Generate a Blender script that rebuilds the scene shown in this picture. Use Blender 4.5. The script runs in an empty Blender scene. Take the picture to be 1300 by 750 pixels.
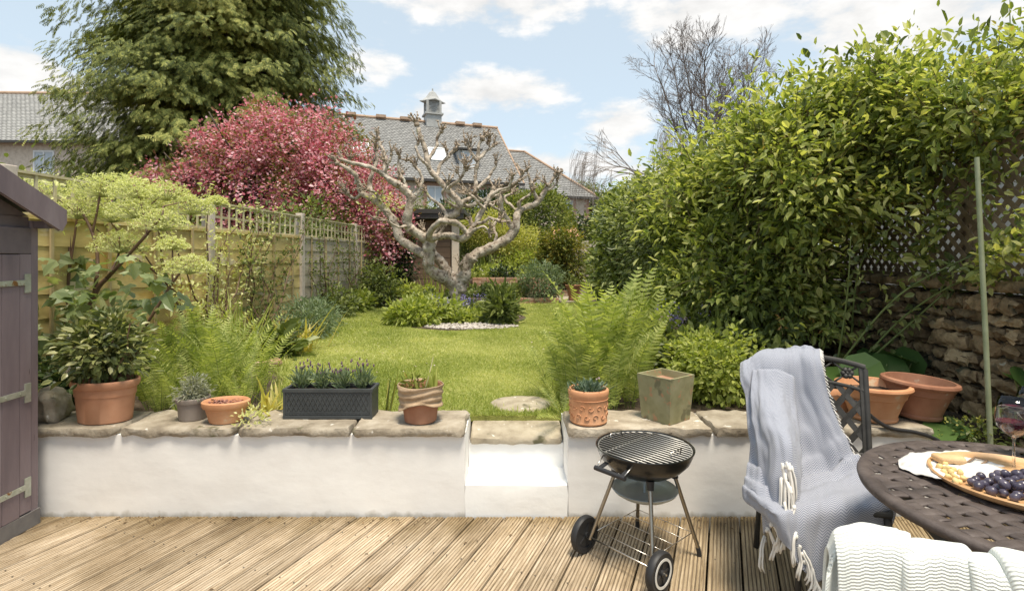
import bpy, math, random
import numpy as np
from mathutils import Vector, Matrix, noise as mnoise
R = math.radians
rng = np.random.default_rng(7)
random.seed(7)
scene = bpy.context.scene

# ------------------------------------------------------------------ camera
EYE = 1.45; F = 680.0
cam_data = bpy.data.cameras.new('camera')
cam_data.sensor_width = 36.0; cam_data.sensor_fit = 'HORIZONTAL'
cam_data.lens = 36.0 * F / 1300.0
cam_data.shift_y = -50.0 / 1300.0
cam_data.clip_start = 0.05; cam_data.clip_end = 3000
cam = bpy.data.objects.new('camera', cam_data)
scene.collection.objects.link(cam)
cam.location = (0, 0, EYE); cam.rotation_euler = (R(90), 0, 0)
scene.camera = cam

# ------------------------------------------------------------------ exposure, world, sun
scene.view_settings.view_transform = 'Standard'
scene.view_settings.look = 'None'
scene.view_settings.exposure = 1.42
scene.view_settings.gamma = 1
scene.view_settings.use_curve_mapping = False
scene.cycles.use_denoising = True
scene.cycles.max_bounces = 8
scene.cycles.transparent_max_bounces = 8
SUN = Vector((0.12, -0.27, 0.94)).normalized()
sun_data = bpy.data.lights.new('sun', 'SUN')
sun_data.energy = 2.0; sun_data.angle = R(15); sun_data.color = (1.0, 0.90, 0.74)
sun = bpy.data.objects.new('sun', sun_data); scene.collection.objects.link(sun)
sun.rotation_euler = SUN.to_track_quat('Z', 'Y').to_euler()

world = bpy.data.worlds.new('World'); scene.world = world; world.use_nodes = True
wt = world.node_tree; wt.nodes.clear()
def wn(t, **k):
    n = wt.nodes.new(t)
    for a, b in k.items(): setattr(n, a, b)
    return n
def wl(a, b): wt.links.new(a, b)
def wmath(op, a, b=None, c=None, clamp=False):
    n = wn('ShaderNodeMath', operation=op); n.use_clamp = clamp
    for i, v in enumerate((a, b, c)):
        if v is None: continue
        if isinstance(v, (int, float)): n.inputs[i].default_value = v
        else: wl(v, n.inputs[i])
    return n.outputs[0]
sky = wn('ShaderNodeTexSky'); sky.sky_type = 'NISHITA'; sky.sun_disc = False
sky.sun_elevation = math.asin(SUN.z); sky.sun_rotation = math.atan2(SUN.x, SUN.y)
sky.air_density = 1.0; sky.dust_density = 1.2; sky.ozone_density = 1.0
tc = wn('ShaderNodeTexCoord'); sep = wn('ShaderNodeSeparateXYZ'); wl(tc.outputs['Generated'], sep.inputs[0])
az = wmath('ARCTAN2', sep.outputs[0], sep.outputs[1]); el = wmath('ARCSINE', sep.outputs[2])
comb = wn('ShaderNodeCombineXYZ'); wl(az, comb.inputs[0]); wl(el, comb.inputs[1])
def cloud_noise(scale, detail, sy=2.2):
    mp = wn('ShaderNodeMapping'); mp.inputs['Scale'].default_value = (scale, scale * sy, 1)
    wl(comb.outputs[0], mp.inputs['Vector'])
    nz = wn('ShaderNodeTexNoise'); nz.inputs['Scale'].default_value = 1; nz.inputs['Detail'].default_value = detail
    nz.inputs['Roughness'].default_value = 0.58
    wl(mp.outputs[0], nz.inputs['Vector']); return nz.outputs['Fac']
n1 = cloud_noise(9, 9); n2 = cloud_noise(2.6, 5)
dens = None
# cloud banks: azimuth, elevation (degrees), half sizes
BANKS = [(-3, 25.8, 17, 3.6, 1.0), (20, 23.5, 13, 4.2, 1.0), (36, 20, 14, 5.0, 1.0), (-43, 13.5, 8.5, 3.8, 1.0),
         (-1.5, 17.0, 8.5, 2.4, 1.0), (-9, 14.8, 5, 2.2, .8), (11.3, 13.7, 4.6, 2.6, 1.0), (3, 9.5, 12, 2.4, .8), (-14, 19, 4, 3, .55),
         (-36, 25, 9, 2.5, .7), (14, 9, 6, 3, .7), (60, 30, 22, 8, 1), (-75, 35, 22, 8, 1), (0, 50, 60, 8, .6)]
for a, e, sa, se, w in BANKS:
    dx = wmath('DIVIDE', wmath('SUBTRACT', az, R(a)), R(sa)); dy = wmath('DIVIDE', wmath('SUBTRACT', el, R(e)), R(se))
    d = wmath('SQRT', wmath('ADD', wmath('MULTIPLY', dx, dx), wmath('MULTIPLY', dy, dy)))
    v = wmath('MULTIPLY', wmath('SUBTRACT', 1.0, d), w)
    dens = v if dens is None else wmath('MAXIMUM', dens, v)
dens = wmath('MAXIMUM', dens, -0.9)
dens = wmath('ADD', dens, wmath('MULTIPLY', wmath('SUBTRACT', n1, 0.5), 2.6))
dens = wmath('ADD', dens, wmath('MULTIPLY', wmath('SUBTRACT', n2, 0.5), 1.0))
rmp = wn('ShaderNodeMapRange', interpolation_type='SMOOTHSTEP'); wl(dens, rmp.inputs[0])
rmp.inputs[1].default_value = 0.0; rmp.inputs[2].default_value = 0.62
veil = wmath('MULTIPLY', rmp.outputs[0], 0.93)
# cloud body: brighter cumulus, slightly grey bases by second noise
crmp = wn('ShaderNodeMapRange'); wl(n1, crmp.inputs[0]); crmp.inputs[1].default_value = .35; crmp.inputs[2].default_value = .62
crmp.inputs[3].default_value = 0.84; crmp.inputs[4].default_value = 1.06
ccol = wn('ShaderNodeMixRGB', blend_type='MULTIPLY'); ccol.inputs[0].default_value = 1.0
ccol.inputs[1].default_value = (2.55, 2.50, 2.43, 1)
CLOUDCOL = ccol
wl(crmp.outputs[0], ccol.inputs[2])
mix = wn('ShaderNodeMixRGB'); wl(veil, mix.inputs[0]); hz = wn('ShaderNodeMixRGB'); hz.inputs[0].default_value = .80; wl(sky.outputs[0], hz.inputs[1]); hz.inputs[2].default_value = (1.62, 1.82, 1.84, 1); wl(hz.outputs[0], mix.inputs[1]); wl(ccol.outputs[0], mix.inputs[2])
bg = wn('ShaderNodeBackground'); bg.inputs['Strength'].default_value = 0.15; wl(mix.outputs[0], bg.inputs['Color'])
wo = wn('ShaderNodeOutputWorld'); wl(bg.outputs[0], wo.inputs['Surface'])

# ------------------------------------------------------------------ helpers
def at(px, py, Y): return Vector(((px - 650.0) / F * Y, Y, EYE - (py - 325.0) / F * Y))
def ax(px, Y): return (px - 650.0) / F * Y
def az_(py, Y): return EYE - (py - 325.0) / F * Y

class MB:
    def __init__(s): s.V = []; s.F = []; s.n = 0; s.mats = []
    def add(s, V, Fs, mi=0):
        V = np.asarray(V, dtype=np.float64).reshape(-1, 3)
        groups = {}
        if isinstance(Fs, np.ndarray): groups[Fs.shape[1]] = Fs
        else:
            for f in Fs: groups.setdefault(len(f), []).append(f)
        for k, f in groups.items():
            s.F.append((np.asarray(f, dtype=np.int64) + s.n, mi))
        s.V.append(V); s.n += len(V); return s
    def box(s, x0, x1, y0, y1, z0, z1, mi=0, rot=0, c=None):
        V = np.array([(x, y, z) for z in (z0, z1) for y in (y0, y1) for x in (x0, x1)], float)
        if rot:
            if c is None: c = ((x0 + x1) / 2, (y0 + y1) / 2)
            dx, dy = V[:, 0] - c[0], V[:, 1] - c[1]; co, si = math.cos(rot), math.sin(rot)
            V[:, 0] = c[0] + dx * co - dy * si; V[:, 1] = c[1] + dx * si + dy * co
        return s.add(V, [(0, 2, 3, 1), (4, 5, 7, 6), (0, 1, 5, 4), (2, 6, 7, 3), (0, 4, 6, 2), (1, 3, 7, 5)], mi)
    def bar(s, a, b, w, h, up=(0, 0, 1), mi=0):
        a = Vector(a); b = Vector(b); d = (b - a).normalized(); u = Vector(up)
        if abs(d.dot(u)) > .98: u = Vector((1, 0, 0))
        x = d.cross(u).normalized(); u = x.cross(d).normalized()
        V = []
        for p in (a, b):
            for i, j in ((-1, -1), (1, -1), (1, 1), (-1, 1)): V.append(p + x * (i * w / 2) + u * (j * h / 2))
        return s.add([tuple(v) for v in V], [(3, 2, 1, 0), (4, 5, 6, 7), (0, 1, 5, 4), (1, 2, 6, 5), (2, 3, 7, 6), (3, 0, 4, 7)], mi)
    def tube(s, pts, rad, n=8, cap=True, mi=0, closed=False):
        P = [Vector(p) for p in pts]; m = len(P)
        if isinstance(rad, (int, float)): rad = [rad] * m
        V = []; u = None
        for i in range(m):
            if closed: d = P[(i + 1) % m] - P[i - 1]
            else: d = P[min(i + 1, m - 1)] - P[max(i - 1, 0)]
            if d.length < 1e-9: d = Vector((0, 0, 1))
            d.normalize()
            if u is None:
                u = d.orthogonal().normalized()
            u = (u - d * u.dot(d))
            if u.length < 1e-6: u = d.orthogonal()
            u.normalize(); w = d.cross(u)
            for k in range(n):
                a = 2 * math.pi * k / n
                V.append(tuple(P[i] + (u * math.cos(a) + w * math.sin(a)) * rad[i]))
        Fs = []
        for i in range(m if closed else m - 1):
            j = (i + 1) % m
            for k in range(n):
                Fs.append((i * n + k, i * n + (k + 1) % n, j * n + (k + 1) % n, j * n + k))
        if cap and not closed:
            Fs.append(tuple(range(n))[::-1]); Fs.append(tuple((m - 1) * n + k for k in range(n)))
        return s.add(V, Fs, mi)
    def lathe(s, prof, n=40, c=(0, 0, 0), ex=1.0, ey=1.0, mi=0, close=True):
        V = []; m = len(prof)
        for r, z in prof:
            for k in range(n):
                a = 2 * math.pi * k / n
                V.append((c[0] + r * ex * math.cos(a), c[1] + r * ey * math.sin(a), c[2] + z))
        Fs = [(i * n + k, i * n + (k + 1) % n, (i + 1) * n + (k + 1) % n, (i + 1) * n + k) for i in range(m - 1) for k in range(n)]
        if close:
            Fs.append(tuple(range(n))[::-1]); Fs.append(tuple((m - 1) * n + k for k in range(n)))
        return s.add(V, Fs, mi)
    def grid(s, P, mi=0):
        P = np.asarray(P); a, b = P.shape[:2]
        idx = np.arange(a * b).reshape(a, b)
        Fq = np.stack([idx[:-1, :-1], idx[:-1, 1:], idx[1:, 1:], idx[1:, :-1]], -1).reshape(-1, 4)
        return s.add(P.reshape(-1, 3), Fq, mi)
    def build(s, name, mats, parent=None, smooth=False, sharp=None, bevel=0, loc=None, rot=None, weld=False):
        me = bpy.data.meshes.new(name)
        V = np.concatenate(s.V); me.vertices.add(len(V)); me.vertices.foreach_set('co', V.astype(np.float32).ravel())
        li = np.concatenate([f.ravel() for f, _ in s.F]); tot = np.concatenate([np.full(len(f), f.shape[1]) for f, _ in s.F])
        mi = np.concatenate([np.full(len(f), m) for f, m in s.F])
        me.loops.add(len(li)); me.loops.foreach_set('vertex_index', li.astype(np.int32))
        st = np.concatenate([[0], np.cumsum(tot)[:-1]])
        me.polygons.add(len(tot)); me.polygons.foreach_set('loop_start', st.astype(np.int32))
        me.polygons.foreach_set('material_index', mi.astype(np.int32))
        me.update(calc_edges=True)
        if smooth: me.shade_smooth()
        else: me.shade_flat()
        if smooth and sharp: me.set_sharp_from_angle(angle=R(sharp))
        for m in (mats if isinstance(mats, (list, tuple)) else [mats]): me.materials.append(m)
        o = bpy.data.objects.new(name, me); scene.collection.objects.link(o)
        if parent is not None: o.parent = parent
        if loc is not None: o.location = loc
        if rot is not None: o.rotation_euler = rot if isinstance(rot, tuple) else (0, 0, rot)
        if bevel:
            b = o.modifiers.new('bevel', 'BEVEL'); b.width = bevel; b.segments = 2; b.limit_method = 'ANGLE'
        return o

def tag(o, label=None, cat=None, group=None, kind=None):
    if label: o['label'] = label
    if cat: o['category'] = cat
    if group: o['group'] = group
    if kind: o['kind'] = kind
    return o
def thing(name, label, cat, loc=(0, 0, 0), rz=0, group=None):
    o = bpy.data.objects.new(name, None); o.empty_display_size = .1
    scene.collection.objects.link(o); o.location = loc; o.rotation_euler = (0, 0, rz)
    return tag(o, label, cat, group)
def struct(o): o['kind'] = 'structure'; return o
def stuff(o, label, cat): o['kind'] = 'stuff'; o['label'] = label; o['category'] = cat; return o
def copy_tree(o, parent=None):
    c = o.copy(); scene.collection.objects.link(c); c.parent = parent
    for ch in list(o.children): copy_tree(ch, c)
    return c

# ------------------------------------------------------------------ materials
def srgb(r, g, b):
    f = lambda c: (c / 255.0 / 12.92) if c / 255.0 <= .04045 else ((c / 255.0 + .055) / 1.055) ** 2.4
    return (f(r), f(g), f(b), 1)
def newmat(name):
    m = bpy.data.materials.new(name); m.use_nodes = True; t = m.node_tree
    b = t.nodes['Principled BSDF']; return m, t, b
def lin(c): return (c[0], c[1], c[2], 1)
def texmat(name, cols, scale=8, rough=.7, bump=.0, bscale=None, stretch=(1, 1, 1), metallic=0, island=0.0, detail=6, spots=None, bdist=.01, pos=(.3, .7), coord='Object', coat=0):
    """cols: list of colours blended by noise; island: strength of brightness change per loose piece; spots: (colour, scale, threshold)"""
    m, t, b = newmat(name); N = t.nodes; L = t.links
    tcn = N.new('ShaderNodeTexCoord'); mp = N.new('ShaderNodeMapping'); mp.inputs['Scale'].default_value = stretch
    L.new(tcn.outputs[coord], mp.inputs[0])
    nz = N.new('ShaderNodeTexNoise'); nz.inputs['Scale'].default_value = scale; nz.inputs['Detail'].default_value = detail; nz.inputs['Roughness'].default_value = .6
    src = mp.outputs[0]
    if island:
        g = N.new('ShaderNodeNewGeometry'); va = N.new('ShaderNodeVectorMath'); va.operation = 'MULTIPLY_ADD'
        L.new(g.outputs['Random Per Island'], va.inputs[0]); va.inputs[1].default_value = (37, 53, 19); L.new(mp.outputs[0], va.inputs[2]); src = va.outputs[0]
    L.new(src, nz.inputs['Vector'])
    cr = N.new('ShaderNodeValToRGB'); L.new(nz.outputs['Fac'], cr.inputs[0])
    n = len(cols); e = cr.color_ramp.elements
    while len(e) < n: e.new(.5)
    for i, c in enumerate(cols):
        e[i].position = pos[0] + (pos[1] - pos[0]) * i / max(1, n - 1); e[i].color = lin(c)
    out = cr.outputs[0]
    if spots:
        for (c, sc, th) in spots:
            n2 = N.new('ShaderNodeTexNoise'); n2.inputs['Scale'].default_value = sc; n2.inputs['Detail'].default_value = 4
            L.new(src, n2.inputs['Vector'])
            mr = N.new('ShaderNodeMapRange'); L.new(n2.outputs['Fac'], mr.inputs[0]); mr.inputs[1].default_value = th; mr.inputs[2].default_value = th + .05
            mx = N.new('ShaderNodeMixRGB'); L.new(mr.outputs[0], mx.inputs[0]); L.new(out, mx.inputs[1]); mx.inputs[2].default_value = lin(c); out = mx.outputs[0]
    if island:
        mr = N.new('ShaderNodeMapRange'); L.new(g.outputs['Random Per Island'], mr.inputs[0]); mr.inputs[3].default_value = 1 - island; mr.inputs[4].default_value = 1 + island
        mx = N.new('ShaderNodeMixRGB'); mx.blend_type = 'MULTIPLY'; mx.inputs[0].default_value = 1; L.new(out, mx.inputs[1]); L.new(mr.outputs[0], mx.inputs[2]); out = mx.outputs[0]
    L.new(out, b.inputs['Base Color']); b.inputs['Roughness'].default_value = rough; b.inputs['Metallic'].default_value = metallic
    if coat: b.inputs['Coat Weight'].default_value = coat
    if bump:
        nb = N.new('ShaderNodeTexNoise'); nb.inputs['Scale'].default_value = bscale or scale * 3; nb.inputs['Detail'].default_value = 8; L.new(src, nb.inputs['Vector'])
        bp = N.new('ShaderNodeBump'); bp.inputs['Strength'].default_value = bump; bp.inputs['Distance'].default_value = bdist
        L.new(nb.outputs['Fac'], bp.inputs['Height']); L.new(bp.outputs[0], b.inputs['Normal'])
    return m
def leafmat(name, cols, trans=.35, rough=.45, tint=(1.1, 1.15, .5), spec=.4, big=None):
    """leaf colours picked per loose leaf, with light passing through; big adds a slow change over the plant (new growth)"""
    m, t, b = newmat(name); N = t.nodes; L = t.links
    g = N.new('ShaderNodeNewGeometry'); fac = g.outputs['Random Per Island']
    if big:
        tcn = N.new('ShaderNodeTexCoord'); nz = N.new('ShaderNodeTexNoise'); nz.inputs['Scale'].default_value = big; nz.inputs['Detail'].default_value = 2
        L.new(tcn.outputs['Object'], nz.inputs['Vector'])
        mr = N.new('ShaderNodeMapRange'); L.new(nz.outputs['Fac'], mr.inputs[0]); mr.inputs[1].default_value = .3; mr.inputs[2].default_value = .7; mr.inputs[3].default_value = -.3; mr.inputs[4].default_value = .3
        ad = N.new('ShaderNodeMath'); ad.operation = 'ADD'; ad.use_clamp = True; L.new(fac, ad.inputs[0]); L.new(mr.outputs[0], ad.inputs[1]); fac = ad.outputs[0]
    cr = N.new('ShaderNodeValToRGB'); L.new(fac, cr.inputs[0]); e = cr.color_ramp.elements
    while len(e) < len(cols): e.new(.5)
    for i, c in enumerate(cols):
        e[i].position = i / max(1, len(cols) - 1); e[i].color = lin(c)
    L.new(cr.outputs[0], b.inputs['Base Color']); b.inputs['Roughness'].default_value = rough; b.inputs['Specular IOR Level'].default_value = spec
    if trans:
        tr = N.new('ShaderNodeBsdfTranslucent'); mx = N.new('ShaderNodeMixRGB'); mx.blend_type = 'MULTIPLY'; mx.inputs[0].default_value = 1
        L.new(cr.outputs[0], mx.inputs[1]); mx.inputs[2].default_value = (tint[0] * 1.5, tint[1] * 1.5, tint[2] * 1.5, 1); L.new(mx.outputs[0], tr.inputs[0])
        ms = N.new('ShaderNodeMixShader'); ms.inputs[0].default_value = trans
        L.new(b.outputs[0], ms.inputs[1]); L.new(tr.outputs[0], ms.inputs[2]); L.new(ms.outputs[0], t.nodes['Material Output'].inputs[0])
    return m
def plain(name, c, rough=.5, metallic=0, **k):
    return texmat(name, [tuple(x * .9 for x in c[:3]), tuple(x * 1.08 for x in c[:3])], scale=k.pop('scale', 12), rough=rough, metallic=metallic, **k)
# ------------------------------------------------------------------ colours / materials of the setting
M_soil = texmat('soil', [(.035, .024, .015), (.075, .052, .033), (.12, .09, .06)], scale=14, rough=.95, bump=.8, bscale=60, bdist=.02)
M_lawn = texmat('lawn', [(.21, .22, .045), (.29, .30, .07), (.36, .36, .10)], scale=2.2, rough=.9, bump=.6, bscale=150, bdist=.02)
M_white = texmat('white_render', [(.76, .74, .715), (.80, .785, .765), (.83, .82, .80)], scale=3.0, rough=.75, bump=.25, bscale=6, bdist=.012, stretch=(1, 1, 1.6), spots=[((.55, .50, .43), 30, .735)])
def foot_stain(m, z0, z1, col):
    """splash stains and algae with a ragged edge along the foot of the wall"""
    t = m.node_tree; N = t.nodes; L = t.links; b = N['Principled BSDF']; src = b.inputs['Base Color'].links[0].from_socket
    g = N.new('ShaderNodeNewGeometry'); sp = N.new('ShaderNodeSeparateXYZ'); L.new(g.outputs['Position'], sp.inputs[0])
    mp = N.new('ShaderNodeMapping'); mp.inputs['Scale'].default_value = (16, 16, 9); L.new(g.outputs['Position'], mp.inputs[0])
    nz = N.new('ShaderNodeTexNoise'); nz.inputs['Scale'].default_value = 1; nz.inputs['Detail'].default_value = 8; L.new(mp.outputs[0], nz.inputs['Vector'])
    a = N.new('ShaderNodeMapRange'); L.new(sp.outputs[2], a.inputs[0]); a.inputs[1].default_value = z0; a.inputs[2].default_value = z1; a.inputs[3].default_value = .42; a.inputs[4].default_value = -.15
    ad = N.new('ShaderNodeMath'); ad.operation = 'ADD'; L.new(a.outputs[0], ad.inputs[0]); L.new(nz.outputs['Fac'], ad.inputs[1])
    r = N.new('ShaderNodeMapRange'); L.new(ad.outputs[0], r.inputs[0]); r.inputs[1].default_value = .66; r.inputs[2].default_value = 1.0; r.inputs[4].default_value = .6
    mx = N.new('ShaderNodeMixRGB'); L.new(r.outputs[0], mx.inputs[0]); L.new(src, mx.inputs[1]); mx.inputs[2].default_value = lin(col); L.new(mx.outputs[0], b.inputs['Base Color'])
foot_stain(M_white, 0.0, .045, (.30, .26, .18))
M_step = texmat('white_step_sunlit', [(.82, .815, .80), (.87, .865, .85)], scale=4.0, rough=.7, bump=.3, bscale=9, bdist=.015)  # wall white made lighter, so sunlight on the step is in its colour
M_cap = texmat('buff_stone', [(.20, .165, .12), (.34, .29, .22), (.46, .41, .33)], scale=7, rough=.9, bump=.7, bscale=35, island=.14, bdist=.012, spots=[((.66, .63, .56), 16, .66), ((.14, .13, .07), 6, .63)])
M_slab = texmat('flagstone', [(.24, .20, .14), (.36, .31, .23), (.44, .39, .30)], scale=9, rough=.92, bump=.5, bscale=50, bdist=.01, spots=[((.68, .65, .58), 22, .68), ((.12, .11, .06), 5, .62)])
M_rubble = texmat('rubble_stone', [(.11, .075, .04), (.25, .175, .095), (.42, .32, .19)], scale=7, rough=.95, bump=1.0, bscale=26, island=.35, bdist=.03, spots=[((.05, .05, .03), 4, .60), ((.42, .37, .28), 13, .70)])
M_mortar = texmat('dark_mortar', [(.05, .04, .03), (.11, .09, .06)], scale=18, rough=1, bump=.8, bscale=40, bdist=.02)
M_fence = texmat('weathered_fence_board', [(.34, .25, .09), (.56, .44, .18), (.70, .56, .25)], scale=2.3, rough=.85, bump=.35, bscale=50, stretch=(.35, 1, 3.2), island=.10, bdist=.006, spots=[((.50, .34, .10), 1.1, .60), ((.62, .53, .36), 1.6, .62)])
M_fence_old = texmat('silvered_fence_board', [(.30, .25, .19), (.44, .39, .31), (.52, .46, .37)], scale=2.6, rough=.9, bump=.35, bscale=50, stretch=(.35, 1, 3.2), island=.15, bdist=.006)
M_trellis = texmat('trellis_batten', [(.46, .40, .24), (.62, .55, .37)], scale=6, rough=.85, bump=.3, island=.12)
M_post = texmat('pale_post', [(.46, .39, .33), (.66, .57, .50)], scale=5, rough=.85, bump=.4, stretch=(3, 3, .5), bscale=20)
M_batten = texmat('thin_batten', [(.34, .26, .13), (.50, .40, .22)], scale=6, rough=.85, island=.15)
M_purple = texmat('mauve_paint', [(.15, .115, .125), (.195, .15, .16), (.25, .20, .21)], scale=2.2, rough=.65, bump=.35, bscale=24, stretch=(3, 3, .5), bdist=.004, island=.05, spots=[((.08, .06, .06), 19, .74)])
M_purple_dark = texmat('mauve_paint_boards', [(.12, .095, .10), (.165, .13, .135)], scale=4, rough=.7, bump=.35, bscale=24, stretch=(.6, 3, 3), bdist=.004, island=.06)
M_galv = texmat('galvanised_hinge', [(.34, .36, .28), (.50, .51, .44)], scale=30, rough=.5, metallic=.5, spots=[((.24, .12, .04), 22, .60)])
M_felt = texmat('roof_felt', [(.06, .055, .05), (.11, .10, .09)], scale=40, rough=.95, bump=.5)
M_brown = texmat('brown_boards', [(.13, .085, .055), (.20, .135, .09)], scale=4, rough=.85, island=.14, stretch=(.5, 1, 3), bump=.2)
M_brick = texmat('garden_brick', [(.30, .15, .09), (.42, .24, .15), (.47, .36, .27)], scale=5, rough=.9, island=.25, bump=.4)
M_lattice = texmat('dark_lattice', [(.16, .115, .072), (.29, .215, .14)], scale=8, rough=.9, island=.15)
M_metal_pole = texmat('green_pole', [(.22, .25, .14), (.32, .35, .22)], scale=12, rough=.5)
# deck: grooved weathered boards
def deck_mat():
    m, t, b = newmat('weathered_deck'); N = t.nodes; L = t.links
    tcn = N.new('ShaderNodeTexCoord'); g = N.new('ShaderNodeNewGeometry')
    va = N.new('ShaderNodeVectorMath'); va.operation = 'MULTIPLY_ADD'; L.new(g.outputs['Random Per Island'], va.inputs[0]); va.inputs[1].default_value = (17, 31, 0); L.new(tcn.outputs['Object'], va.inputs[2])
    def nz(src, sc, st, d=6, r=.6):
        mp = N.new('ShaderNodeMapping'); mp.inputs['Scale'].default_value = st; L.new(src, mp.inputs[0])
        n = N.new('ShaderNodeTexNoise'); n.inputs['Scale'].default_value = sc; n.inputs['Detail'].default_value = d; n.inputs['Roughness'].default_value = r; L.new(mp.outputs[0], n.inputs[0]); return n.outputs['Fac']
    def ramp(f, cols, p0, p1):
        cr = N.new('ShaderNodeValToRGB'); L.new(f, cr.inputs[0]); e = cr.color_ramp.elements
        while len(e) < len(cols): e.new(.5)
        for i, c in enumerate(cols): e[i].position = p0 + (p1 - p0) * i / (len(cols) - 1); e[i].color = lin(c)
        return cr.outputs[0]
    grain = nz(va.outputs[0], 1, (75, 2.6, 10), 8, .7)
    fine = nz(va.outputs[0], 1, (260, 9, 40), 6, .7)
    blot = nz(tcn.outputs['Object'], 1.5, (1, .55, 1), 5)
    blot2 = nz(va.outputs[0], 5, (1, .35, 1), 6)
    c1 = ramp(grain, [(.15, .115, .078), (.32, .255, .18), (.45, .37, .28), (.55, .475, .385)], .28, .62)
    c2 = ramp(fine, [(.35, .27, .18), (1, 1, 1), (1.1, 1.06, 1.0)], .32, .62)
    mx = N.new('ShaderNodeMixRGB'); mx.blend_type = 'MULTIPLY'; mx.inputs[0].default_value = .8; L.new(c1, mx.inputs[1]); L.new(c2, mx.inputs[2])
    c3 = ramp(blot, [(.52, .46, .35), (.90, .87, .80), (1.1, 1.09, 1.06)], .30, .60)
    mx2 = N.new('ShaderNodeMixRGB'); mx2.blend_type = 'MULTIPLY'; mx2.inputs[0].default_value = 1; L.new(mx.outputs[0], mx2.inputs[1]); L.new(c3, mx2.inputs[2])
    c4 = ramp(blot2, [(.52, .42, .27), (1, .98, .93), (1.12, 1.1, 1.05)], .28, .58)
    mx3 = N.new('ShaderNodeMixRGB'); mx3.blend_type = 'MULTIPLY'; mx3.inputs[0].default_value = .75; L.new(mx2.outputs[0], mx3.inputs[1]); L.new(c4, mx3.inputs[2])
    # the damp green-brown strip of algae along the foot of the wall (world position)
    sepp = N.new('ShaderNodeSeparateXYZ'); L.new(g.outputs['Position'], sepp.inputs[0])
    al = N.new('ShaderNodeMapRange'); L.new(sepp.outputs[1], al.inputs[0]); al.inputs[1].default_value = 2.62; al.inputs[2].default_value = 3.02; al.inputs[3].default_value = -.12; al.inputs[4].default_value = .5
    edge = N.new('ShaderNodeMath'); edge.operation = 'ADD'; L.new(al.outputs[0], edge.inputs[0]); L.new(nz(tcn.outputs['Object'], 4, (1, 1, 1), 5), edge.inputs[1])
    er = N.new('ShaderNodeMapRange'); L.new(edge.outputs[0], er.inputs[0]); er.inputs[1].default_value = .55; er.inputs[2].default_value = .95; er.inputs[4].default_value = .75
    mx4 = N.new('ShaderNodeMixRGB'); mx4.blend_type = 'MULTIPLY'; L.new(er.outputs[0], mx4.inputs[0]); L.new(mx3.outputs[0], mx4.inputs[1]); mx4.inputs[2].default_value = (.42, .36, .2, 1)
    # boards darkened towards the stone wall, painting in the shade under the shrubs
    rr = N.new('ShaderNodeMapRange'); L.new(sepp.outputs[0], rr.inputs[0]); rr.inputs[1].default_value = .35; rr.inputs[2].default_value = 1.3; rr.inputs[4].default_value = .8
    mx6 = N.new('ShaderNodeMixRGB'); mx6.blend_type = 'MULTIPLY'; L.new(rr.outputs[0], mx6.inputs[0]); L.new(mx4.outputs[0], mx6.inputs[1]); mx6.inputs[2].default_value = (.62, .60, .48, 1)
    mr = N.new('ShaderNodeMapRange'); L.new(g.outputs['Random Per Island'], mr.inputs[0]); mr.inputs[3].default_value = .84; mr.inputs[4].default_value = 1.12
    mx5 = N.new('ShaderNodeMixRGB'); mx5.blend_type = 'MULTIPLY'; mx5.inputs[0].default_value = 1; L.new(mx6.outputs[0], mx5.inputs[1]); L.new(mr.outputs[0], mx5.inputs[2])
    L.new(mx5.outputs[0], b.inputs['Base Color']); b.inputs['Roughness'].default_value = .82
    bp = N.new('ShaderNodeBump'); bp.inputs['Strength'].default_value = .8; bp.inputs['Distance'].default_value = .006; L.new(grain, bp.inputs['Height']); L.new(bp.outputs[0], b.inputs['Normal'])
    return m
M_deck = deck_mat()

# ------------------------------------------------------------------ ground, lawn, deck
GZ = .415
g = MB()
S = 900.0
V = [(-S, -S, -.12), (S, -S, -.12), (S, 3.425, -.12), (-S, 3.425, -.12), (-S, 3.43, GZ), (S, 3.43, GZ), (S, S, GZ), (-S, S, GZ)]
g.add(V, [(0, 1, 2, 3), (3, 2, 5, 4), (4, 5, 6, 7)])
struct(g.build('ground', M_soil))
g = MB(); g.box(-4.2, -.268, 3.16, 3.44, -.1, GZ + .001); g.box(.318, 4.2, 3.16, 3.44, -.1, GZ + .001); struct(g.build('border_soil', M_soil))
# lawn with an uneven outline
lawn_poly = [(-1.42, 3.345), (-.27, 3.345), (-.265, 3.425), (.315, 3.425), (.33, 3.36), (.34, 4.6), (.75, 5.2), (1.15, 6), (1.25, 8), (1.35, 11.5), (.9, 11.35), (-.2, 11.3), (-2.2, 11.25), (-2.75, 10.6),
             (-2.95, 9.7), (-2.75, 8.4), (-2.5, 6.9), (-2.42, 5.9), (-2.25, 5.05), (-1.85, 4.3)]
LP = []
for i in range(len(lawn_poly)):
    a = Vector(lawn_poly[i]); b2 = Vector(lawn_poly[(i + 1) % len(lawn_poly)]); k = max(2, int((b2 - a).length / .15))
    for j in range(k):
        p = a.lerp(b2, j / k); 
        if p.y > 3.5: p = p + Vector((mnoise.noise(Vector((p.x * 3, p.y * 3, 0))) * .07, mnoise.noise(Vector((p.x * 3, p.y * 3, 9))) * .07))
        LP.append((p.x, p.y))
def inside(X, Y, poly):
    c = np.zeros(len(X), bool); n = len(poly)
    for i in range(n):
        x1, y1 = poly[i]; x2, y2 = poly[(i + 1) % n]
        t = ((y1 > Y) != (y2 > Y)) & (X < (x2 - x1) * (Y - y1) / ((y2 - y1) + 1e-12) + x1); c ^= t
    return c
LZ = .43
g = MB(); n = len(LP)
g.add([(x, y, LZ) for x, y in LP] + [(x, y, GZ - .02) for x, y in LP], [tuple(range(n))] + [(i, i + n, (i + 1) % n + n, (i + 1) % n) for i in range(n)])
struct(g.build('lawn', M_lawn))
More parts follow.
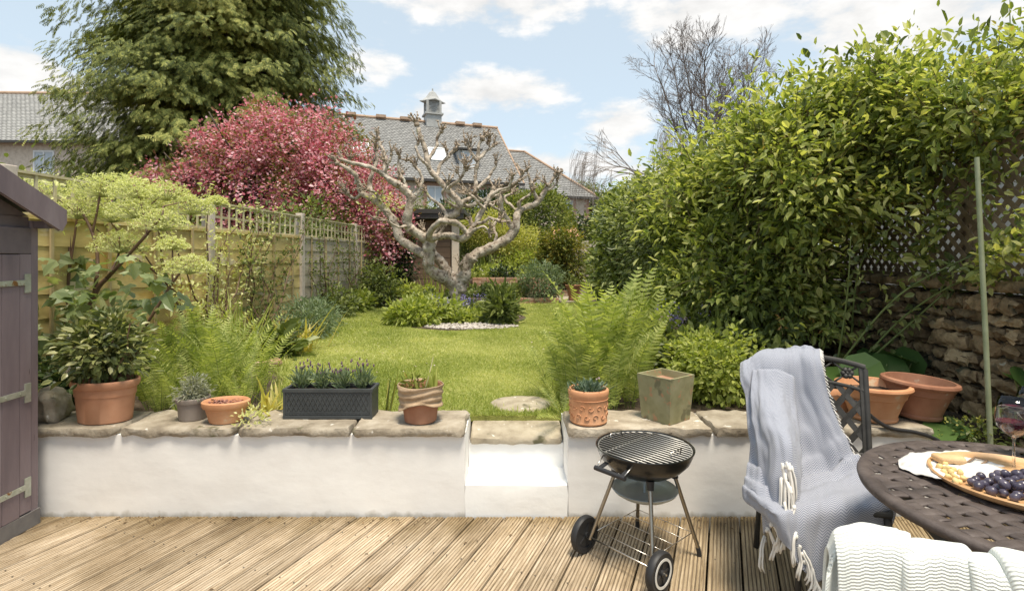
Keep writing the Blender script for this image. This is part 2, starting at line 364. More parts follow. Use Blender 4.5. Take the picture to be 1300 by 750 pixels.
# path and steps to the back gate
g = MB(); g.box(1.0, 1.75, 11.75, 14.6, GZ - .02, .46); struct(g.build('path', M_slab, bevel=.01))
# deck
dk = MB(); ang = -math.atan2(.397, 1)      # boards run away and towards the stone wall
pitch = .152; bw = .142
NG = 8
prof = []
for k in range(NG):
    x0 = -bw / 2 + .004 + (bw - .008) * k / NG; w = (bw - .008) / NG
    prof += [(x0 + w * .04, 0), (x0 + w * .64, 0.0004), (x0 + w * .72, -.005), (x0 + w * .92, -.005)]
prof = [(-bw / 2, -.026), (-bw / 2, -.004)] + prof + [(bw / 2, -.004), (bw / 2, -.026)]
co, si = math.cos(ang), math.sin(ang)
boards = []
ux, uy = math.cos(ang), math.sin(ang)      # across boards
vx, vy = -math.sin(ang), math.cos(ang)     # along boards
for i in range(-40, 40):
    c = i * pitch
    # clip the board's centre line to the deck rectangle
    lo, hi = -30, 30
    for (p, dcomp, mn, mxx) in ((c * ux, vx, -3.6, 3.0), (c * uy, vy, -1.6, 2.985)):
        if abs(dcomp) < 1e-6: continue
        a_, b_ = (mn - p) / dcomp, (mxx - p) / dcomp
        lo = max(lo, min(a_, b_)); hi = min(hi, max(a_, b_))
    if hi - lo < .3: continue
    dz = rng.normal(0, .0011); 
    V = []
    for e, tt in enumerate((lo, hi)):
        for (x, z) in prof:
            s = c + x
            t2 = tt
            if tt == hi: # cut the end parallel to the wall when it meets the wall
                yy = s * uy + tt * vy
                if abs((c * uy + hi * vy) - 2.985) < 1e-6: t2 = (2.985 - s * uy) / vy
            V.append((s, t2, z + dz))
    m_ = len(prof)
    groove = [k for k in range(2, m_ - 2) if (k - 2) % 4 in (2,)]
    base_n = dk.n; dk.add(V, [(k, k + 1, k + 1 + m_, k + m_) for k in range(m_ - 1) if k not in groove] + [tuple(range(m_)), tuple(range(m_, 2 * m_))[::-1]])
    dk.F.append((np.array([(k, k + 1, k + 1 + m_, k + m_) for k in groove]) + base_n, 1))
ds = MB()
for i in range(-40, 40):
    for j in range(-14, 16):
        for e in (-.042, .042):
            s_ = i * pitch + e + rng.normal(0, .003); t_ = j * .44 + .1 + rng.normal(0, .006); X_ = s_ * ux + t_ * vx; Y_ = s_ * uy + t_ * vy
            if -3.5 < X_ < 2.95 and -.5 < Y_ < 2.93: ds.add([(s_ + .0042 * math.cos(a), t_ + .0042 * math.sin(a), .0022) for a in np.linspace(0, 6.283, 8)[:-1]], [tuple(range(7))])
dk.V += ds.V; dk.F += [(f_ + dk.n, 2) for f_, _ in ds.F]; dk.n += ds.n
M_groove = texmat('deck_groove_dirt_shade', [(.06, .045, .03), (.17, .13, .088), (.32, .255, .18)], scale=1, rough=.95, stretch=(30, 2.2, 10), island=.2)  # groove dirt, its dark colour also painting shade so the grooves look deeper
deck = dk.build('deck', [M_deck, M_groove, texmat('screw_head', [(.06, .05, .04), (.16, .13, .10)], rough=.6)], rot=ang); struct(deck)
# scraps of leaf litter on the deck
M_litter = texmat('dead_leaf', [(.10, .06, .03), (.25, .17, .09)], scale=5, rough=.9, island=.4)
g = MB()
for i in range(260):
    x, y = rng.uniform(-2.5, 2.2), 2.975 - abs(rng.normal(0, .05)) if i < 215 else rng.uniform(1.8, 2.9)
    a = rng.uniform(0, 6.3); s = rng.uniform(.004, .013)
    g.add([(x + s * math.cos(a), y + s * math.sin(a), .003), (x - s * .4 * math.sin(a), y + s * .4 * math.cos(a), .008), (x - s * math.cos(a), y - s * math.sin(a), .003), (x + s * .4 * math.sin(a), y - s * .4 * math.cos(a), .004)], [(0, 1, 2, 3)])
stuff(g.build('leaf_litter', M_litter), 'dry crumbs of leaf blown over the deck', 'leaf litter')

# ------------------------------------------------------------------ noise-roughened block
def rough_block(mb, x0, x1, y0, y1, z0, z1, step=.03, amp=.008, fr=9, seed=0, mi=0, top=None, rot=0, skew=0):
    nx, ny, nz = [max(2, int(round((b - a) / step)) + 1) for a, b in ((x0, x1), (y0, y1), (z0, z1))]
    xs, ys, zs = np.linspace(x0, x1, nx), np.linspace(y0, y1, ny), np.linspace(z0, z1, nz)
    c = Vector(((x0 + x1) / 2, (y0 + y1) / 2, (z0 + z1) / 2)); vid = {}; V = []; Fs = []
    def vert(i, j, k):
        key = (i, j, k)
        if key in vid: return vid[key]
        p = Vector((xs[i], ys[j], zs[k])); p.x += skew * (p.y - y0)
        e = (i in (0, nx - 1)) + (j in (0, ny - 1)) + (k in (0, nz - 1))
        q = p * fr + Vector((seed * 3.1, seed * 1.7, seed * .9))
        d = Vector((mnoise.noise(q), mnoise.noise(q + Vector((31, 7, 3))), mnoise.noise(q + Vector((5, 41, 13))))) * amp
        d += Vector((mnoise.noise(q * 2.7), mnoise.noise(q * 2.7 + Vector((31, 7, 3))), mnoise.noise(q * 2.7 + Vector((5, 41, 13))))) * amp * .5
        if top and k == nz - 1 and e == 1: d.z *= top
        if e >= 2:
            d += (c - p).normalized() * amp * .8 * (e - 1)
        p = p + d
        if rot:
            q2 = p - c; p = c + Vector((q2.x * math.cos(rot) - q2.y * math.sin(rot), q2.x * math.sin(rot) + q2.y * math.cos(rot), q2.z))
        vid[key] = len(V); V.append(tuple(p)); return vid[key]
    for i in range(nx - 1):
        for j in range(ny - 1):
            Fs.append((vert(i, j, 0), vert(i, j + 1, 0), vert(i + 1, j + 1, 0), vert(i + 1, j, 0)))
            Fs.append((vert(i, j, nz - 1), vert(i + 1, j, nz - 1), vert(i + 1, j + 1, nz - 1), vert(i, j + 1, nz - 1)))
    for i in range(nx - 1):
        for k in range(nz - 1):
            Fs.append((vert(i, 0, k), vert(i + 1, 0, k), vert(i + 1, 0, k + 1), vert(i, 0, k + 1)))
            Fs.append((vert(i, ny - 1, k), vert(i, ny - 1, k + 1), vert(i + 1, ny - 1, k + 1), vert(i + 1, ny - 1, k)))
    for j in range(ny - 1):
        for k in range(nz - 1):
            Fs.append((vert(0, j, k), vert(0, j, k + 1), vert(0, j + 1, k + 1), vert(0, j + 1, k)))
            Fs.append((vert(nx - 1, j, k), vert(nx - 1, j + 1, k), vert(nx - 1, j + 1, k + 1), vert(nx - 1, j, k + 1)))
    mb.add(V, Fs, mi)

# ------------------------------------------------------------------ white retaining wall
CT = .492   # top of the coping
gx0, gx1 = -.262, .312
wall = thing('retaining_wall', 'white painted low garden wall with stone coping between deck and lawn', 'wall', (0, 3.0, 0))
w = MB()
rough_block(w, -3.7, gx0, 0, .42, -.1, CT - .042, step=.05, amp=.003, fr=4, seed=1)
rough_block(w, gx1, 2.36, 0, .42, -.1, CT - .042, step=.05, amp=.003, fr=4, seed=2)
w.build('wall_face', M_white, wall, smooth=True, sharp=50)
w = MB()
rough_block(w, gx0 - .004, gx1 + .004, -.004, .42, -.1, .168, step=.05, amp=.005, fr=6, seed=3)
rough_block(w, gx0 - .003, gx1 + .003, .258, .44, .165, .318, step=.05, amp=.003, fr=6, seed=4)
w.build('recessed_step', M_step, wall, smooth=True, sharp=50)
caps = [ax(-40, 3), ax(151, 3), ax(300, 3), ax(447, 3), ax(591, 3)]
capr = [ax(719, 3), ax(905, 3), ax(1070, 3), ax(1186, 3)]
sk = {151: .25, 447: .25, 300: .45}
for gi, cc in enumerate((caps, capr)):
    for i in range(len(cc) - 1):
        w = MB(); rough_block(w, cc[i] + .006, cc[i + 1] - .006, -.028 + rng.uniform(-.006, .006), .335, CT - .046, CT, step=.022, amp=.012, fr=10, seed=10 + i + gi * 7, top=.25, skew=0)
        w.build('coping_stone', M_cap, wall, smooth=True, sharp=60)
w = MB(); rough_block(w, gx0 + .006, gx1 - .006, .235, .445, .312, .350, step=.02, amp=.008, fr=12, seed=40, top=.3)
for A_ in w.V: A_[:, 2] += (A_[:, 1] - .235) * .26
w.build('threshold_stone', M_slab, wall, smooth=True, sharp=60)
# round-ish stepping stone in the lawn
g = MB(); prof_n = 40; V = []; 
for r_, z_ in ((0, .02), (.10, .021), (.185, .018), (.205, .008), (.205, -.03)):
    for k in range(prof_n):
        a = 2 * math.pi * k / prof_n; rr = r_ * (1 + .06 * math.sin(2 * a + 1) + .04 * math.sin(3 * a))
        V.append((rr * 1.0 * math.cos(a), rr * .95 * math.sin(a), z_ + mnoise.noise(Vector((math.cos(a) * r_ * 20, math.sin(a) * r_ * 20, 2))) * .003))
g.add(V, [(i * prof_n + k, (i + 1) * prof_n + k, (i + 1) * prof_n + (k + 1) % prof_n, i * prof_n + (k + 1) % prof_n) for i in range(4) for k in range(prof_n)])
tag(g.build('stepping_stone', M_slab, smooth=True, loc=(ax(662, 3.68), 3.68, LZ)), 'rounded flat stepping stone set in the lawn above the white step', 'stepping stone')

# ------------------------------------------------------------------ shed
SX, SY = -2.58, 2.917
sh = thing('garden_shed', 'mauve painted wooden shed with strap hinges at the edge of the deck', 'shed', (SX, SY, 0))
w = MB()
w.box(-1.2, -.012, -2.0, -.045, 0, 1.66)
w.build('wall', M_purple_dark, sh)
w = MB()   # gable end
w.add([(-.012, -2.0, 1.663), (-.012, -.045, 1.663), (-.012, -1.0, 2.12), (-.05, -2.0, 1.663), (-.05, -.045, 1.663), (-.05, -1.0, 2.12)], [(0, 1, 2), (5, 4, 3), (0, 2, 5, 3), (1, 4, 5, 2)])
w.build('gable', M_purple_dark, sh)
w = MB(); w.box(-.055, 0.0, -.044, 0, 0, 1.64); w.box(-.009, .004, -.115, -.047, .09, 1.46); w.build('corner_post', M_purple, sh, bevel=.003)
w = MB(); w.box(-.009, .006, -2.0, -.047, 1.462, 1.60); w.build('lintel_board', M_purple_dark, sh, bevel=.003)
w = MB()
for k in range(8):
    y1 = -.119 - k * .098
    w.box(-.009, .008, y1 - .0955, y1, .085, 1.457)
door = w.build('door', M_purple, sh, bevel=.0025)
for hz in (.22, .72, 1.30):
    w = MB(); w.box(.005, .011, -.09, -.055, hz - .045, hz + .055, 0)
    w.bar((.012, -.092, hz + .01), (.012, -.50, hz + .006), .028, .005, up=(1, 0, 0))
    w.build('hinge', M_galv, door)
    for sx_ in (-.12, -.2, -.32, -.44):
        w = MB(); w.tube([(.0145, sx_, hz + .009), (.018, sx_, hz + .009)], .0055, 8); w.build('screw', M_galv, door)
w = MB(); w.box(-.01, .010, -2.0, .002, .0, .083); w.build('base_board', texmat('grey_sole', [(.12, .11, .11), (.2, .19, .18)], rough=.9), sh)
# roof: two slopes over the gable, and a barge board
eave = Vector((0, .075, 1.665)); ridge = Vector((0, -1.0, 2.19))
sl = (ridge - eave)
for s in (0, 1):
    e2 = Vector((0, -2.075, 1.665)) if s else eave
    w = MB(); x0, x1 = -1.28, .07
    w.add([(x0, e2.y, e2.z + .03), (x1, e2.y, e2.z + .03), (x1, ridge.y, ridge.z + .03), (x0, ridge.y, ridge.z + .03),
           (x0, e2.y, e2.z + .048), (x1, e2.y, e2.z + .048), (x1, ridge.y, ridge.z + .048), (x0, ridge.y, ridge.z + .048)],
          [(0, 1, 2, 3), (4, 7, 6, 5), (0, 4, 5, 1), (1, 5, 6, 2), (2, 6, 7, 3), (3, 7, 4, 0)])
    rf = w.build('roof', M_felt, sh)
    w = MB(); d = (ridge - e2); 
    off = Vector((.085, 0, -.030))
    a_ = e2 + off; b_ = ridge + off; 
    V = [(x, p.y, p.z + dz) for x in (.072, .092) for p, dz in ((a_, .0), (a_ + Vector((0, -.03 if not s else .03, 0)), -.045), (b_, -.055), (b_, .068), (a_, .068))]
    w.add(V, [(0, 4, 3, 2, 1)[::-1], (5, 6, 7, 8, 9)[::-1], (0, 1, 6, 5), (1, 2, 7, 6), (2, 3, 8, 7), (3, 4, 9, 8), (4, 0, 5, 9)])
    w.build('barge_board', M_purple, sh, bevel=.003)
w = MB(); w.box(-.03, .07, -.03, .03, 1.60, 1.64); w.build('eave_block', M_purple_dark, sh)

# ------------------------------------------------------------------ panelled fence along one side
fang = -math.atan2(.063, 1)
def fpt(Y): return Vector((-3.69 + .063 * Y, Y, LZ))
fr = thing('board_fence', 'yellowed horizontal board fence topped with square trellis and pale posts', 'fence', fpt(3.2), fang)
posts = [.45, 2.66, 4.86, 7.12, 9.32]     # local distance along the fence
def wtrellis(y0, y1, parent, mat, z0=1.315, z1=1.60, rows=2):
    t = MB(); p = .150
    k = int((y1 - y0) / p)
    for i in range(k + 1):
        y = y0 + .01 + (y1 - y0 - .02) * i / k; t.box(.012, .026, y - .010, y + .010, z0, z1)
    for j in range(rows + 1):
        z = z0 + .012 + (z1 - z0 - .024) * j / rows; t.box(-.002, .0118, y0, y1, z - .013, z + .013)
    t.box(-.02, .034, y0, y1, z1 + .001, z1 + .02)
    t.build('trellis', mat, parent)
for i in range(4):
    y0, y1 = posts[i] + .05, posts[i + 1] - .05
    mm = M_fence if i < 2 else M_fence_old
    t = MB(); nb = 7; hgt = 1.24; yy = y0
    for k in range(nb):
        za = .03 + hgt * k / nb; zb = za + hgt / nb + .02
        wv = [mnoise.noise(Vector((q * .7, k * 3.3 + i, 1))) * .012 for q in range(9)]
        V = []
        for q in range(9):
            y = y0 + (y1 - y0) * q / 8
            V += [(.010, y, za + wv[q]), (.017, y, za + wv[q]), (.007, y, zb + wv[q] * .3), (-.006, y, zb)]
        Fs = [(q * 4 + a, q * 4 + (a + 1) % 4, q * 4 + 4 + (a + 1) % 4, q * 4 + 4 + a) for q in range(8) for a in range(4)]
        t.add(V, Fs)
    t.box(-.03, -.008, y0, y1, .0, 1.30)
    t.box(-.004, .03, y0, y1, 1.285, 1.312)
    t.build('panel', mm, fr)
    wtrellis(y0, y1, fr, M_trellis)
    t = MB()
    for k in range(4):
        y = y0 + (y1 - y0) * (k + .5) / 4; t.box(.031, .046, y - .012, y + .012, 0, 1.31)
        t.build('batten', M_batten, fr); t = MB()
for i, y in enumerate(posts):
    t = MB(); t.box(-.048, .052, y - .048, y + .048, -.05, 1.64 if i != 2 else 1.66)
    t.build('post', M_post, fr, bevel=.006)
# the short stretch between the shed and the first post
t = MB()
for k in range(9):
    t.box(.0, .02, -.7, .398, .03 + k * .138, .03 + (k + 1) * .138 - .004)
t.box(-.004, .03, -.7, .398, 1.285, 1.312)
t.build('panel', M_fence, fr)

# ------------------------------------------------------------------ stone wall and lattice along the other side
rang = -math.atan2(.05, 1)
rw = thing('stone_wall', 'old rubble stone boundary wall in shade below a lattice', 'wall', (2.80, 2.6, -.1), rang)
t = MB(); t.box(.10, .42, -2.2, 3.9, 0, 1.30); t.build('mortar_core', M_mortar, rw)
t = MB(); z = 0; row = 0
while z < 1.28:
    h = rng.uniform(.05, .12); h = min(h, 1.33 - z); y = -2.2 - rng.uniform(0, .2)
    while y < 3.85:
        l = rng.uniform(.10, .34); hh = h * rng.uniform(.85, 1.0)
        pr = rng.uniform(-.02, .04)
        rough_block(t, .05 - pr, .16, y, y + l - .012, z + .006, z + hh - .004, step=.026, amp=.030, fr=15, seed=rng.integers(0, 900), rot=rng.normal(0, .05))
        y += l
    z += h; row += 1
t.build('rubble_face', M_rubble, rw, smooth=True, sharp=48)
t = MB(); y = -2.2
while y < 3.85:
    l = rng.uniform(.3, .55); rough_block(t, .0, .45, y, y + l - .01, 1.335, 1.385 + rng.uniform(0, .02), step=.04, amp=.018, fr=9, seed=rng.integers(0, 900)); y += l
t.build('coping', M_rubble, rw, smooth=True, sharp=70)
lt = thing('lattice_screen', 'dark diamond lattice screen standing on the rubble wall', 'trellis', (2.96, 2.6, 1.30), rang)
def lattice(y0, y1, z0, z1, p=.095, w=.030):
    t = MB(); H = z1 - z0; n0 = int((y1 - y0 + H) / p) + 1
    for layer, sgn in ((0, 1), (1, -1)):
        for k in range(-1, n0 + 1):
            ya = y0 - H + k * p if sgn > 0 else y0 + k * p
            a = Vector((0, ya, z0)); b_ = Vector((0, ya + sgn * H, z1))
            # clip
            def cut(P, Q):
                d = Q - P; t0, t1 = 0, 1
                for bound, s in ((y0, 1), (y1, -1)):
                    fp, fq = s * (P.y - bound), s * (Q.y - bound)
                    if fp < 0 and fq < 0: return None
                    if fp < 0: t0 = max(t0, fp / (fp - fq))
                    elif fq < 0: t1 = min(t1, fp / (fp - fq))
                return (P + d * t0, P + d * t1) if t1 - t0 > .03 else None
            c = cut(a, b_)
            if c:
                x = .0 if layer == 0 else .009
                t.bar((x, c[0].y, c[0].z), (x, c[1].y, c[1].z), w, .008, up=(1, 0, 0))
    return t
lattice(-.8, 2.75, .03, .86).build('lattice', M_lattice, lt)
for z0 in (.0, .865):
    t = MB(); t.box(-.02, .03, -.8, 2.8, z0, z0 + .028); t.build('rail', M_lattice, lt)
for y in (-.8, 1.0, 2.8):
    t = MB(); t.box(.031, .10, y - .035, y + .035, -.02, .93); t.build('post', M_lattice, lt)
# yellow boards beyond the stone wall
fr2 = thing('plain_fence', 'yellow board fence half hidden behind bush stems beyond the stone wall', 'fence', (2.98, 6.55, LZ), rang)
for k in range(3):
    t = MB()
    for j in range(9): t.box(0, .02, k * 1.9 + .04, k * 1.9 + 1.86, .02 + j * .15, .166 + j * .15)
    t.build('panel', M_fence, fr2)
    t = MB(); t.box(-.05, .03, k * 1.9 - .04, k * 1.9 + .038, 0, 1.45); t.build('post', M_post, fr2)
# neighbour's white outbuilding behind the lattice
nb_ = thing('rendered_outbuilding', 'white rendered outbuilding on a brick base glimpsed through the lattice', 'building', (5.2, 1.0, LZ))
t = MB(); t.box(0, 3, 0, 7.6, .52, 2.55); t.build('wall', plain('white_outbuilding', (.55, .54, .52), .8), nb_)
t = MB(); t.box(-.03, 3, -.03, 7.6, 0, .518); t.build('brick_base', texmat('orange_brick', [(.45, .22, .12), (.6, .32, .2)], scale=30, rough=.9), nb_)
t = MB(); t.add([(-.2, -.2, 2.552), (-.2, 7.8, 2.552), (3.2, 7.8, 2.552), (3.2, -.2, 2.552), (1.5, -.2, 3.0), (1.5, 7.8, 3.0)], [(0, 1, 5, 4), (2, 3, 4, 5), (0, 4, 3), (1, 2, 5), (3, 2, 1, 0)]); t.build('roof', M_felt, nb_)
# green pole
t = MB(); t.tube([at(1258, 575, 2.86), at(1250, 400, 2.87), at(1240, 200, 2.9)], [.0125, .0125, .0115], 12); t.tube([at(1258, 575, 2.86) - Vector((-.004, 0, .40)), at(1258, 575, 2.86)], .0125, 12)
tag(t.build('pole', M_metal_pole, smooth=True, sharp=60), 'thin upright pale green pole in front of the rubble wall', 'pole')
# ------------------------------------------------------------------ houses
M_slate = texmat('grey_slate', [(.17, .17, .168), (.23, .23, .225), (.29, .288, .28)], scale=3, rough=.8, island=.14, bump=.2)
M_ridge = texmat('ridge_tile', [(.36, .24, .16), (.48, .34, .24)], scale=6, rough=.85)
M_hwall = texmat('buff_stone_wall', [(.52, .42, .33), (.66, .55, .44), (.72, .62, .52)], scale=7, rough=.9, bump=.3)
M_quoin = texmat('brick_surround', [(.42, .24, .17), (.56, .36, .27)], scale=12, rough=.9)
M_frame = plain('white_upvc', (.80, .80, .79), .4)
M_glass = texmat('window_glass', [(.48, .53, .58), (.62, .66, .70)], scale=1.0, rough=.08, metallic=.0)
M_dark = plain('dark_gutter', (.05, .045, .04), .5)
M_lead = texmat('lead_cladding', [(.33, .33, .32), (.46, .46, .44)], scale=5, rough=.6, island=.1)

def slates(mb, P0, U, Vv, nu, nv, ok=None, th=.03):
    """courses of slates: P0 eave corner, U along, Vv up the slope; nu,nv counts; ok(u,v) says where roof is (u,v 0..1)"""
    nrm = U.cross(Vv).normalized()
    for j in range(nv):
        for i in range(nu):
            o = .5 * (j % 2); u0, u1 = (i - o) / nu, (i + 1 - o) / nu - .003; v0, v1 = j / nv, (j + 1.12) / nv
            if ok and not ok((u0 + u1) / 2, (j + .5) / nv): continue
            u0 = max(u0, 0); u1 = min(u1, 1)
            if u1 <= u0: continue
            a = P0 + U * u0 + Vv * v0 + nrm * th; b = P0 + U * u1 + Vv * v0 + nrm * th
            c = P0 + U * u1 + Vv * min(v1, 1) + nrm * .004; d = P0 + U * u0 + Vv * min(v1, 1) + nrm * .004
            e = P0 + U * u0 + Vv * v0; f = P0 + U * u1 + Vv * v0
            mb.add([tuple(q) for q in (a, b, c, d, e, f)], [(0, 1, 2, 3), (4, 5, 1, 0)])

def window(parent, x0, x1, z0, z1, y=0, mull=1, surround=True):
    """a window on a facade facing -y in local space"""
    if surround:
        q = MB(); s = .17
        nq = int((z1 - z0 + .3) / .16)
        for k in range(nq):
            e = .05 if k % 2 else 0
            zz = z0 - .08 + k * .16
            q.box(x0 - s - e, x0 - .002, y - .02, y + .05, zz, zz + .155); q.box(x1 + .002, x1 + s + e, y - .02, y + .05, zz, zz + .155)
        q.box(x0 - .1, x1 + .1, y - .03, y + .05, z1 + .082, z1 + .26)
        q.build('surround', M_quoin, parent)
    f = MB(); t = .07
    f.box(x0, x1, y - .045, y + .04, z0 - .08, z0); f.box(x0, x1, y - .045, y + .04, z1, z1 + .08)
    f.box(x0, x0 + t, y - .045, y + .04, z0, z1); f.box(x1 - t, x1, y - .045, y + .04, z0, z1)
    for k in range(mull):
        xm = x0 + (x1 - x0) * (k + 1) / (mull + 1); f.box(xm - .035, xm + .035, y - .045, y + .04, z0, z1)
    fo = f.build('window', M_frame, parent)
    gl = MB(); gl.box(x0 + t, x1 - t, y - .01, y + .02, z0, z1); gl.build('pane', M_glass, fo)

# house with the cupola, seen beyond the pollard tree
H = thing('stone_house', 'two storey stone house with slate roof and a small cupola beyond the garden', 'house', (-.13, 30, 0), math.atan2(.342, .94))
V3 = Vector
t = MB(); t.box(-12, .35, -.3, 9, 0, 5.42); t.box(.352, 5.0, .12, 6.0, 0, 4.86); t.build('wall', M_hwall, H)
t = MB()   # main roof
e0, rz = 5.45, 9.57
slates(t, V3((-12.3, -.55, e0)), V3((12.95, 0, 0)), V3((0, 4.75, rz - e0)), 62, 34)
t.add([(-12.3, -.55, e0), (.65, -.55, e0), (.65, 4.2, rz), (-12.3, 4.2, rz), (-12.3, 8.95, e0), (.65, 8.95, e0)], [(0, 1, 2, 3), (3, 2, 5, 4), (0, 3, 4), (1, 5, 2)])
rf = t.build('roof', M_slate, H)
# gable wall under main roof
t = MB(); t.tube([(-12.3, 4.2, rz + .03), (.68, 4.2, rz + .03)], .11, 8); t.tube([(.66, 4.2, rz + .02), (.66, -.55, e0 + .02)], .05, 6)
for x in (-9.8, -8.3, -6.6, -5.2, -1.8, -.7): t.box(x - .28, x + .28, 3.95, 4.45, rz + .03, rz + .19)
t.build('ridge', M_ridge, rf)
t = MB(); t.box(-12.3, .66, -.66, -.56, e0 - .12, e0 + .02); t.build('gutter', M_dark, H)
# wing roof, hipped
t = MB(); we, wr = 4.92, 7.93; ev, rv = -.15, 3.0
P0 = V3((.36, ev, we)); U = V3((5.09, 0, 0)); Vv = V3((0, rv - ev, wr - we))
hip = (2.05 - .36) / 5.09
slates(t, P0, U, Vv, 24, 24, ok=lambda u, v: u < 1 - (1 - hip) * v + .02)
t.add([(.36, ev, we), (5.45, ev, we), (2.05, rv, wr), (.36, rv, wr), (5.45, 6.2, we), (.36, 6.2, we)], [(0, 1, 2, 3), (1, 4, 2), (2, 4, 5, 3)])
rf2 = t.build('roof', M_slate, H)
t = MB(); t.tube([(.4, rv, wr + .03), (2.05, rv, wr + .03), (5.47, ev, we + .05)], .09, 8); t.build('ridge', M_ridge, rf2)
t = MB(); t.box(.66, 5.5, ev - .1, ev - .01, we - .13, we + .0); t.build('gutter', M_dark, H)
# quoins on the far corner
t = MB()
for k in range(24): t.box(4.86 - .14 * (k % 2), 5.03, .09, .2, 1.2 + k * .15, 1.345 + k * .15)
t.build('quoins', M_quoin, H)
window(H, -4.72, -3.88, 4.05, 5.05, y=-.32, mull=1)
window(H, -2.35, -1.45, 4.15, 4.95, y=-.32, mull=1)
window(H, -7.6, -6.7, 4.05, 5.05, y=-.32, mull=1)
window(H, 3.45, 3.98, 3.72, 4.66, y=.10, mull=0)
# roof lights and dormer
def rooflight(x0, x1, v0, v1):
    sl = V3((0, 4.75, rz - e0)); P = V3((0, -.55, e0)); nr = V3((1, 0, 0)).cross(sl).normalized()
    a = P + sl * v0 + nr * .05; b = P + sl * v1 + nr * .05
    f = MB(); f.bar((x0, a.y, a.z), (x0, b.y, b.z), .09, .09, up=nr); f.bar((x1, a.y, a.z), (x1, b.y, b.z), .09, .09, up=nr)
    f.bar((x0, a.y, a.z), (x1, a.y, a.z), .09, .08, up=nr); f.bar((x0, b.y, b.z), (x1, b.y, b.z), .09, .08, up=nr)
    fo = f.build('rooflight', M_frame, rf)
    g_ = MB(); q = [V3((x0, a.y, a.z)), V3((x1, a.y, a.z)), V3((x1, b.y, b.z)), V3((x0, b.y, b.z))]
    g_.add([tuple(p) for p in q] + [tuple(p - nr * .05) for p in q], [(0, 1, 2, 3), (7, 6, 5, 4)]); g_.build('pane', M_glass, fo)
rooflight(-4.25, -3.4, .30, .50)
rooflight(-8.3, -7.5, .30, .50)
dm = MB(); dm.box(-2.75, -1.62, .55, 2.6, 6.35, 7.32); d_ = dm.build('dormer', M_lead, H)
f = MB(); f.add([(-2.9, .35, 7.325), (-1.47, .35, 7.325), (-1.47, 2.9, 7.45), (-2.9, 2.9, 7.45), (-2.9, .35, 7.42), (-1.47, .35, 7.42), (-1.47, 2.9, 7.54), (-2.9, 2.9, 7.54)], [(3, 2, 1, 0), (4, 5, 6, 7), (0, 1, 5, 4), (1, 2, 6, 5), (2, 3, 7, 6), (3, 0, 4, 7)]); f.build('dormer_roof', M_dark, d_)
f = MB()
for x0, x1 in ((-2.6, -2.5), (-2.24, -2.14), (-1.88, -1.78)): f.box(x0, x1, .50, .548, 6.45, 7.2)
f.box(-2.6, -1.78, .50, .548, 6.38, 6.45); f.box(-2.6, -1.78, .50, .548, 7.2, 7.28); fo = f.build('window', M_frame, d_)
f = MB(); f.box(-2.5, -1.88, .53, .546, 6.45, 7.2); f.build('pane', M_glass, fo)
# cupola
cx, cy, cz = -3.5, 4.2, rz
t = MB(); t.box(cx - .46, cx + .46, cy - .46, cy + .46, cz - .35, cz + .42)
cu = t.build('cupola', M_lead, rf)
t = MB(); t.box(cx - .56, cx + .56, cy - .56, cy + .56, cz + .422, cz + .52); t.box(cx - .38, cx + .38, cy - .38, cy + .38, cz + .521, cz + 1.25)
for k in range(8): t.box(cx - .30, cx + .30, cy - .43, cy - .382, cz + .58 + k * .08, cz + .63 + k * .08)
for sx in (-1, 1):
    for sy in (-1, 1): t.box(cx + sx * .39 - .07, cx + sx * .39 + .07, cy + sy * .39 - .07, cy + sy * .39 + .07, cz + .522, cz + 1.252)
t.build('louvre', M_lead, cu)
t = MB(); t.lathe([(.80, 1.255), (.80, 1.30), (.62, 1.36), (.40, 1.55), (.20, 1.86), (.05, 1.95), (.04, 2.1), (.0, 2.12)], 4, (cx, cy, cz)); 
o = t.build('cap_roof', M_lead, cu)
# low lean-to on the house
# house behind the conifer
H2 = thing('slate_roofed_house', 'pale house with a long slate roof partly hidden by the conifer', 'house', (-33, 26, 0), R(2))
t = MB(); t.box(0, 16, 0, 8, 0, 7.05); t.build('wall', M_hwall, H2)
t = MB(); slates(t, V3((-.3, -.35, 7.05)), V3((16.6, 0, 0)), V3((0, 4.4, 3.55)), 70, 32)
t.add([(-.3, -.35, 7.05), (16.3, -.35, 7.05), (16.3, 4.05, 10.6), (-.3, 4.05, 10.6), (-.3, 8.4, 7.05), (16.3, 8.4, 7.05)], [(0, 1, 2, 3), (3, 2, 5, 4), (0, 3, 4), (1, 5, 2)])
rf3 = t.build('roof', texmat('pale_slate', [(.26, .26, .255), (.33, .33, .32), (.38, .375, .36)], scale=3, rough=.8, island=.1), H2)
t = MB(); t.tube([(-.3, 4.05, 10.63), (16.3, 4.05, 10.63)], .11, 8); t.build('ridge', M_ridge, rf3)
t = MB(); t.box(-.3, 16.3, -.46, -.36, 6.93, 7.04); t.build('gutter', M_dark, H2)
for x in (9.5, 6.2): window(H2, x, x + 1.0, 5.5, 6.55, y=-.01, mull=1, surround=False)

# summerhouse at the end of the lawn
sm = thing('summerhouse', 'brown boarded summerhouse with a dark flat roof behind the pollard tree', 'summerhouse', (-2.55, 12.6, GZ))
t = MB()
for k in range(15): t.box(.0, 1.1, -.001 + .006 * (k % 2), .05, k * .125, k * .125 + .12)
t.box(.0, 1.1, .06, 1.8, 0, 1.9); t.build('wall', M_brown, sm)
t = MB(); t.box(-.35, 1.45, -.25, 2.0, 2.02, 2.12); t.box(-.32, 1.42, -.22, -.1, 1.902, 2.018); t.build('roof', M_dark, sm)
t = MB(); t.box(1.14, 1.30, -.05, .1, 0, 1.90); t.build('pillar', M_hwall, sm)
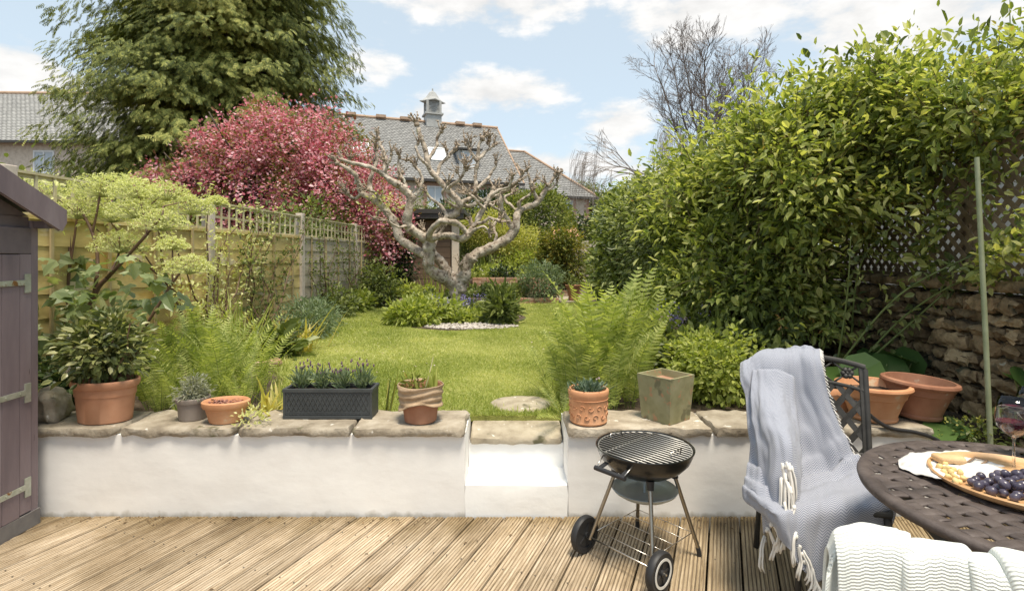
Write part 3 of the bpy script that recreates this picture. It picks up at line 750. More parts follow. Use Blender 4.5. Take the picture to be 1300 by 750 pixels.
# end fence and gate pieces
ef = thing('end_fence', 'grey brown board fence at the far end of the garden path', 'fence', (1.55, 14.4, GZ))
t = MB()
for k in range(12): t.box(k * .15, k * .15 + .145, 0, .02, 0, 1.45)
t.build('boards', M_fence_old, ef)
for z in (.3, 1.1):
    t = MB(); t.box(0, 1.8, -.05, -.001, z, z + .07); t.build('rail', M_fence_old, ef)
t = MB(); t.box(.12, .24, -.18, -.06, 0, 1.5); t.build('post', M_fence_old, ef)
t = MB(); t.add([(-.6, -.4, 1.62), (.65, -.4, 1.70), (.65, .8, 2.0), (-.6, .8, 1.92), (-.6, -.4, 1.58), (.65, -.4, 1.66), (.65, .8, 1.96), (-.6, .8, 1.88)], [(0, 1, 2, 3), (7, 6, 5, 4), (0, 4, 5, 1), (1, 5, 6, 2), (2, 6, 7, 3), (3, 7, 4, 0)])
o = t.build('tiled_porch', texmat('orange_tile', [(.42, .2, .12), (.55, .3, .2)], scale=9, rough=.9), loc=(1.55, 15.6, GZ - .06)); o.scale = (.6, .8, .98); tag(o, 'small sloping orange tiled roof above the far gate', 'roof')
# terraced beds of brick
def brickwall(name, label, x0, x1, y, z0, z1, d=.11):
    t = MB(); z = z0; r_ = 0
    while z < z1 - .01:
        x = x0 - (.11 if r_ % 2 else 0)
        while x < x1:
            a, b = max(x, x0), min(x + .212, x1)
            if b - a > .03: t.box(a, b, y - rng.uniform(0, .008), y + d, z, z + .064)
            x += .222
        z += .073; r_ += 1
    t.box(x0, x1, y + .01, y + d - .01, z0, z1 - .02)
    return tag(t.build(name, M_brick, bevel=.004), label, 'wall')
brickwall('brick_edging', 'lowest brick edging course between lawn and terraced bed', -.3, 1.0, 11.45, GZ, .54)
brickwall('brick_terrace_wall', 'low brick wall holding the upper flower terrace', -.95, .95, 12.9, .5, .90)
t = MB(); t.box(-.95, .98, 11.57, 12.9, GZ, .52); t.box(-1.2, .95, 13.02, 15.2, GZ, .86); o = t.build('terrace_soil', M_soil); struct(o)
brickwall('path_step', 'brick riser across the garden path', 1.02, 1.72, 13.3, .46, .58)
# ------------------------------------------------------------------ foliage tools
def hollow(C):
    return np.array([mnoise.noise(Vector((c[0] * 2.6, c[1] * 2.6, c[2] * 3.1))) + .5 * mnoise.noise(Vector((c[0] * 6, c[1] * 6, c[2] * 7))) > -.04 and not (c[0] > .40 and c[1] < .1 and c[2] < 1.6 and mnoise.noise(Vector(tuple(c * 5))) > -.25) for c in C])
def norm(a): return a / (np.linalg.norm(a, axis=-1, keepdims=True) + 1e-9)
def frames(D, U):
    """rotation matrices whose x axis is D and z axis near U"""
    D = norm(D); Y = norm(np.cross(U, D)); Z = np.cross(D, Y)
    return np.stack([D, Y, Z], -1)
LEAF = (np.array([(0, 0, 0), (.30, .5, .06), (.72, .36, .03), (1, 0, -.10), (.72, -.36, .03), (.30, -.5, .06), (.5, 0, -.03)], float), np.array([(0, 6, 2, 1), (6, 3, 3, 2), (0, 5, 4, 6), (6, 4, 3, 3)]))
LEAF = (np.array([(0, 0, 0), (.30, .5, .08), (.72, .38, .05), (1, 0, -.12), (.72, -.38, .05), (.30, -.5, .08)], float), np.array([(0, 3, 2, 1), (0, 5, 4, 3)]))
ROUND = (np.array([(0, 0, 0), (.12, .38, .04), (.5, .52, .02), (.88, .36, -.02), (1, 0, -.08), (.88, -.36, -.02), (.5, -.52, .02), (.12, -.38, .04)], float), np.array([(0, 4, 3, 1), (0, 7, 5, 4)][:0] + [(0, 4, 2, 1), (4, 3, 2, 2)][:0] + [(0, 4, 3, 2), (0, 6, 5, 4)]))
ROUND = (ROUND[0], [np.array([(0, 1, 2, 3, 4)]), np.array([(0, 4, 5, 6, 7)])])
QUAD = (np.array([(0, 0, 0), (.5, .5, .1), (1, 0, 0), (.5, -.5, .1)], float), np.array([(0, 2, 1, 1)][:0] + [(0, 3, 2, 1)]))
BLADE = (np.array([(0, .5, 0), (0, -.5, 0), (.6, -.35, .0), (.6, .35, 0), (1, 0, -.12)], float), [np.array([(0, 1, 2, 3)]), np.array([(3, 2, 4)])])
LOBED = (np.array([(0, 0, 0), (.1, .42, .02), (.42, .28, .03), (.55, .62, 0), (.72, .25, .02), (1, 0, -.1), (.72, -.25, .02), (.55, -.62, 0), (.42, -.28, .03), (.1, -.42, .02)], float),
         [np.array([(0, 2, 1)]), np.array([(0, 5, 4, 3, 2)]), np.array([(0, 8, 7, 6, 5)]), np.array([(0, 9, 8)])])
def spray_template():
    V = []; Fs = []
    def strip(a, b, w, dz=0):
        a = np.array(a); b = np.array(b); d = b - a; p = np.array([-d[1], d[0], 0]); p = p / (np.linalg.norm(p) + 1e-9) * w
        i = len(V); V.extend([a, (a * .45 + b * .55) + p, b, (a * .45 + b * .55) - p]); Fs.append((i, i + 3, i + 2, i + 1))
    strip((0, 0, 0), (1, 0, -.25), .05)
    for k in range(5):
        x = .12 + .17 * k; l = .36 * (1 - x * .55)
        for s in (-1, 1): strip((x, 0, -.02 - .2 * x * x), (x + l * .75, s * l * .75, -.1 - .25 * x), .05)
    return np.array(V, float), np.array(Fs)
SPRAY = spray_template()
def scatter(mb, tmpl, P, D, U, S, W=None, mi=0):
    """instances of a leaf shape: P points, D length directions, U up directions, S lengths, W widths / length"""
    T, Fs = tmpl; N = len(P); k = len(T)
    S = np.broadcast_to(np.asarray(S, float), (N,)); W = np.broadcast_to(np.asarray(1.0 if W is None else W, float), (N,))
    M = frames(D, U)
    L = T[None] * np.stack([S, S * W, S], -1)[:, None, :]
    V = np.einsum('nij,nkj->nki', M, L) + P[:, None, :]
    off = (np.arange(N) * k)[:, None, None]
    base = mb.n; mb.V.append(V.reshape(-1, 3)); mb.n += N * k
    for f in (Fs if isinstance(Fs, list) else [Fs]):
        mb.F.append(((f[None] + off).reshape(-1, f.shape[1]) + base, mi))
def rdir(n): return norm(rng.normal(size=(n, 3)))
def blob_points(blobs, n, fill=.45, lump=.22, fr=1.6, seed=0):
    """points in the outer layer of a union of ellipsoids (cx,cy,cz,rx,ry,rz); returns points and outward directions"""
    B = np.array(blobs, float); vol = (B[:, 3] * B[:, 4] * B[:, 5]) ** (2 / 3.); pr = vol / vol.sum()
    P = []; O = []; have = 0
    while have < n:
        m = int((n - have) * 1.6) + 50
        i = rng.choice(len(B), m, p=pr); d = rdir(m)
        r = 1 - fill * rng.random(m) ** 1.7
        ph = d * fr * 3 + B[i, :3] * .7 + seed
        lum = 1 + lump * (np.sin(ph[:, 0] * 1.9 + 1.3 * np.sin(ph[:, 1] * 1.3)) * np.sin(ph[:, 1] * 2.3 + ph[:, 2]) + .6 * np.sin(ph[:, 2] * 3.7 + 2 * ph[:, 0]) * np.sin(ph[:, 0] * 4.1 - ph[:, 1] * 2.2))
        p = B[i, :3] + d * B[i, 3:6] * (r * lum)[:, None]
        keep = np.ones(m, bool)
        for j in range(len(B)):
            q = (p - B[j, :3]) / B[j, 3:6]; ins = (q ** 2).sum(1) < (1 - fill) ** 2 * .8
            keep &= ~(ins & (i != j))
        P.append(p[keep]); O.append(norm((d / B[i, 3:6]))[keep]); have += keep.sum()
    return np.concatenate(P)[:n], np.concatenate(O)[:n]
def foliage(mb, blobs, clumps, per, size, rc, tmpl=LEAF, w=.5, up=.5, out=.6, droop=0., fill=.4, lump=.22, fr=1.6, zmin=None, sv=.3, mi=0, seed=0, flat=1.0, cull=None):
    C, O = blob_points(blobs, clumps, fill, lump, fr, seed)
    if cull is not None: k = cull(C); C, O = C[k], O[k]
    n = len(C) * per
    c = np.repeat(C, per, 0); o = np.repeat(O, per, 0)
    off = rng.normal(size=(n, 3)) * rc * np.array([1, 1, flat])
    P = c + off
    if zmin is not None:
        k = P[:, 2] > zmin; P, o, off = P[k], o[k], off[k]; n = len(P)
    D = norm(norm(off) * .8 + o * out + rdir(n) * .55 + np.array([0, 0, -droop]))
    U = norm(o * .7 + np.array([0, 0, up * 1.6]) + rdir(n) * .55)
    S = size * (1 + sv * rng.normal(size=n)).clip(.4, 1.9)
    scatter(mb, tmpl, P, D, U, S, w * rng.uniform(.8, 1.2, n), mi)
    return C
def wiggle(a, b, n=6, amp=.1, sag=0, seed=None):
    a = Vector(a); b = Vector(b); L = (b - a).length; s = rng.uniform(0, 99) if seed is None else seed
    out = []
    for i in range(n + 1):
        t = i / n; p = a.lerp(b, t); k = math.sin(math.pi * t)
        p += Vector((mnoise.noise(Vector((t * 2.5, s, 0))), mnoise.noise(Vector((t * 2.5, s, 5))), mnoise.noise(Vector((t * 2.5, s, 9))))) * amp * L * min(1, t * 4) * (1 if t < .99 else .6)
        p.z += sag * k * L; out.append(p)
    return out
def stems(mb, base, tips, r0, r1=None, amp=.15, n=6, sides=6, spread=.0, sag=0):
    for tp in tips:
        b = Vector(base) + Vector((rng.uniform(-1, 1) * spread, rng.uniform(-1, 1) * spread, 0))
        pts = wiggle(b, tp, n, amp, sag); m = len(pts)
        mb.tube(pts, [r0 + ((r1 or r0 * .25) - r0) * i / (m - 1) for i in range(m)], sides, cap=True)
def branching(mb, p, d, L, r, depth, split=3, ang=.5, shrink=.72, gnarl=.15, up=.1, sides=5, rmin=.002, out=None, taper=.6):
    segs = 4 if depth > 1 else 3; pts = [Vector(p)]; dd = Vector(d).normalized(); rad = [r]
    for i in range(segs):
        dd = (dd + Vector(tuple(rng.normal(size=3))) * gnarl + Vector((0, 0, up))).normalized()
        pts.append(pts[-1] + dd * (L / segs)); rad.append(max(rmin, r * (1 - (1 - taper) * (i + 1) / segs)))
    mb.tube(pts, rad, max(3, sides), cap=False)
    if out is not None and depth <= 1: out.append((pts[-1], dd))
    if depth <= 0: return
    for k in range(split):
        i = segs if k == 0 else rng.integers(1, segs + 1)
        a = rng.uniform(.4, 1) * ang * (.5 if k == 0 else 1); ax_ = Vector(tuple(rdir(1)[0])).cross(dd).normalized()
        nd = (Matrix.Rotation(a, 3, ax_) @ dd)
        branching(mb, pts[i], nd, L * shrink * rng.uniform(.75, 1.15), rad[i] * (.8 if k == 0 else .6), depth - 1, split, ang, shrink, gnarl, up, sides - 1, rmin, out, taper)

M_bark = texmat('grey_bark', [(.10, .075, .055), (.20, .155, .12), (.28, .23, .19)], scale=9, rough=.95, bump=.9, bscale=25, stretch=(1, 1, .35), bdist=.02)
M_bark_dark = texmat('dark_bark', [(.045, .032, .022), (.10, .075, .055)], scale=9, rough=.95, bump=.6)
M_pollard = texmat('pollard_bark', [(.17, .125, .09), (.38, .315, .245), (.57, .495, .41)], scale=9, rough=.92, bump=1.0, bscale=22, bdist=.02, pos=(.32, .62), spots=[((.12, .085, .06), 17, .60), ((.55, .53, .44), 11, .67), ((.36, .36, .18), 4, .66)])
M_knob = texmat('pollard_knob_bark', [(.24, .18, .125), (.44, .36, .28)], scale=14, rough=.95, bump=.8)
M_greenstem = plain('green_stem', (.16, .20, .06), .6)
M_brownstem = plain('brown_stem', (.14, .085, .05), .8)
G_ = lambda *c: c
L_conifer = leafmat('conifer_needles', [(.07, .095, .022), (.15, .18, .04), (.26, .28, .065), (.40, .39, .11)], trans=.18, rough=.7, big=.5)
L_cherry = leafmat('pink_blossom', [(.38, .10, .13), (.55, .20, .25), (.66, .33, .37), (.78, .54, .57), (.42, .20, .15)], trans=.30, rough=.7, tint=(1, .6, .65), big=1.2)
L_cherry_leaf = leafmat('bronze_leaf', [(.20, .08, .05), (.24, .19, .06), (.16, .17, .05)], trans=.3)
L_hedge = leafmat('dark_evergreen', [(.018, .035, .012), (.035, .06, .018), (.06, .09, .03)], trans=.15)
L_yew = leafmat('yew_green', [(.08, .11, .025), (.15, .19, .045), (.25, .28, .07), (.34, .35, .10)], trans=.2, big=1.0)
L_gold = leafmat('golden_leaf', [(.26, .28, .06), (.40, .39, .09), (.52, .48, .15)], trans=.35)
L_bronze = leafmat('bronze_tipped', [(.08, .10, .02), (.16, .18, .03), (.33, .27, .05)], trans=.3, big=2)
L_ivy = leafmat('pale_hedge_leaf', [(.09, .125, .035), (.18, .22, .065), (.31, .345, .12), (.46, .48, .22)], trans=.3, big=1.5)
L_bush = leafmat('broad_bush_leaf', [(.075, .10, .028), (.16, .20, .05), (.30, .335, .09), (.43, .45, .15), (.50, .49, .20)], trans=.42, rough=.5, big=.9)
L_bush2 = leafmat('blue_green_leaf', [(.07, .095, .035), (.14, .17, .06), (.25, .28, .11), (.38, .40, .18)], trans=.3, rough=.4, big=1.1)
L_bronze_tip = leafmat('bronze_new_leaf', [(.34, .16, .06), (.42, .30, .10), (.45, .38, .12)], trans=.4)
L_young = leafmat('young_leaf', [(.13, .185, .045), (.24, .30, .08), (.38, .42, .15)], trans=.4)
L_fern = leafmat('fern_frond', [(.20, .25, .06), (.28, .33, .085), (.38, .42, .13), (.48, .50, .19)], trans=.4, rough=.6)
L_lime = leafmat('lime_leaf', [(.17, .215, .045), (.30, .345, .08), (.44, .46, .14)], trans=.4)
L_mid = leafmat('mid_green_leaf', [(.075, .10, .03), (.15, .185, .055), (.25, .28, .09)], trans=.3)
L_pot = leafmat('glossy_potted_leaf', [(.06, .08, .03), (.12, .145, .05), (.22, .24, .09), (.46, .45, .24)], trans=.25, rough=.32)
L_grey = leafmat('silver_leaf', [(.22, .23, .17), (.34, .35, .27), (.42, .43, .34)], trans=.2)
L_lav = leafmat('lavender_leaf', [(.12, .17, .09), (.19, .25, .14), (.28, .33, .20)], trans=.2)
L_umbel = leafmat('umbel_floret', [(.48, .50, .20), (.60, .61, .29), (.70, .69, .40)], trans=.35, rough=.7)
L_big = leafmat('round_leaf', [(.03, .07, .02), (.055, .11, .03), (.09, .16, .04)], trans=.3, rough=.4)
L_grass = leafmat('grass_blade', [(.20, .245, .05), (.30, .35, .085), (.41, .44, .14), (.55, .54, .26)], trans=.35, rough=.6, big=1.1)
L_yel = leafmat('yellowed_hosta', [(.45, .38, .10), (.55, .47, .16), (.25, .26, .06)], trans=.35)
P_violet = leafmat('violet_petal', [(.22, .18, .48), (.38, .33, .62), (.5, .45, .7)], trans=.3, tint=(.8, .8, 1))
P_white = leafmat('white_petal', [(.70, .66, .60), (.8, .78, .74)], trans=.3, tint=(.9, .9, .9))
P_pinkw = leafmat('pale_pink_petal', [(.62, .45, .48), (.7, .58, .6)], trans=.3, tint=(.9, .7, .8))
def tree(name, label, cat, loc, group=None): return thing(name, label, cat, loc, 0, group)
Vz = Vector

# grass: blades on the lawn
N = 230000
Xg = rng.uniform(-3.1, 1.6, N * 2); Yg = 3.3 + (rng.random(N * 2) ** 1.5) * 8.3
k = inside(Xg, Yg, LP); k[((Xg - ax(662, 3.68)) ** 2 + (Yg - 3.68) ** 2) < .19 ** 2] = False
k &= ~(rng.random(len(Xg)) < .55 * (np.sin(Xg * 3.1 + 2 * np.sin(Yg * 2.3)) * np.sin(Yg * 2.9 + 1.7 * Xg) > .55))
k &= ~((((Xg - ax(585, 8.6)) / 1.05) ** 2 + ((Yg - 8.7) / 1.35) ** 2) < 1)
Xg, Yg = Xg[k][:N], Yg[k][:N]; n = len(Xg)
P = np.stack([Xg, Yg, np.full(n, LZ - .002)], -1)
patch = np.sin(Xg * 2.1 + 1.3 * np.sin(Yg * 1.7)) * np.sin(Yg * 1.3 + Xg) 
D = norm(np.stack([rng.normal(0, .55, n), rng.normal(0, .55, n), np.full(n, .55)], -1)); U = rdir(n)
g = MB(); scatter(g, BLADE, P, D, U, (.020 + .012 * rng.random(n)) * (1 + .35 * patch) * (1 + .25 * (Yg - 3.3) / 8), np.full(n, .12) * (1 + .18 * (Yg - 3.3)))
stuff(g.build('lawn_grass', L_grass), 'sunlit mown grass of the lawn', 'grass')
# longer tufts along the lawn's edges and front
g = MB(); n = 9000
i = rng.integers(0, len(LP), n); LPa = np.array(LP); P = np.concatenate([LPa[i] + rng.normal(0, .05, (n, 2)), np.full((n, 1), LZ - .01)], 1)
k = (P[:, 1] > 3.36) & ~((P[:, 1] < 3.44) & (P[:, 0] > -.27) & (P[:, 0] < .32)); P = P[k]; n = len(P)
D = norm(np.stack([rng.normal(0, .45, n), rng.normal(0, .45, n), np.ones(n)], -1)); scatter(g, BLADE, P, D, rdir(n), .03 + .05 * rng.random(n), .12)
stuff(g.build('edge_grass', L_grass), 'longer grass along the edge of the lawn', 'grass')

g = MB(); n = 420; X_ = rng.uniform(-2.8, 1.3, n); Y_ = 3.6 + rng.random(n) ** 1.3 * 7; k = inside(X_, Y_, LP) & (np.sin(X_ * 2.2 + Y_) > -.3); X_, Y_ = X_[k], Y_[k]; n = len(X_)
scatter(g, QUAD, np.stack([X_, Y_, np.full(n, LZ + .022)], -1), norm(rdir(n) * [1, 1, .2]), norm(rdir(n) * .4 + [0, 0, 1]), rng.uniform(.010, .022, n), .8)
stuff(g.build('fallen_petals', P_pinkw), 'pale petals fallen on the lawn', 'petals')

# ------------------------------------------------------------------ conifer behind the fence
cf = tree('conifer_tree', 'huge dark green conifer towering behind the pink blossom tree', 'tree', (-7.8, 14.6, GZ))
t = MB(); t.tube([(0, 0, 0), (.1, 0, 4), (0, .1, 9), (0, 0, 13)], [.42, .34, .2, .05], 10); trunk = t
g = MB(); PP = []; DD = []; SS = []
zs = np.concatenate([np.arange(.9, 12.6, .27)])
for z in zs:
    prof_r = 3.85 * (1 - ((z - 3.2) / 10.8) ** 2 * .6) if z > 3.2 else 3.85 - (3.2 - z) * .1
    if z > 10.5: prof_r *= max(.1, (13.2 - z) / 2.7)
    nb_r = 27 if z > 1 else 12
    for q in range(nb_r):
        a = rng.uniform(0, 2 * math.pi)
        L = prof_r * (rng.uniform(.55, 1.06) if rng.random() > .1 else rng.uniform(.98, 1.07)); h0 = z + rng.uniform(-.15, .15)
        dirv = np.array([math.cos(a), math.sin(a), 0]); tip_drop = rng.uniform(.15, .6)
        if q % 3 == 0: trunk.tube([(0, 0, h0 + .2), tuple(dirv * L * .35 + [0, 0, h0 + .4]), tuple(dirv * L * .62 + [0, 0, h0 + .3])], [.05, .035, .01], 4, cap=False)
        m = 84
        tt = rng.uniform(.42, 1.0, m); side = np.array([-dirv[1], dirv[0], 0])
        lat = rng.normal(0, .34, m) * (1.25 - tt)[:] * 1.8
        p = dirv[None] * (tt * L)[:, None] + side[None] * lat[:, None]
        p[:, 2] += h0 + .5 * np.sin(tt * 2.2) - tip_drop * np.maximum(0, tt - .6) ** 1.2 * 1.6 - np.abs(lat) * .3 - rng.uniform(0, .25, m)
        d = norm(dirv[None] * .9 + side[None] * (np.sign(lat) * .6)[:, None] + np.array([0, 0, -.75]) + rng.normal(0, .3, (m, 3)))
        PP.append(p); DD.append(d); SS.append(rng.uniform(.12, .30, m))
PP = np.concatenate(PP); DD = np.concatenate(DD); SS = np.concatenate(SS)
scatter(g, SPRAY, PP, DD, norm(PP * np.array([1, 1, 0]) + np.array([0, 0, 2.2]) + rng.normal(0, .5, PP.shape)), SS, 1.15)
trunk.build('trunk', M_bark_dark, cf, smooth=True); g.build('crown', L_conifer, cf)

# ------------------------------------------------------------------ pink blossom tree
ch = tree('blossom_tree', 'broad tree covered in deep pink blossom behind the fence', 'tree', (-5.25, 11.7, GZ + .0))
blobs = [(-1.95, 0, 2.15, 1.0, 1.0, .85), (0, 0, 2.5, 1.9, 1.5, 1.45), (-1.45, 0, 2.0, 1.35, 1.3, 1.15), (1.4, -.1, 2.25, 1.25, 1.3, 1.35), (2.35, 0, 1.75, .72, 1.0, .85), (.55, 0, 3.3, 1.35, 1.2, .95), (-.6, .2, 3.0, 1.2, 1.2, .9), (1.6, .1, 2.7, 1.0, 1.1, .8), (1.9, .1, 1.3, 1.0, 1.0, .7), (-.4, 0, 1.3, 1.9, 1.2, .7)]
g = MB(); foliage(g, blobs, 5600, 16, .055, .085, tmpl=QUAD, w=.9, fill=.5, lump=.24, fr=2.6, out=.4, cull=lambda C: np.array([mnoise.noise(Vector(tuple(c * 2.1))) + .5 * mnoise.noise(Vector(tuple(c * 5))) > -.16 for c in C]))
g.build('blossom', L_cherry, ch)
g = MB(); foliage(g, blobs, 2600, 6, .08, .11, w=.45, fill=.5, lump=.2, fr=2.2); g.build('leaves', L_cherry_leaf, ch)
t = MB(); t.tube([(0, 0, 0), (.05, 0, .7), (0, 0, 1.1)], [.16, .13, .12], 8)
for q in range(30):
    a = rng.uniform(0, 6.3); rr = rng.uniform(.5, 2.5); stems(t, (0, 0, 1.0), [(rr * math.cos(a), rr * .6 * math.sin(a), rng.uniform(1.8, 3.9))], .06, .012)
t.build('trunk', M_bark_dark, ch, smooth=True)

# greenery between the fence and the trees
def shrub(name, label, cat, loc, blobs, mat, clumps, per, size, rc, nst=8, group=None, stemmat=None, part='foliage', **kw):
    o = tree(name, label, cat, loc, group); g = MB(); foliage(g, blobs, clumps, per, size, rc, **kw); g.build(part, mat, o)
    t = MB(); top = max(b[2] for b in blobs)
    tips = [(b[0] + rng.uniform(-.6, .6) * b[3], b[1] + rng.uniform(-.6, .6) * b[4], b[2] + rng.uniform(-.2, .5) * b[5]) for b in blobs for _ in range(max(1, nst // len(blobs)))]
    stems(t, (0, 0, 0), tips, .012 + .012 * top, spread=.05 + .03 * top); t.build('stem', stemmat or M_brownstem, o, smooth=True)
    return o
shrub('green_shrub', 'mid green shrub rising above the trellis below the pink blossom', 'shrub', (-3.75, 9.9, GZ), [(0, 0, 1.35, .45, .5, .75), (.1, .9, 1.3, .45, .5, .7), (-.2, -.8, 1.2, .4, .5, .6)], L_mid, 420, 12, .075, .10, zmin=.1)
shrub('hedge', 'dark hedge behind the first fence panels', 'hedge', (-5.4, 6.3, GZ), [(0, 0, .9, .6, 1.6, .95), (.25, -2.2, .8, .6, 1.2, .9), (.0, 2, .9, .6, 1.3, .9)], L_mid, 1100, 12, .07, .12, fill=.3)
# bare white-budded shrub by the far house
t = MB(); outp = []
o = tree('budding_shrub', 'leafless pale shrub with opening buds in front of the slate roofed house', 'shrub', (-6.9, 7.6, GZ))
for q in range(16): branching(t, (rng.uniform(-.9, .9), rng.uniform(-.3, .3), 0), (rng.uniform(-.35, .35), rng.uniform(-.3, .3), 1), 1.0, .02, 3, 3, .6, .62, .15, .05, 5, .003, outp)
t.build('branches', M_bark, o)
g = MB(); Pp = np.array([tuple(p) for p, _ in outp]); n = len(Pp) * 4; Pp = np.repeat(Pp, 4, 0) + rng.normal(0, .04, (n, 3)); scatter(g, LEAF, Pp, rdir(n), rdir(n), .045, .5); g.build('leaves', L_umbel, o)

# ------------------------------------------------------------------ pollard tree
TY = 9.2
pt = tree('pollard_tree', 'gnarled leafless pollard tree with knobbly branch ends in the middle of the lawn', 'tree', (ax(581, TY), TY, LZ))
org = pt.location.copy()
def TP(x, y, dY=0): p = at(x, y, TY + dY) - org; return p
tk = MB(); kn = MB(); limbs = []
def smoothpts(pts, sub=5):
    P = [pts[0]] + list(pts) + [pts[-1]]; out = []
    for i in range(1, len(P) - 2):
        for s in range(sub):
            u = s / sub; a, b_, c, d = P[i - 1], P[i], P[i + 1], P[i + 2]
            out.append(tuple(.5 * ((2 * b_[j]) + (-a[j] + c[j]) * u + (2 * a[j] - 5 * b_[j] + 4 * c[j] - d[j]) * u * u + (-a[j] + 3 * b_[j] - 3 * c[j] + d[j]) * u ** 3) for j in range(len(b_))))
    out.append(tuple(P[-2])); return out
def limb(spec, sides=12, knob=True, mb=None):
    """spec rows: px, py, depth offset, width in px"""
    pts = smoothpts([(x, y, d, w) for x, y, d, w in spec], 9); P = []; Rr = []
    sc = TY / F
    for i, (x, y, d, w) in enumerate(pts):
        nse = mnoise.noise(Vector((x * .11, y * .11, d))) * .22 + mnoise.noise(Vector((x * .3, y * .3, d + 7))) * .12
        P.append(TP(x, y, d) + Vector((mnoise.noise(Vector((x * .09, 3, y * .09))), mnoise.noise(Vector((x * .09, 8, y * .09))), 0)) * .02); Rr.append(max(.007, w * .37 * sc * (1 + nse)))
    (mb or tk).tube(P, Rr, sides); limbs.append((P, Rr))
    if knob:
        burr(P[-1], (P[-1] - P[-4]).normalized(), Rr[-1])
def lump(mb, p, r, sq=1.0, n=7):
    V = []; Fs = []; s0 = rng.uniform(0, 99)
    for i in range(n + 1):
        th = math.pi * i / n
        for j in range(n + 2):
            ph = 2 * math.pi * j / (n + 2); d = Vector((math.sin(th) * math.cos(ph), math.sin(th) * math.sin(ph), math.cos(th) * sq))
            V.append(tuple(Vector(p) + d * r * (1 + .45 * mnoise.noise(d * 2.2 + Vector((s0, 0, 0))))))
    m = n + 2
    for i in range(n):
        for j in range(m): Fs.append((i * m + j, (i + 1) * m + j, (i + 1) * m + (j + 1) % m, i * m + (j + 1) % m))
    mb.add(V, Fs)
def burr(p, d, r):
    """pollard end: swollen knuckle with short stubs"""
    r = max(r, .018); lump(kn, p, r * 1.7)
    for q in range(int(rng.integers(6, 11))):
        dd = (d * .9 + Vector(tuple(rdir(1)[0])) * .95 + Vector((0, 0, .25))).normalized(); L = rng.uniform(.05, .15)
        a = Vector(p) + dd * r * .6; b_ = a + dd * L + Vector((0, 0, L * .25)); kn.tube([a, (a + b_) / 2 + Vector(tuple(rng.normal(0, .008, 3))), b_], [r * .6, r * .45, r * .42], 6)
        lump(kn, b_, r * .75, n=5)
        if rng.random() < .6:
            dd2 = (dd + Vector(tuple(rdir(1)[0])) * .9).normalized(); c = b_ + dd2 * rng.uniform(.03, .07); kn.tube([b_, c], [r * .35, r * .2], 5); lump(kn, c, r * .45, n=4)
def side(x, y, d, pts, w0=7, w1=4): limb([(x, y, d, w0)] + [(a, b_, dd, w0 + (w1 - w0) * (i + 1) / len(pts)) for i, (a, b_, dd) in enumerate(pts)], 8)
# trunk and scaffold limbs
limb([(581, 400, 0, 34), (581, 390, 0, 27), (580, 375, 0, 24), (583, 362, 0, 27), (588, 350, .02, 24), (592, 336, .05, 21), (599, 326, .05, 22)], 16, knob=False)
limb([(582, 366, 0, 22), (574, 360, -.03, 23), (562, 352, -.08, 21), (550, 345, -.12, 20), (544, 337, -.15, 18), (545, 322, -.15, 19), (544, 308, -.15, 20), (543, 300, -.15, 18)], 14, knob=False)
limb([(580, 358, .1, 16), (574, 350, .15, 15), (562, 336, .22, 16), (556, 329, .25, 17), (552, 322, .26, 12)], 12, knob=False)
limb([(541, 326, -.15, 13), (537, 322, -.12, 16), (524, 315, 0, 15), (508, 302, .1, 15), (500, 282, .15, 14), (487, 264, .15, 13), (474, 253, .1, 12), (459, 245, .05, 9), (455, 232, 0, 8), (452, 222, -.05, 8), (438, 213, -.1, 7), (427, 207, -.15, 5)], 12)
limb([(544, 306, -.15, 17), (536, 300, -.2, 16), (524, 293, -.25, 15), (517, 284, -.3, 14), (519, 266, -.35, 13), (521, 250, -.35, 12), (511, 238, -.4, 11), (499, 231, -.45, 11), (486, 221, -.45, 8), (474, 214, -.5, 7), (460, 209, -.5, 6), (444, 206, -.55, 5), (434, 203, -.55, 4)], 12)
limb([(543, 306, -.15, 15), (552, 302, -.25, 13), (569, 299, -.35, 12), (586, 303, -.42, 12), (595, 297, -.42, 11), (602, 286, -.4, 9), (614, 266, -.35, 8), (622, 250, -.35, 7), (627, 240, -.3, 6)], 12)
limb([(549, 318, -.05, 11), (545, 298, -.3, 11), (556, 283, -.5, 11), (569, 281, -.55, 10), (583, 286, -.5, 9), (594, 297, -.42, 9)], 10, knob=False)
limb([(545, 300, -.1, 13), (556, 286, .0, 12), (568, 276, .05, 12), (579, 271, .05, 12), (583, 258, .0, 12), (575, 248, -.02, 11), (563, 236, -.05, 10), (552, 223, -.08, 9), (543, 208, -.1, 9), (540, 190, -.1, 8), (534, 174, -.1, 7), (529, 158, -.1, 6)], 12)
limb([(583, 257, 0, 9), (595, 253, .1, 9), (603, 243, .15, 8), (604, 226, .2, 7), (607, 203, .2, 7), (608, 188, .2, 6), (612, 176, .2, 5)], 10)
limb([(590, 346, .05, 18), (594, 334, .1, 19), (603, 324, .15, 19), (625, 314, .25, 18), (640, 306, .3, 17), (651, 296, .35, 16), (655, 284, .35, 14), (657, 272, .4, 13), (667, 264, .45, 12), (681, 258, .5, 11), (690, 245, .5, 8), (700, 230, .55, 6), (705, 222, .55, 5)], 14)
limb([(652, 292, .35, 11), (645, 280, .3, 10), (638, 270, .25, 9), (636, 256, .2, 9), (637, 246, .2, 7), (648, 238, .1, 6), (660, 228, .05, 5), (664, 219, 0, 5)], 10)
side(659, 268, .4, [(661, 256, .35), (668, 250, .3), (676, 243, .25)], 7, 4); side(636, 268, .25, [(625, 262, .1), (614, 256, 0), (604, 249, -.1)], 6, 4)
side(683, 256, .5, [(676, 240, .45), (672, 226, .4), (669, 216, .4)], 7, 4); side(692, 243, .5, [(703, 237, .6), (708, 229, .6)], 5, 4)
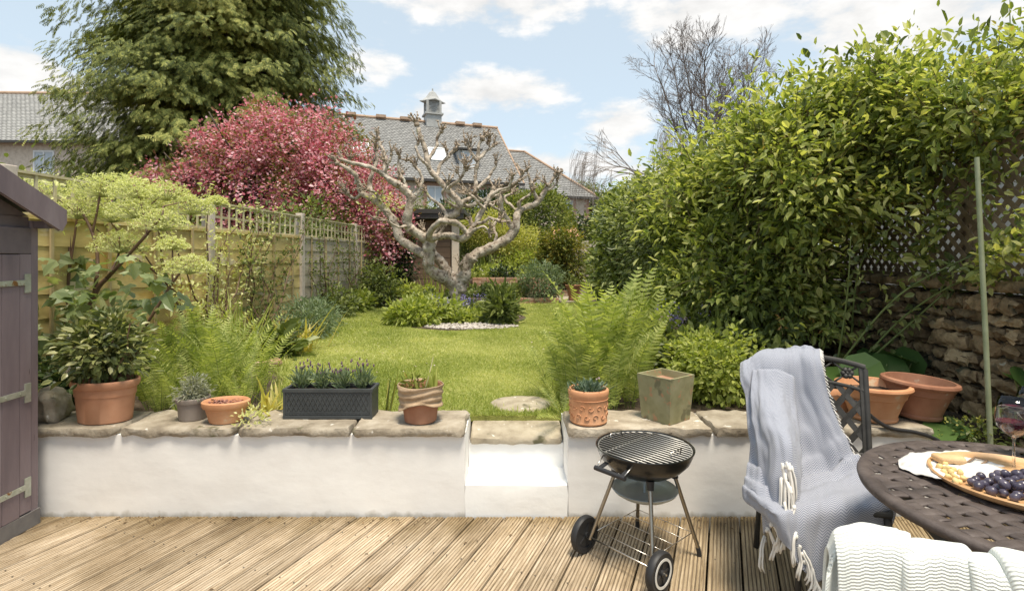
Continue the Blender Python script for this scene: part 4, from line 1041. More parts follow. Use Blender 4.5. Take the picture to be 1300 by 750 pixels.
side(622, 250, -.35, [(634, 241, -.4), (645, 238, -.45), (650, 226, -.5)], 6, 4); side(604, 241, .15, [(617, 229, .25), (627, 215, .3), (629, 207, .3)], 7, 4)
side(606, 205, .2, [(616, 193, .25), (627, 185, .3)], 6, 4); side(607, 206, .2, [(597, 194, .1), (592, 183, .1)], 6, 4)
side(543, 203, -.1, [(552, 190, 0), (555, 176, .05), (560, 167, .05)], 7, 5); side(545, 212, -.1, [(535, 203, -.2), (528, 190, -.2), (531, 182, -.2)], 6, 4)
side(554, 225, -.05, [(559, 210, .05), (569, 199, .1), (578, 189, .1)], 8, 5); side(566, 240, -.05, [(579, 232, -.2), (588, 222, -.25), (590, 211, -.3)], 6, 4)
side(500, 231, -.45, [(489, 219, -.35), (489, 200, -.3), (483, 185, -.25), (480, 176, -.25)], 8, 5); side(474, 253, .1, [(470, 238, .2), (472, 222, .2), (478, 205, .25), (477, 190, .25)], 9, 5)
side(459, 246, .05, [(450, 252, .1), (441, 246, .15)], 6, 4); side(487, 222, -.45, [(492, 208, -.5), (498, 196, -.5)], 6, 4)
side(519, 262, -.35, [(528, 246, -.25), (536, 232, -.2), (534, 219, -.2), (526, 210, -.2)], 8, 4); side(521, 250, -.35, [(514, 232, -.3), (505, 214, -.3), (507, 199, -.3)], 7, 4)
side(500, 284, .15, [(494, 270, .3), (482, 268, .35), (476, 277, .35)], 7, 4); side(485, 262, .15, [(478, 246, .0), (468, 241, -.1)], 7, 4)
side(602, 286, -.4, [(612, 282, -.5), (622, 277, -.55), (634, 281, -.55)], 6, 4); side(596, 298, -.42, [(606, 290, -.6), (616, 288, -.65), (622, 296, -.65)], 5, 3)
side(569, 276, .05, [(560, 262, .15), (548, 252, .2), (541, 243, .25)], 7, 4); side(614, 266, -.35, [(606, 256, -.5), (596, 247, -.55)], 5, 4)
side(658, 270, .4, [(648, 262, .5), (641, 251, .55), (650, 246, .55)], 6, 4); side(559, 338, .22, [(551, 318, .4), (556, 300, .55), (565, 286, .6)], 9, 5)
side(625, 314, .25, [(630, 300, .45), (627, 288, .6), (634, 276, .65)], 6, 4); side(519, 286, -.3, [(506, 288, -.45), (494, 281, -.5)], 6, 3)
side(583, 258, 0, [(596, 262, .35), (612, 254, .55), (632, 248, .65), (648, 240, .7)], 8, 4); side(582, 264, 0, [(570, 258, -.4), (562, 246, -.5), (569, 232, -.55)], 6, 4)
for q in range(80):   # small knobs and spurs along the limbs
    Pl, Rl = limbs[int(rng.integers(0, len(limbs)))]; i = int(rng.integers(len(Pl) // 3, len(Pl)))
    lump(tk, Pl[i] + Vector(tuple(rng.normal(0, Rl[i] * .5, 3))), Rl[i] * rng.uniform(.6, .95))
    if rng.random() < .5: 
        dd = Vector(tuple(rdir(1)[0])) + Vector((0, 0, .7)); burr(Pl[i] + dd.normalized() * (Rl[i] + rng.uniform(.03, .12)), dd.normalized(), .013); kn.tube([Pl[i], Pl[i] + dd.normalized() * (Rl[i] + .08)], [.014, .011], 5)
for ci, A_ in enumerate(tk.V):
    for r_ in range(len(A_)):
        p_ = Vector(A_[r_]); A_[r_] = A_[r_] + np.array(mnoise.noise_vector(p_ * 9)) * .016 + np.array(mnoise.noise_vector(p_ * 26)) * .007
tk.build('trunk', M_pollard, pt, smooth=True); kn.build('knuckles', M_knob, pt, smooth=True)
g = MB(); foliage(g, [tuple(TP(485, 258, 0)) + (.28, .2, .12)], 14, 10, .05, .05, w=.6); g.build('sprout_leaves', L_umbel, pt)

# planting ring round the pollard tree
cx_, cy_ = ax(585, 8.6), 8.7
g = MB()
for r0, zt in ((1.0, .02), ): g.add([(cx_ + 1.02 * math.cos(a) * (1 + .06 * math.sin(5 * a)), cy_ + 1.3 * math.sin(a) * (1 + .06 * math.sin(3 * a)), LZ + .006) for a in np.linspace(0, 2 * math.pi, 49)[:-1]], [tuple(range(48))])
o = g.build('bed_soil', M_soil); struct(o)
M_peb = texmat('pale_pebble', [(.25, .22, .18), (.42, .38, .34), (.58, .55, .51)], scale=3, rough=.8, island=.4)
g = MB(); ico = [(0, 0, 1), (.9, 0, .1), (0, .9, .1), (-.9, 0, .1), (0, -.9, .1), (.6, .6, .5), (-.6, .6, .5), (-.6, -.6, .5), (.6, -.6, .5)]
for q in range(620):
    a = rng.uniform(0, 6.3); rr = rng.random() ** .6 * 1.1; x, y = cx_ + .22 + .62 * rr * math.cos(a), 7.72 + .30 * rr * math.sin(a); s = rng.uniform(.012, .03); ro = rng.uniform(0, 6.3); sx = rng.uniform(.7, 1.3)
    g.add([(x + s * (px_ * sx * math.cos(ro) - py_ * math.sin(ro)), y + s * (px_ * sx * math.sin(ro) + py_ * math.cos(ro)), LZ + .012 + pz_ * s * .7) for px_, py_, pz_ in ico], [(0, 5, 6), (0, 6, 7), (0, 7, 8), (0, 8, 5), (1, 2, 5), (2, 3, 6), (3, 4, 7), (4, 1, 8), (5, 2, 6), (6, 3, 7), (7, 4, 8), (8, 1, 5)])
stuff(g.build('pebbles', M_peb, smooth=True), 'pale pebbles in front of the pollard tree', 'pebbles')

def tuft(name, label, cat, loc, n, h, spread, mat, w=.10, lean=.5, group=None, part='leaves', tm=BLADE, hv=.25, sub=1):
    o = tree(name, label, cat, loc, group); g = MB(); D = norm(np.concatenate([rng.normal(0, lean, (n, 2)), np.ones((n, 1))], 1))
    P = np.concatenate([rng.normal(0, spread, (n, 2)), np.zeros((n, 1))], 1); H_ = h * (1 + hv * rng.normal(size=n)).clip(.4, 1.6)
    if sub == 1: scatter(g, tm, P, D, norm(rng.normal(size=(n, 3)) + [0, 0, .4]), H_, w)
    else:      # arching blades of several segments
        for i in range(n):
            d = D[i].copy(); p = P[i].copy(); side_ = norm(np.cross(d, [0, 0, 1]) + 1e-6 * rng.normal(size=3)); V = []
            for s_ in range(sub + 1):
                ww = w * h * (1 - (s_ / sub) ** 2) * .5 + .0008; V += [p - side_ * ww, p + side_ * ww]; p = p + d * H_[i] / sub; d = norm(d + np.array([0, 0, -.9 / sub]) * lean * 2 * (s_ / sub))
            g.add(V, [(2 * s_, 2 * s_ + 1, 2 * s_ + 3, 2 * s_ + 2) for s_ in range(sub)])
    g.build(part, mat, o); return o
def flowers(parent, pts, mat, s=.016, n=9, r=.02, part='flower_petals', vert=0.0):
    g = MB()
    P = np.repeat(np.array(pts, float), n, 0) + rng.normal(0, r, (len(pts) * n, 3)) + np.stack([np.zeros(len(pts) * n), np.zeros(len(pts) * n), rng.normal(0, 1, len(pts) * n) * vert], -1)
    scatter(g, QUAD, P, rdir(len(P)), rdir(len(P)), s, .9); g.build(part, mat, parent)
def clump(name, label, cat, x, y, rx, ry, h, mat, n=120, per=9, size=.06, w=.5, z=LZ, group=None, rc=.04, **kw):
    o = tree(name, label, cat, (x, y, z), group); g = MB(); foliage(g, [(0, 0, h * .45, rx, ry, h * .6)], n, per, size, rc, w=w, zmin=.0, fill=kw.pop('fill', .7), **kw); g.build('foliage', mat, o); return o
# ring plants
clump('leafy_perennial', 'lime green leafy clump beside the trunk in the tree bed', 'plant', ax(545, 8.5), 8.4, .48, .45, .34, L_lime, 200, 9, .085)
o = clump('leafy_perennial', 'spreading low green clump at the front edge of the tree bed', 'plant', ax(525, 7.9), 7.95, .38, .32, .30, L_lime, 130, 9, .08)
clump('leafy_perennial', 'tall spear leaved clump beside the pebbles', 'plant', ax(637, 8.0), 8.1, .20, .25, .48, L_mid, 90, 9, .12, w=.3, up=.2)
clump('ground_cover', 'yellow green ground cover between the trunk and the pebbles', 'plant', ax(592, 8.3), 8.35, .45, .3, .13, L_lime, 150, 9, .06)
clump('leafy_perennial', 'bushy green clump behind the pebbles', 'plant', ax(622, 8.8), 8.8, .36, .4, .22, L_mid, 150, 9, .07)
clump('leafy_perennial', 'grey green clump at the back of the tree bed', 'plant', ax(560, 9.6), 9.6, .6, .3, .34, L_mid, 140, 9, .07)
for i, (px, Y, lab) in enumerate(((563, 8.3, 'violet bluebells left of the trunk'.replace('left of', 'in front of')), (588, 8.6, 'pale violet bluebells at the foot of the trunk'), (612, 9.0, 'violet bluebells behind the pebbles'))):
    o = tuft('bluebell', lab, 'flower', (ax(px, Y), Y, LZ), 60, .26, .09, L_mid, .05, .4)
    flowers(o, [(rng.normal(0, .11), rng.normal(0, .08), rng.uniform(.22, .36)) for _ in range(16)], P_violet, .022, 10, .012, vert=.03)

# border under the fence
def irises(name, label, x, y, n, h, mat, spread=.10, lean=.35, w=.05, z=LZ, group=None): return tuft(name, label, 'plant', (x, y, z), n, h, spread, mat, w, lean, group, sub=5)
irises('sword_leaf_clump', 'bright green fan of sword leaves below the fence', -2.66, 5.05, 110, .50, L_lime, .12, .38, .045)
irises('daylily_clump', 'yellowing arching leaf clump at the lawn edge', ax(372, 5.75), 5.75, 70, .40, L_yel, .12, .6, .09)
clump('hosta', 'dark leafed clump in front of the yellowing leaves', 'plant', ax(350, 5.4), 5.42, .20, .16, .20, L_mid, 50, 6, .12)
clump('lavender_mound', 'grey green feathery mound under the espalier canes', 'plant', ax(388, 6.7), 6.75, .34, .5, .46, L_lav, 200, 9, .06, w=.22)
clump('lavender_mound', 'second grey green mound further along the fence', 'plant', ax(398, 7.5), 7.6, .3, .4, .40, L_lav, 150, 9, .06, w=.22)
clump('border_shrub', 'dark green low shrub between two fence posts', 'shrub', ax(424, 8.9), 8.9, .38, .4, .46, L_mid, 160, 9, .06)
clump('hosta', 'pale edged hosta by the third fence post', 'plant', ax(455, 9.9), 9.95, .3, .25, .28, L_lime, 70, 8, .10)
clump('border_shrub', 'loose mixed shrub where the fence ends', 'shrub', ax(478, 10.6), 10.6, .50, .4, .85, L_mid, 240, 9, .07)
clump('hosta', 'leafy green clump in front of the summerhouse', 'plant', ax(520, 10.9), 10.95, .5, .3, .42, L_lime, 150, 9, .08)
g = MB(); rough_block(g, -.18, .18, -.12, .12, 0, .17, step=.04, amp=.04, fr=5, seed=77); tag(g.build('rock', M_cap, smooth=True, loc=(ax(508, 10.7), 10.75, LZ)), 'brown rock at the lawn edge near the summerhouse', 'rock')
g = MB(); rough_block(g, -.12, .12, -.07, .07, 0, .07, step=.03, amp=.02, fr=7, seed=70); tag(g.build('paver', M_brick, smooth=True, loc=(ax(340, 4.95), 4.95, LZ - .01), rot=.5), 'reddish stone scrap on the lawn edge by the ferns', 'stone')
# espalier and climbers on the fence
def fp(Y, z, o=.07): return fpt(Y) + Vector((o, 0, z))
def climber(name, label, Y0, tips, leafm, nleaf, size, r=.012, h=1.3, w=.5):
    b = fp(Y0, 0, .12); o = tree(name, label, 'climber', b); t = MB(); pts_all = []
    for (Y, z) in tips:
        e = fp(Y, z, .10) - b; pts = wiggle((0, 0, 0), e, 8, .12); t.tube(pts, [r * (1 - .7 * i / 8) for i in range(9)], 5); pts_all += pts[2:]
    t.build('stem', M_brownstem, o, smooth=True)
    if nleaf:
        A = np.array([tuple(p) for p in pts_all]); i = rng.integers(0, len(A), nleaf); P = A[i] + rng.normal(0, .06, (nleaf, 3)) * np.array([.5, 1.6, 1.4]); P[:, 0] = np.maximum(P[:, 0], -.04)
        g = MB(); scatter(g, LEAF, P, rdir(nleaf), norm(rdir(nleaf) + [1.2, 0, .6]), size * rng.uniform(.6, 1.3, nleaf), w); g.build('leaves', leafm, o)
climber('climbing_plant', 'wiry climber with pale young leaves along the first trellis', 5.7, [(5.0, 1.55), (4.6, 1.6), (5.6, 1.66), (6.2, 1.62), (6.8, 1.58), (5.9, 1.2), (4.2, 1.58), (6.5, 1.1), (3.9, 1.45), (4.8, 1.4), (7.2, 1.6)], L_umbel, 1900, .045)
climber('climbing_plant', 'twining climber on the second fence panel', 6.6, [(6.5, 1.55), (7.2, 1.62), (6.9, 1.0), (7.6, 1.25), (6.3, 1.1), (8.3, 1.62), (8.1, 1.45)], L_mid, 800, .05)
climber('espalier_tree', 'small espalier tree trained on the third fence panel', 8.7, [(8.7, 1.5), (8.2, .9), (9.2, .9), (8.3, 1.35), (9.2, 1.3)], L_mid, 520, .055)
climber('espalier_tree', 'small espalier tree trained beside the old grey panel', 9.8, [(9.8, 1.6), (9.4, 1.1), (10.2, 1.1), (10.3, 1.5)], L_mid, 420, .055)
climber('climbing_plant', 'dense green climber at the fence end', 11.2, [(11.0, 1.6), (11.6, 1.5), (12.0, 1.6), (10.8, 1.1), (11.9, .9), (11.4, .6)], L_mid, 1500, .06)
climber('bramble', 'tangle of bare brown runners below the first post', 5.6, [(5.2, .9), (5.9, 1.1), (6.2, .9), (6.3, .6), (5.4, .6), (6.4, 1.2)], None, 0, .05, r=.007)
g = MB(); c = fp(7.2, .62, .18); g.tube([c + Vector((0, -.28, 0)), c + Vector((.02, 0, .06)), c + Vector((0, .30, .07)), c + Vector((0, .25, 0)), c + Vector((.02, 0, -.02)), c + Vector((0, -.27, -.02)), c + Vector((0, -.12, -.5))], .004, 5)
tag(g.build('plant_support', M_dark, smooth=True), 'thin bent wire plant support by the fence', 'plant support')

# dark conifer column and far garden shrubs
shrub('dark_cypress', 'dark narrow evergreen beside the summerhouse', 'shrub', (ax(508, 11.8), 11.8, GZ), [(0, 0, .8, .26, .26, .85), (0, 0, 1.2, .24, .24, .5)], L_hedge, 420, 10, .06, .06, zmin=0, nst=3)
shrub('clipped_yew', 'big rounded clipped green yew below the house wing', 'shrub', (ax(685, 19), 19, GZ), [(0, 0, 2.05, 1.15, 1.0, 1.35), (-.9, .2, 1.9, .8, .8, 1.3), (.2, 0, 1.2, 1.1, 1.0, 1.0)], L_yew, 1900, 12, .10, .09, lump=.06, fill=.2)
shrub('clipped_yew', 'darker evergreen mass behind the pollard branches', 'shrub', (ax(620, 21), 21, GZ), [(0, 0, 2.1, 1.6, 1.0, 1.4), (-1.6, 0, 1.7, 1.1, 1, 1.2), (.9, 0, 2.3, .9, 1, 1.3)], L_hedge, 1200, 12, .11, .12, lump=.1, fill=.25)
shrub('dark_hedge', 'dark low hedge below the small house window', 'hedge', (ax(733, 20), 20, GZ), [(0, 0, 1.4, 1.0, .7, 1.0)], L_hedge, 500, 12, .10, .1)
shrub('golden_shrub', 'bright yellow leaved shrub behind the pollard tree', 'shrub', (ax(640, 15.5), 15.5, GZ), [(0, 0, 1.55, .95, .7, .42), (-.7, 0, 1.75, .6, .6, .4), (.55, 0, 1.3, .55, .5, .3), (-.2, 0, 1.9, .5, .5, .35)], L_gold, 620, 14, .06, .10)
shrub('bronze_conifer', 'bronze topped green shrub arching beside the far path', 'shrub', (ax(716, 13.6), 13.6, GZ), [(-.15, 0, 1.35, .42, .4, .35), (.2, 0, .95, .38, .35, .75), (-.42, 0, 1.0, .25, .3, .3)], L_bronze, 520, 13, .07, .07)
shrub('feathery_shrub', 'soft green rounded shrub at the corner of the terrace', 'shrub', (ax(687, 11.75), 11.75, GZ), [(0, 0, .42, .42, .38, .48)], L_lav, 260, 12, .07, .05, w=.25)
shrub('round_box_ball', 'dark clipped box ball on the lower terrace', 'shrub', (ax(620, 11.9), 11.9, .52), [(0, 0, .17, .17, .17, .17)], L_hedge, 90, 10, .03, .025, lump=.03, nst=2)
shrub('round_box_ball', 'second dark box ball nearer the feathery shrub', 'shrub', (ax(657, 11.8), 11.8, .52), [(0, 0, .17, .2, .18, .2)], L_yew, 90, 10, .04, .03, lump=.05, nst=2)
clump('terrace_planting', 'leafy green planting filling the lower terrace', 'plant', ax(625, 12.3), 12.4, .75, .4, .24, L_mid, 200, 9, .08, z=.5)
clump('terrace_planting', 'light green planting on the upper terrace', 'plant', ax(630, 13.9), 14.0, .85, .7, .34, L_lime, 380, 9, .055, z=.84)
o = clump('terrace_planting', 'dark plant with white flowers on the upper terrace', 'plant', ax(640, 13.3), 13.35, .35, .2, .26, L_hedge, 70, 9, .07, z=.86)
flowers(o, [(rng.uniform(-.6, .4), rng.uniform(-.1, .1), rng.uniform(.15, .3)) for _ in range(14)], P_white, .03, 6, .015)
irises('sword_leaf_clump', 'sword leaves standing on the upper terrace behind the trunk', ax(607, 14.4), 14.4, 60, .75, L_mid, .3, .25, .05, z=.86)
irises('sword_leaf_clump', 'sword leaves by the summerhouse pillar', ax(557, 12.2), 12.2, 50, .6, L_lime, .25, .3, .05, z=GZ)
shrub('low_shrub', 'low green shrub between the golden shrub and the bronze one', 'shrub', (ax(668, 15), 15, .8), [(0, 0, .35, .8, .5, .42)], L_lime, 260, 12, .07, .08)
shrub('ivy_mass', 'ivy covered mass behind the summerhouse', 'ivy', (ax(585, 16), 16, GZ), [(0, 0, 1.2, .8, .5, 1.3), (-1.6, 1, 1.5, 1.2, .6, 1.3)], L_mid, 700, 12, .09, .1)
shrub('boundary_hedge', 'dark hedge closing the garden behind the terraces', 'hedge', (ax(690, 23), 23.5, GZ), [(-7, 0, 1.5, 3, .9, 1.6), (-3, 0, 1.4, 3, .9, 1.5), (2, 0, 1.3, 3, .9, 1.4), (6, 0, 1.7, 3, .9, 1.7), (-11, 0, 1.6, 3, .9, 1.7)], L_mid, 1700, 12, .13, .15, fill=.3)
# ------------------------------------------------------------------ far trees
bt = tree('bare_tree', 'tall bare winter tree with a fine twig crown beyond the bushes', 'tree', (ax(893, 27), 27, GZ))
t = MB()
t.tube([(0, 0, 0), (.05, 0, 3), (-.05, 0, 5.5), (0, 0, 7)], [.26, .22, .18, .15], 9)
for k in range(9):
    a_ = k * 2.4 + .4; lean = .12 + .30 * (k % 3) / 2 + .05 * rng.random(); z0 = 3.2 + .35 * k * .9; L = (12.2 - z0) * (1.0 - .45 * lean)
    dv = Vector((math.cos(a_) * lean * 1.25, math.sin(a_) * lean * .8, 1)).normalized(); end = Vector((0, 0, z0)) + dv * L; pts = wiggle((0, 0, z0), end, 9, .06); rr_ = [.07 - .056 * i / 9 for i in range(10)]
    t.tube(pts, rr_, 6, cap=False)
    for i in range(2, 10):
        for q in range(3):
            d_ = (pts[i] - pts[i - 1]).normalized(); sd_ = Vector(tuple(rdir(1)[0])).cross(d_).normalized(); branching(t, pts[i], (d_ * .9 + sd_ * .75), rng.uniform(.9, 1.5) * (1.25 - i * .07), .022, 3, 3, .55, .68, .16, .05, 4, .0065, None, .5)
t.build('branches', texmat('bare_twig_bark', [(.13, .105, .09), (.24, .20, .175)], scale=6, rough=.95), bt)
wt_ = tree('weeping_birch', 'pale weeping birch with hanging twigs beside the bare tree', 'tree', (ax(822, 23), 23, GZ))
t = MB(); t.tube([(0, 0, 0), (.1, 0, 2.5), (0, 0, 4.6)], [.12, .09, .06], 7); outp = []
for q in range(7): branching(t, (0, 0, rng.uniform(3.0, 4.6)), (rng.uniform(-.9, .5), rng.uniform(-.4, .4), .55), 1.5, .045, 3, 3, .5, .7, .12, -.03, 4, .009, outp)
for p, d in outp[:150]:
    for k in range(3):
        q0 = Vector(p) + Vector(tuple(rng.normal(0, .06, 3))); L = rng.uniform(.5, 1.5); t.tube([q0, q0 + Vector((d.x * .15, d.y * .1, -.35 * L)), q0 + Vector((d.x * .18, d.y * .1, -L))], [.006, .005, .004], 3, cap=False)
t.build('branches', texmat('birch_twig', [(.22, .19, .17), (.34, .30, .27)], scale=8, rough=.9), wt_)
shrub('airy_evergreen', 'loose grey green tree rising behind the house corner', 'tree', (ax(748, 34), 34, GZ), [(0, 0, 5.0, .9, .8, .5), (-.75, 0, 5.35, .55, .6, .35), (.7, 0, 4.6, .6, .6, .5), (.2, 0, 4.2, .8, .7, .5)], L_yew, 170, 14, .15, .16, lump=.3, nst=16, fill=.9)

# ------------------------------------------------------------------ hedges and bushes along the stone wall side
shrub('rounded_hedge', 'pale leaved rounded hedge standing forward of the tall bush', 'hedge', (ax(838, 8.3), 8.3, GZ), [(-.05, 0, 1.15, .85, .8, .95), (-.15, .2, 1.6, .62, .6, .6), (.35, .1, .9, .7, .7, .8), (-.62, .1, .75, .38, .4, .45)], L_ivy, 1500, 12, .075, .075, lump=.10, fill=.25, w=.7, zmin=.08)
shrub('rounded_hedge', 'yellow green clipped mound behind the pale rounded hedge', 'hedge', (ax(782, 10.8), 10.8, GZ), [(0, 0, 1.2, .52, .6, 1.15), (.5, .3, 1.3, .7, .6, 1.1)], L_yew, 620, 12, .07, .07, lump=.08, fill=.25, zmin=.1)
def bigbush(name, label, loc, blobs, mat, clumps, per, size, rc, nst=24, tips=0, **kw):
    o = tree(name, label, 'bush', loc); g = MB(); C = foliage(g, blobs, clumps, per, size, rc, **kw); g.build('foliage', mat, o)
    if tips:   # whorls of bronze new growth at the outside
        g = MB(); idx = rng.choice(len(C), tips, replace=False); Pq = np.repeat(C[idx], 7, 0) + rng.normal(0, .035, (tips * 7, 3)) + [0, 0, .05]
        scatter(g, LEAF, Pq, norm(rdir(len(Pq)) + [0, 0, .7]), norm(rdir(len(Pq)) + [0, 0, 1]), size * .75, .45); g.build('new_leaves', L_bronze_tip, o)
        g = MB(); idx = rng.choice(len(C), min(len(C), tips * 5), replace=False); Cc = C[idx]; Oc = norm(Cc - np.array([b[:3] for b in blobs]).mean(0) + [0, 0, .5]); k9 = 9   # star-like young sprays
        Pq = np.repeat(Cc + Oc * .05, k9, 0) + rng.normal(0, .02, (len(Cc) * k9, 3)); Oq = np.repeat(Oc, k9, 0); Dq = norm(rdir(len(Pq)) + Oq * .7)
        scatter(g, LEAF, Pq, Dq, norm(Oq + rdir(len(Pq)) * .3 + [0, 0, .6]), size * rng.uniform(.8, 1.35, len(Pq)), .36); g.build('young_leaves', L_young, o)
    t = MB(); ctr = np.array([b[:3] for b in blobs]).mean(0)
    for ci in rng.choice(len(C), len(C) // 4, replace=False):
        c_ = C[ci]; e_ = c_ + (ctr - c_) * .22 - np.array([0, 0, .12]); t.tube([tuple(e_), tuple((c_ + e_) / 2 + rng.normal(0, .02, 3)), tuple(c_ + norm(c_ - ctr) * .05)], [.005, .0035, .002], 3, cap=False)
    for q in range(nst):
        b = blobs[q % len(blobs)]; tp = (b[0] + rng.uniform(-.7, .7) * b[3], b[1] + rng.uniform(-.7, .7) * b[4], b[2] + rng.uniform(-.3, .8) * b[5])
        stems(t, (rng.uniform(-.45, .45), rng.uniform(-.5, .5), 0), [tp], rng.uniform(.010, .022), .004, amp=.22, n=8)
    t.build('stem', M_stem2, o, smooth=True); return o
M_stem2 = texmat('bush_stem', [(.10, .08, .035), (.19, .16, .07)], scale=8, rough=.85)
# tall bush: crown from 1 m up, stems below
bigbush('tall_bush', 'huge leafy bush with bronze new shoots rising over the stone wall', (2.25, 5.1, GZ),
        [(.05, .2, 1.5, .72, .9, .66), (.15, -.3, 1.95, .70, .8, .55), (-.2, .7, 1.6, .55, .8, .60), (.55, -.7, 2.0, .65, .7, .58), (.2, -.9, 1.45, .58, .6, .58), (-.35, .1, 1.15, .42, .6, .40), (-.1, -.9, 1.6, .42, .4, .42), (.0, -.4, .72, .65, .6, .34)],
        L_bush, 8400, 10, .058, .080, cull=hollow, nst=60, tips=140, lump=.40, fill=.6, fr=2.4, sv=.45, w=.42, zmin=.38, droop=.15, out=.5)
bigbush('tall_bush', 'bush of young green growth overhanging the lattice', (2.85, 3.75, GZ),
        [(.25, -.2, 1.95, .7, .75, .42), (.0, .5, 1.75, .55, .6, .5), (.7, -.9, 1.85, .6, .6, .35), (-.05, .2, 2.15, .45, .5, .38), (.75, -.3, 2.2, .5, .5, .38)],
        L_bush, 3300, 9, .052, .08, cull=hollow, nst=0, tips=60, lump=.4, fill=.7, fr=2.4, sv=.45, w=.42, zmin=1.42)
bigbush('tall_bush', 'blue green lower bush between the rounded hedge and the tall bush', (1.95, 6.7, GZ),
        [(.1, 0, 1.15, .65, .7, .58), (.45, -.1, 1.6, .72, .8, .62), (-.1, .4, 1.45, .5, .6, .50), (.6, .4, 1.9, .65, .8, .50)],
        L_bush2, 3300, 10, .055,  .10, nst=26, lump=.34, fill=.5, w=.5, zmin=.45, cull=hollow, sv=.4)
bigbush('spirea_bush', 'small bright green arching bush below the tall bush', (ax(868, 5.6), 5.7, GZ),
        [(0, 0, .62, .40, .35, .34), (.3, -.1, .5, .35, .3, .3)], L_lime, 300, 9, .06, .06, nst=14, lump=.2, fill=.6, w=.5, zmin=.1)
# long whippy shoots in front of the bush
o = tree('rose_shoots', 'long thorny rose shoots arching across the stone wall', 'climber', (2.5, 3.9, GZ)); t = MB(); g = MB()
shoots = [((2.35, 4.4), (1, 0), [at(1060, 470, 3.9), at(1130, 385, 3.6), at(1200, 340, 3.4), at(1300, 300, 3.2)]), ((0, 0), 0, [at(1080, 440, 4.2), at(1095, 330, 3.9), at(1170, 260, 3.5)]),
          ((0, 0), 0, [at(1075, 480, 4.0), at(1150, 400, 3.7), at(1245, 350, 3.3), at(1300, 390, 3.1)]), ((0, 0), 0, [at(1190, 330, 3.5), at(1240, 350, 3.25), at(1330, 400, 3.05)]), ((0, 0), 0, [at(1040, 460, 4.3), at(1055, 380, 4.2), at(1000, 300, 4.2)]),
          ((0, 0), 0, [at(1100, 460, 3.9), at(1190, 380, 3.6), at(1215, 360, 3.5)]), ((0, 0), 0, [at(1020, 480, 4.2), at(1000, 400, 4.3), at(930, 350, 4.5)]), ((0, 0), 0, [at(1060, 480, 4.0), at(1075, 380, 3.8), at(1080, 300, 3.7)])]
for _, _, pts in shoots:
    sp = smoothpts([tuple(p - o.location) for p in pts], 8); t.tube(sp, [.009 - .006 * i / len(sp) for i in range(len(sp))], 5)
    A = np.array(sp); i = rng.integers(3, len(A), 46); P_ = A[i] + rng.normal(0, .035, (46, 3)); scatter(g, LEAF, P_, norm(rdir(46) + [0, -.2, -.1]), norm(rdir(46) + [0, -.6, 1.0]), .065, .55)
t.build('stem', M_greenstem, o, smooth=True); g.build('leaves', L_bush2, o)
# tall wands sticking out of the bush tops
o = tree('flowering_shoots', 'upright young shoots at the very top of the bush', 'shrub', (2.4, 4.2, 2.4)); t = MB(); g = MB()
for px, py, py2, Y in ((1280, 90, -6, 3.8), (1190, 120, 55, 4.0), (1090, 130, 60, 4.3), (960, 140, 70, 5), (1005, 120, 92, 4.8), (905, 165, 118, 5.4), (1130, 100, 48, 4.3), (1240, 70, 20, 3.9)):
    a = at(px - 14, py + 60, Y) - o.location; b_ = at(px, py2, Y) - o.location; pts = wiggle(a - Vector((0, 0, .1)), b_, 7, .08); t.tube(pts, [.0085 - .0009 * i for i in range(8)], 4)
    A = np.array([tuple(p) for p in pts]); i = rng.integers(0, 8, 34); P_ = A[i] + rng.normal(0, .012, (34, 3)); scatter(g, LEAF, P_, norm(rdir(34) + [0, 0, .5]), norm(rdir(34) + [0, 0, .8]), .062, .42)
t.build('stem', M_greenstem, o, smooth=True); g.build('leaves', L_bush, o)
# leafy growth over the lattice
o = tree('lattice_climber', 'loose green climber threading through the diamond lattice', 'climber', (2.86, 3.4, 1.3)); g = MB(); t = MB(); pts = []
for q in range(15):
    y0 = rng.uniform(-1.3, 1.6); a = Vector((rng.uniform(-.06, .0) - y0 * .05, y0, rng.uniform(-.02, .25))); b_ = a + Vector((rng.uniform(-.12, .02), rng.uniform(-.6, .6), rng.uniform(.2, .75))); w_ = wiggle(a, b_, 8, .15); t.tube(w_, .0035, 4); pts += w_
A = np.array([tuple(p) for p in pts]); n = 1300; i = rng.integers(0, len(A), n); P_ = A[i] + rng.normal(0, .045, (n, 3)) * np.array([.7, 1, 1]); scatter(g, LEAF, P_, norm(rdir(n) + [-.3, 0, -.1]), norm(rdir(n) * .8 + [-.6, -.3, .8]), rng.uniform(.035, .075, n), .52)
t.build('stem', M_greenstem, o); g.build('leaves', L_bush, o)
# undergrowth
for (px, Y, rx, ry, h, m_, size, n_, nm, lab) in (
        (835, 5.2, .42, .5, .50, L_lime, .085, 150, 'leafy_perennial', 'broad leaved green clump behind the green planter'),
        (880, 4.6, .45, .5, .46, L_mid, .08, 170, 'leafy_perennial', 'mid green clump with bluebells behind the planter'),
        (905, 3.85, .34, .30, .46, L_lime, .038, 420, 'small_leaved_shrub', 'dense small leaved shrub between planter and draped chair'),
        (945, 4.4, .4, .4, .5, L_mid, .06, 220, 'leafy_perennial', 'darker leafy plant behind the small leaved shrub'),
        (800, 6.6, .5, .8, .40, L_lime, .09, 220, 'leafy_perennial', 'pale green groundcover in front of the rounded hedge'),
        (910, 6.3, .6, .5, .42, L_mid, .07, 200, 'leafy_perennial', 'low green growth at the foot of the stems')):
    clump(nm, lab, 'plant', ax(px, Y), Y, rx, ry, h, m_, n_, 9, size, w=.6, z=GZ)
o = tuft('bluebell', 'pale violet and pink bluebells in the bed behind the planter', 'flower', (ax(866, 4.75), 4.75, GZ), 80, .42, .12, L_mid, .05, .3)
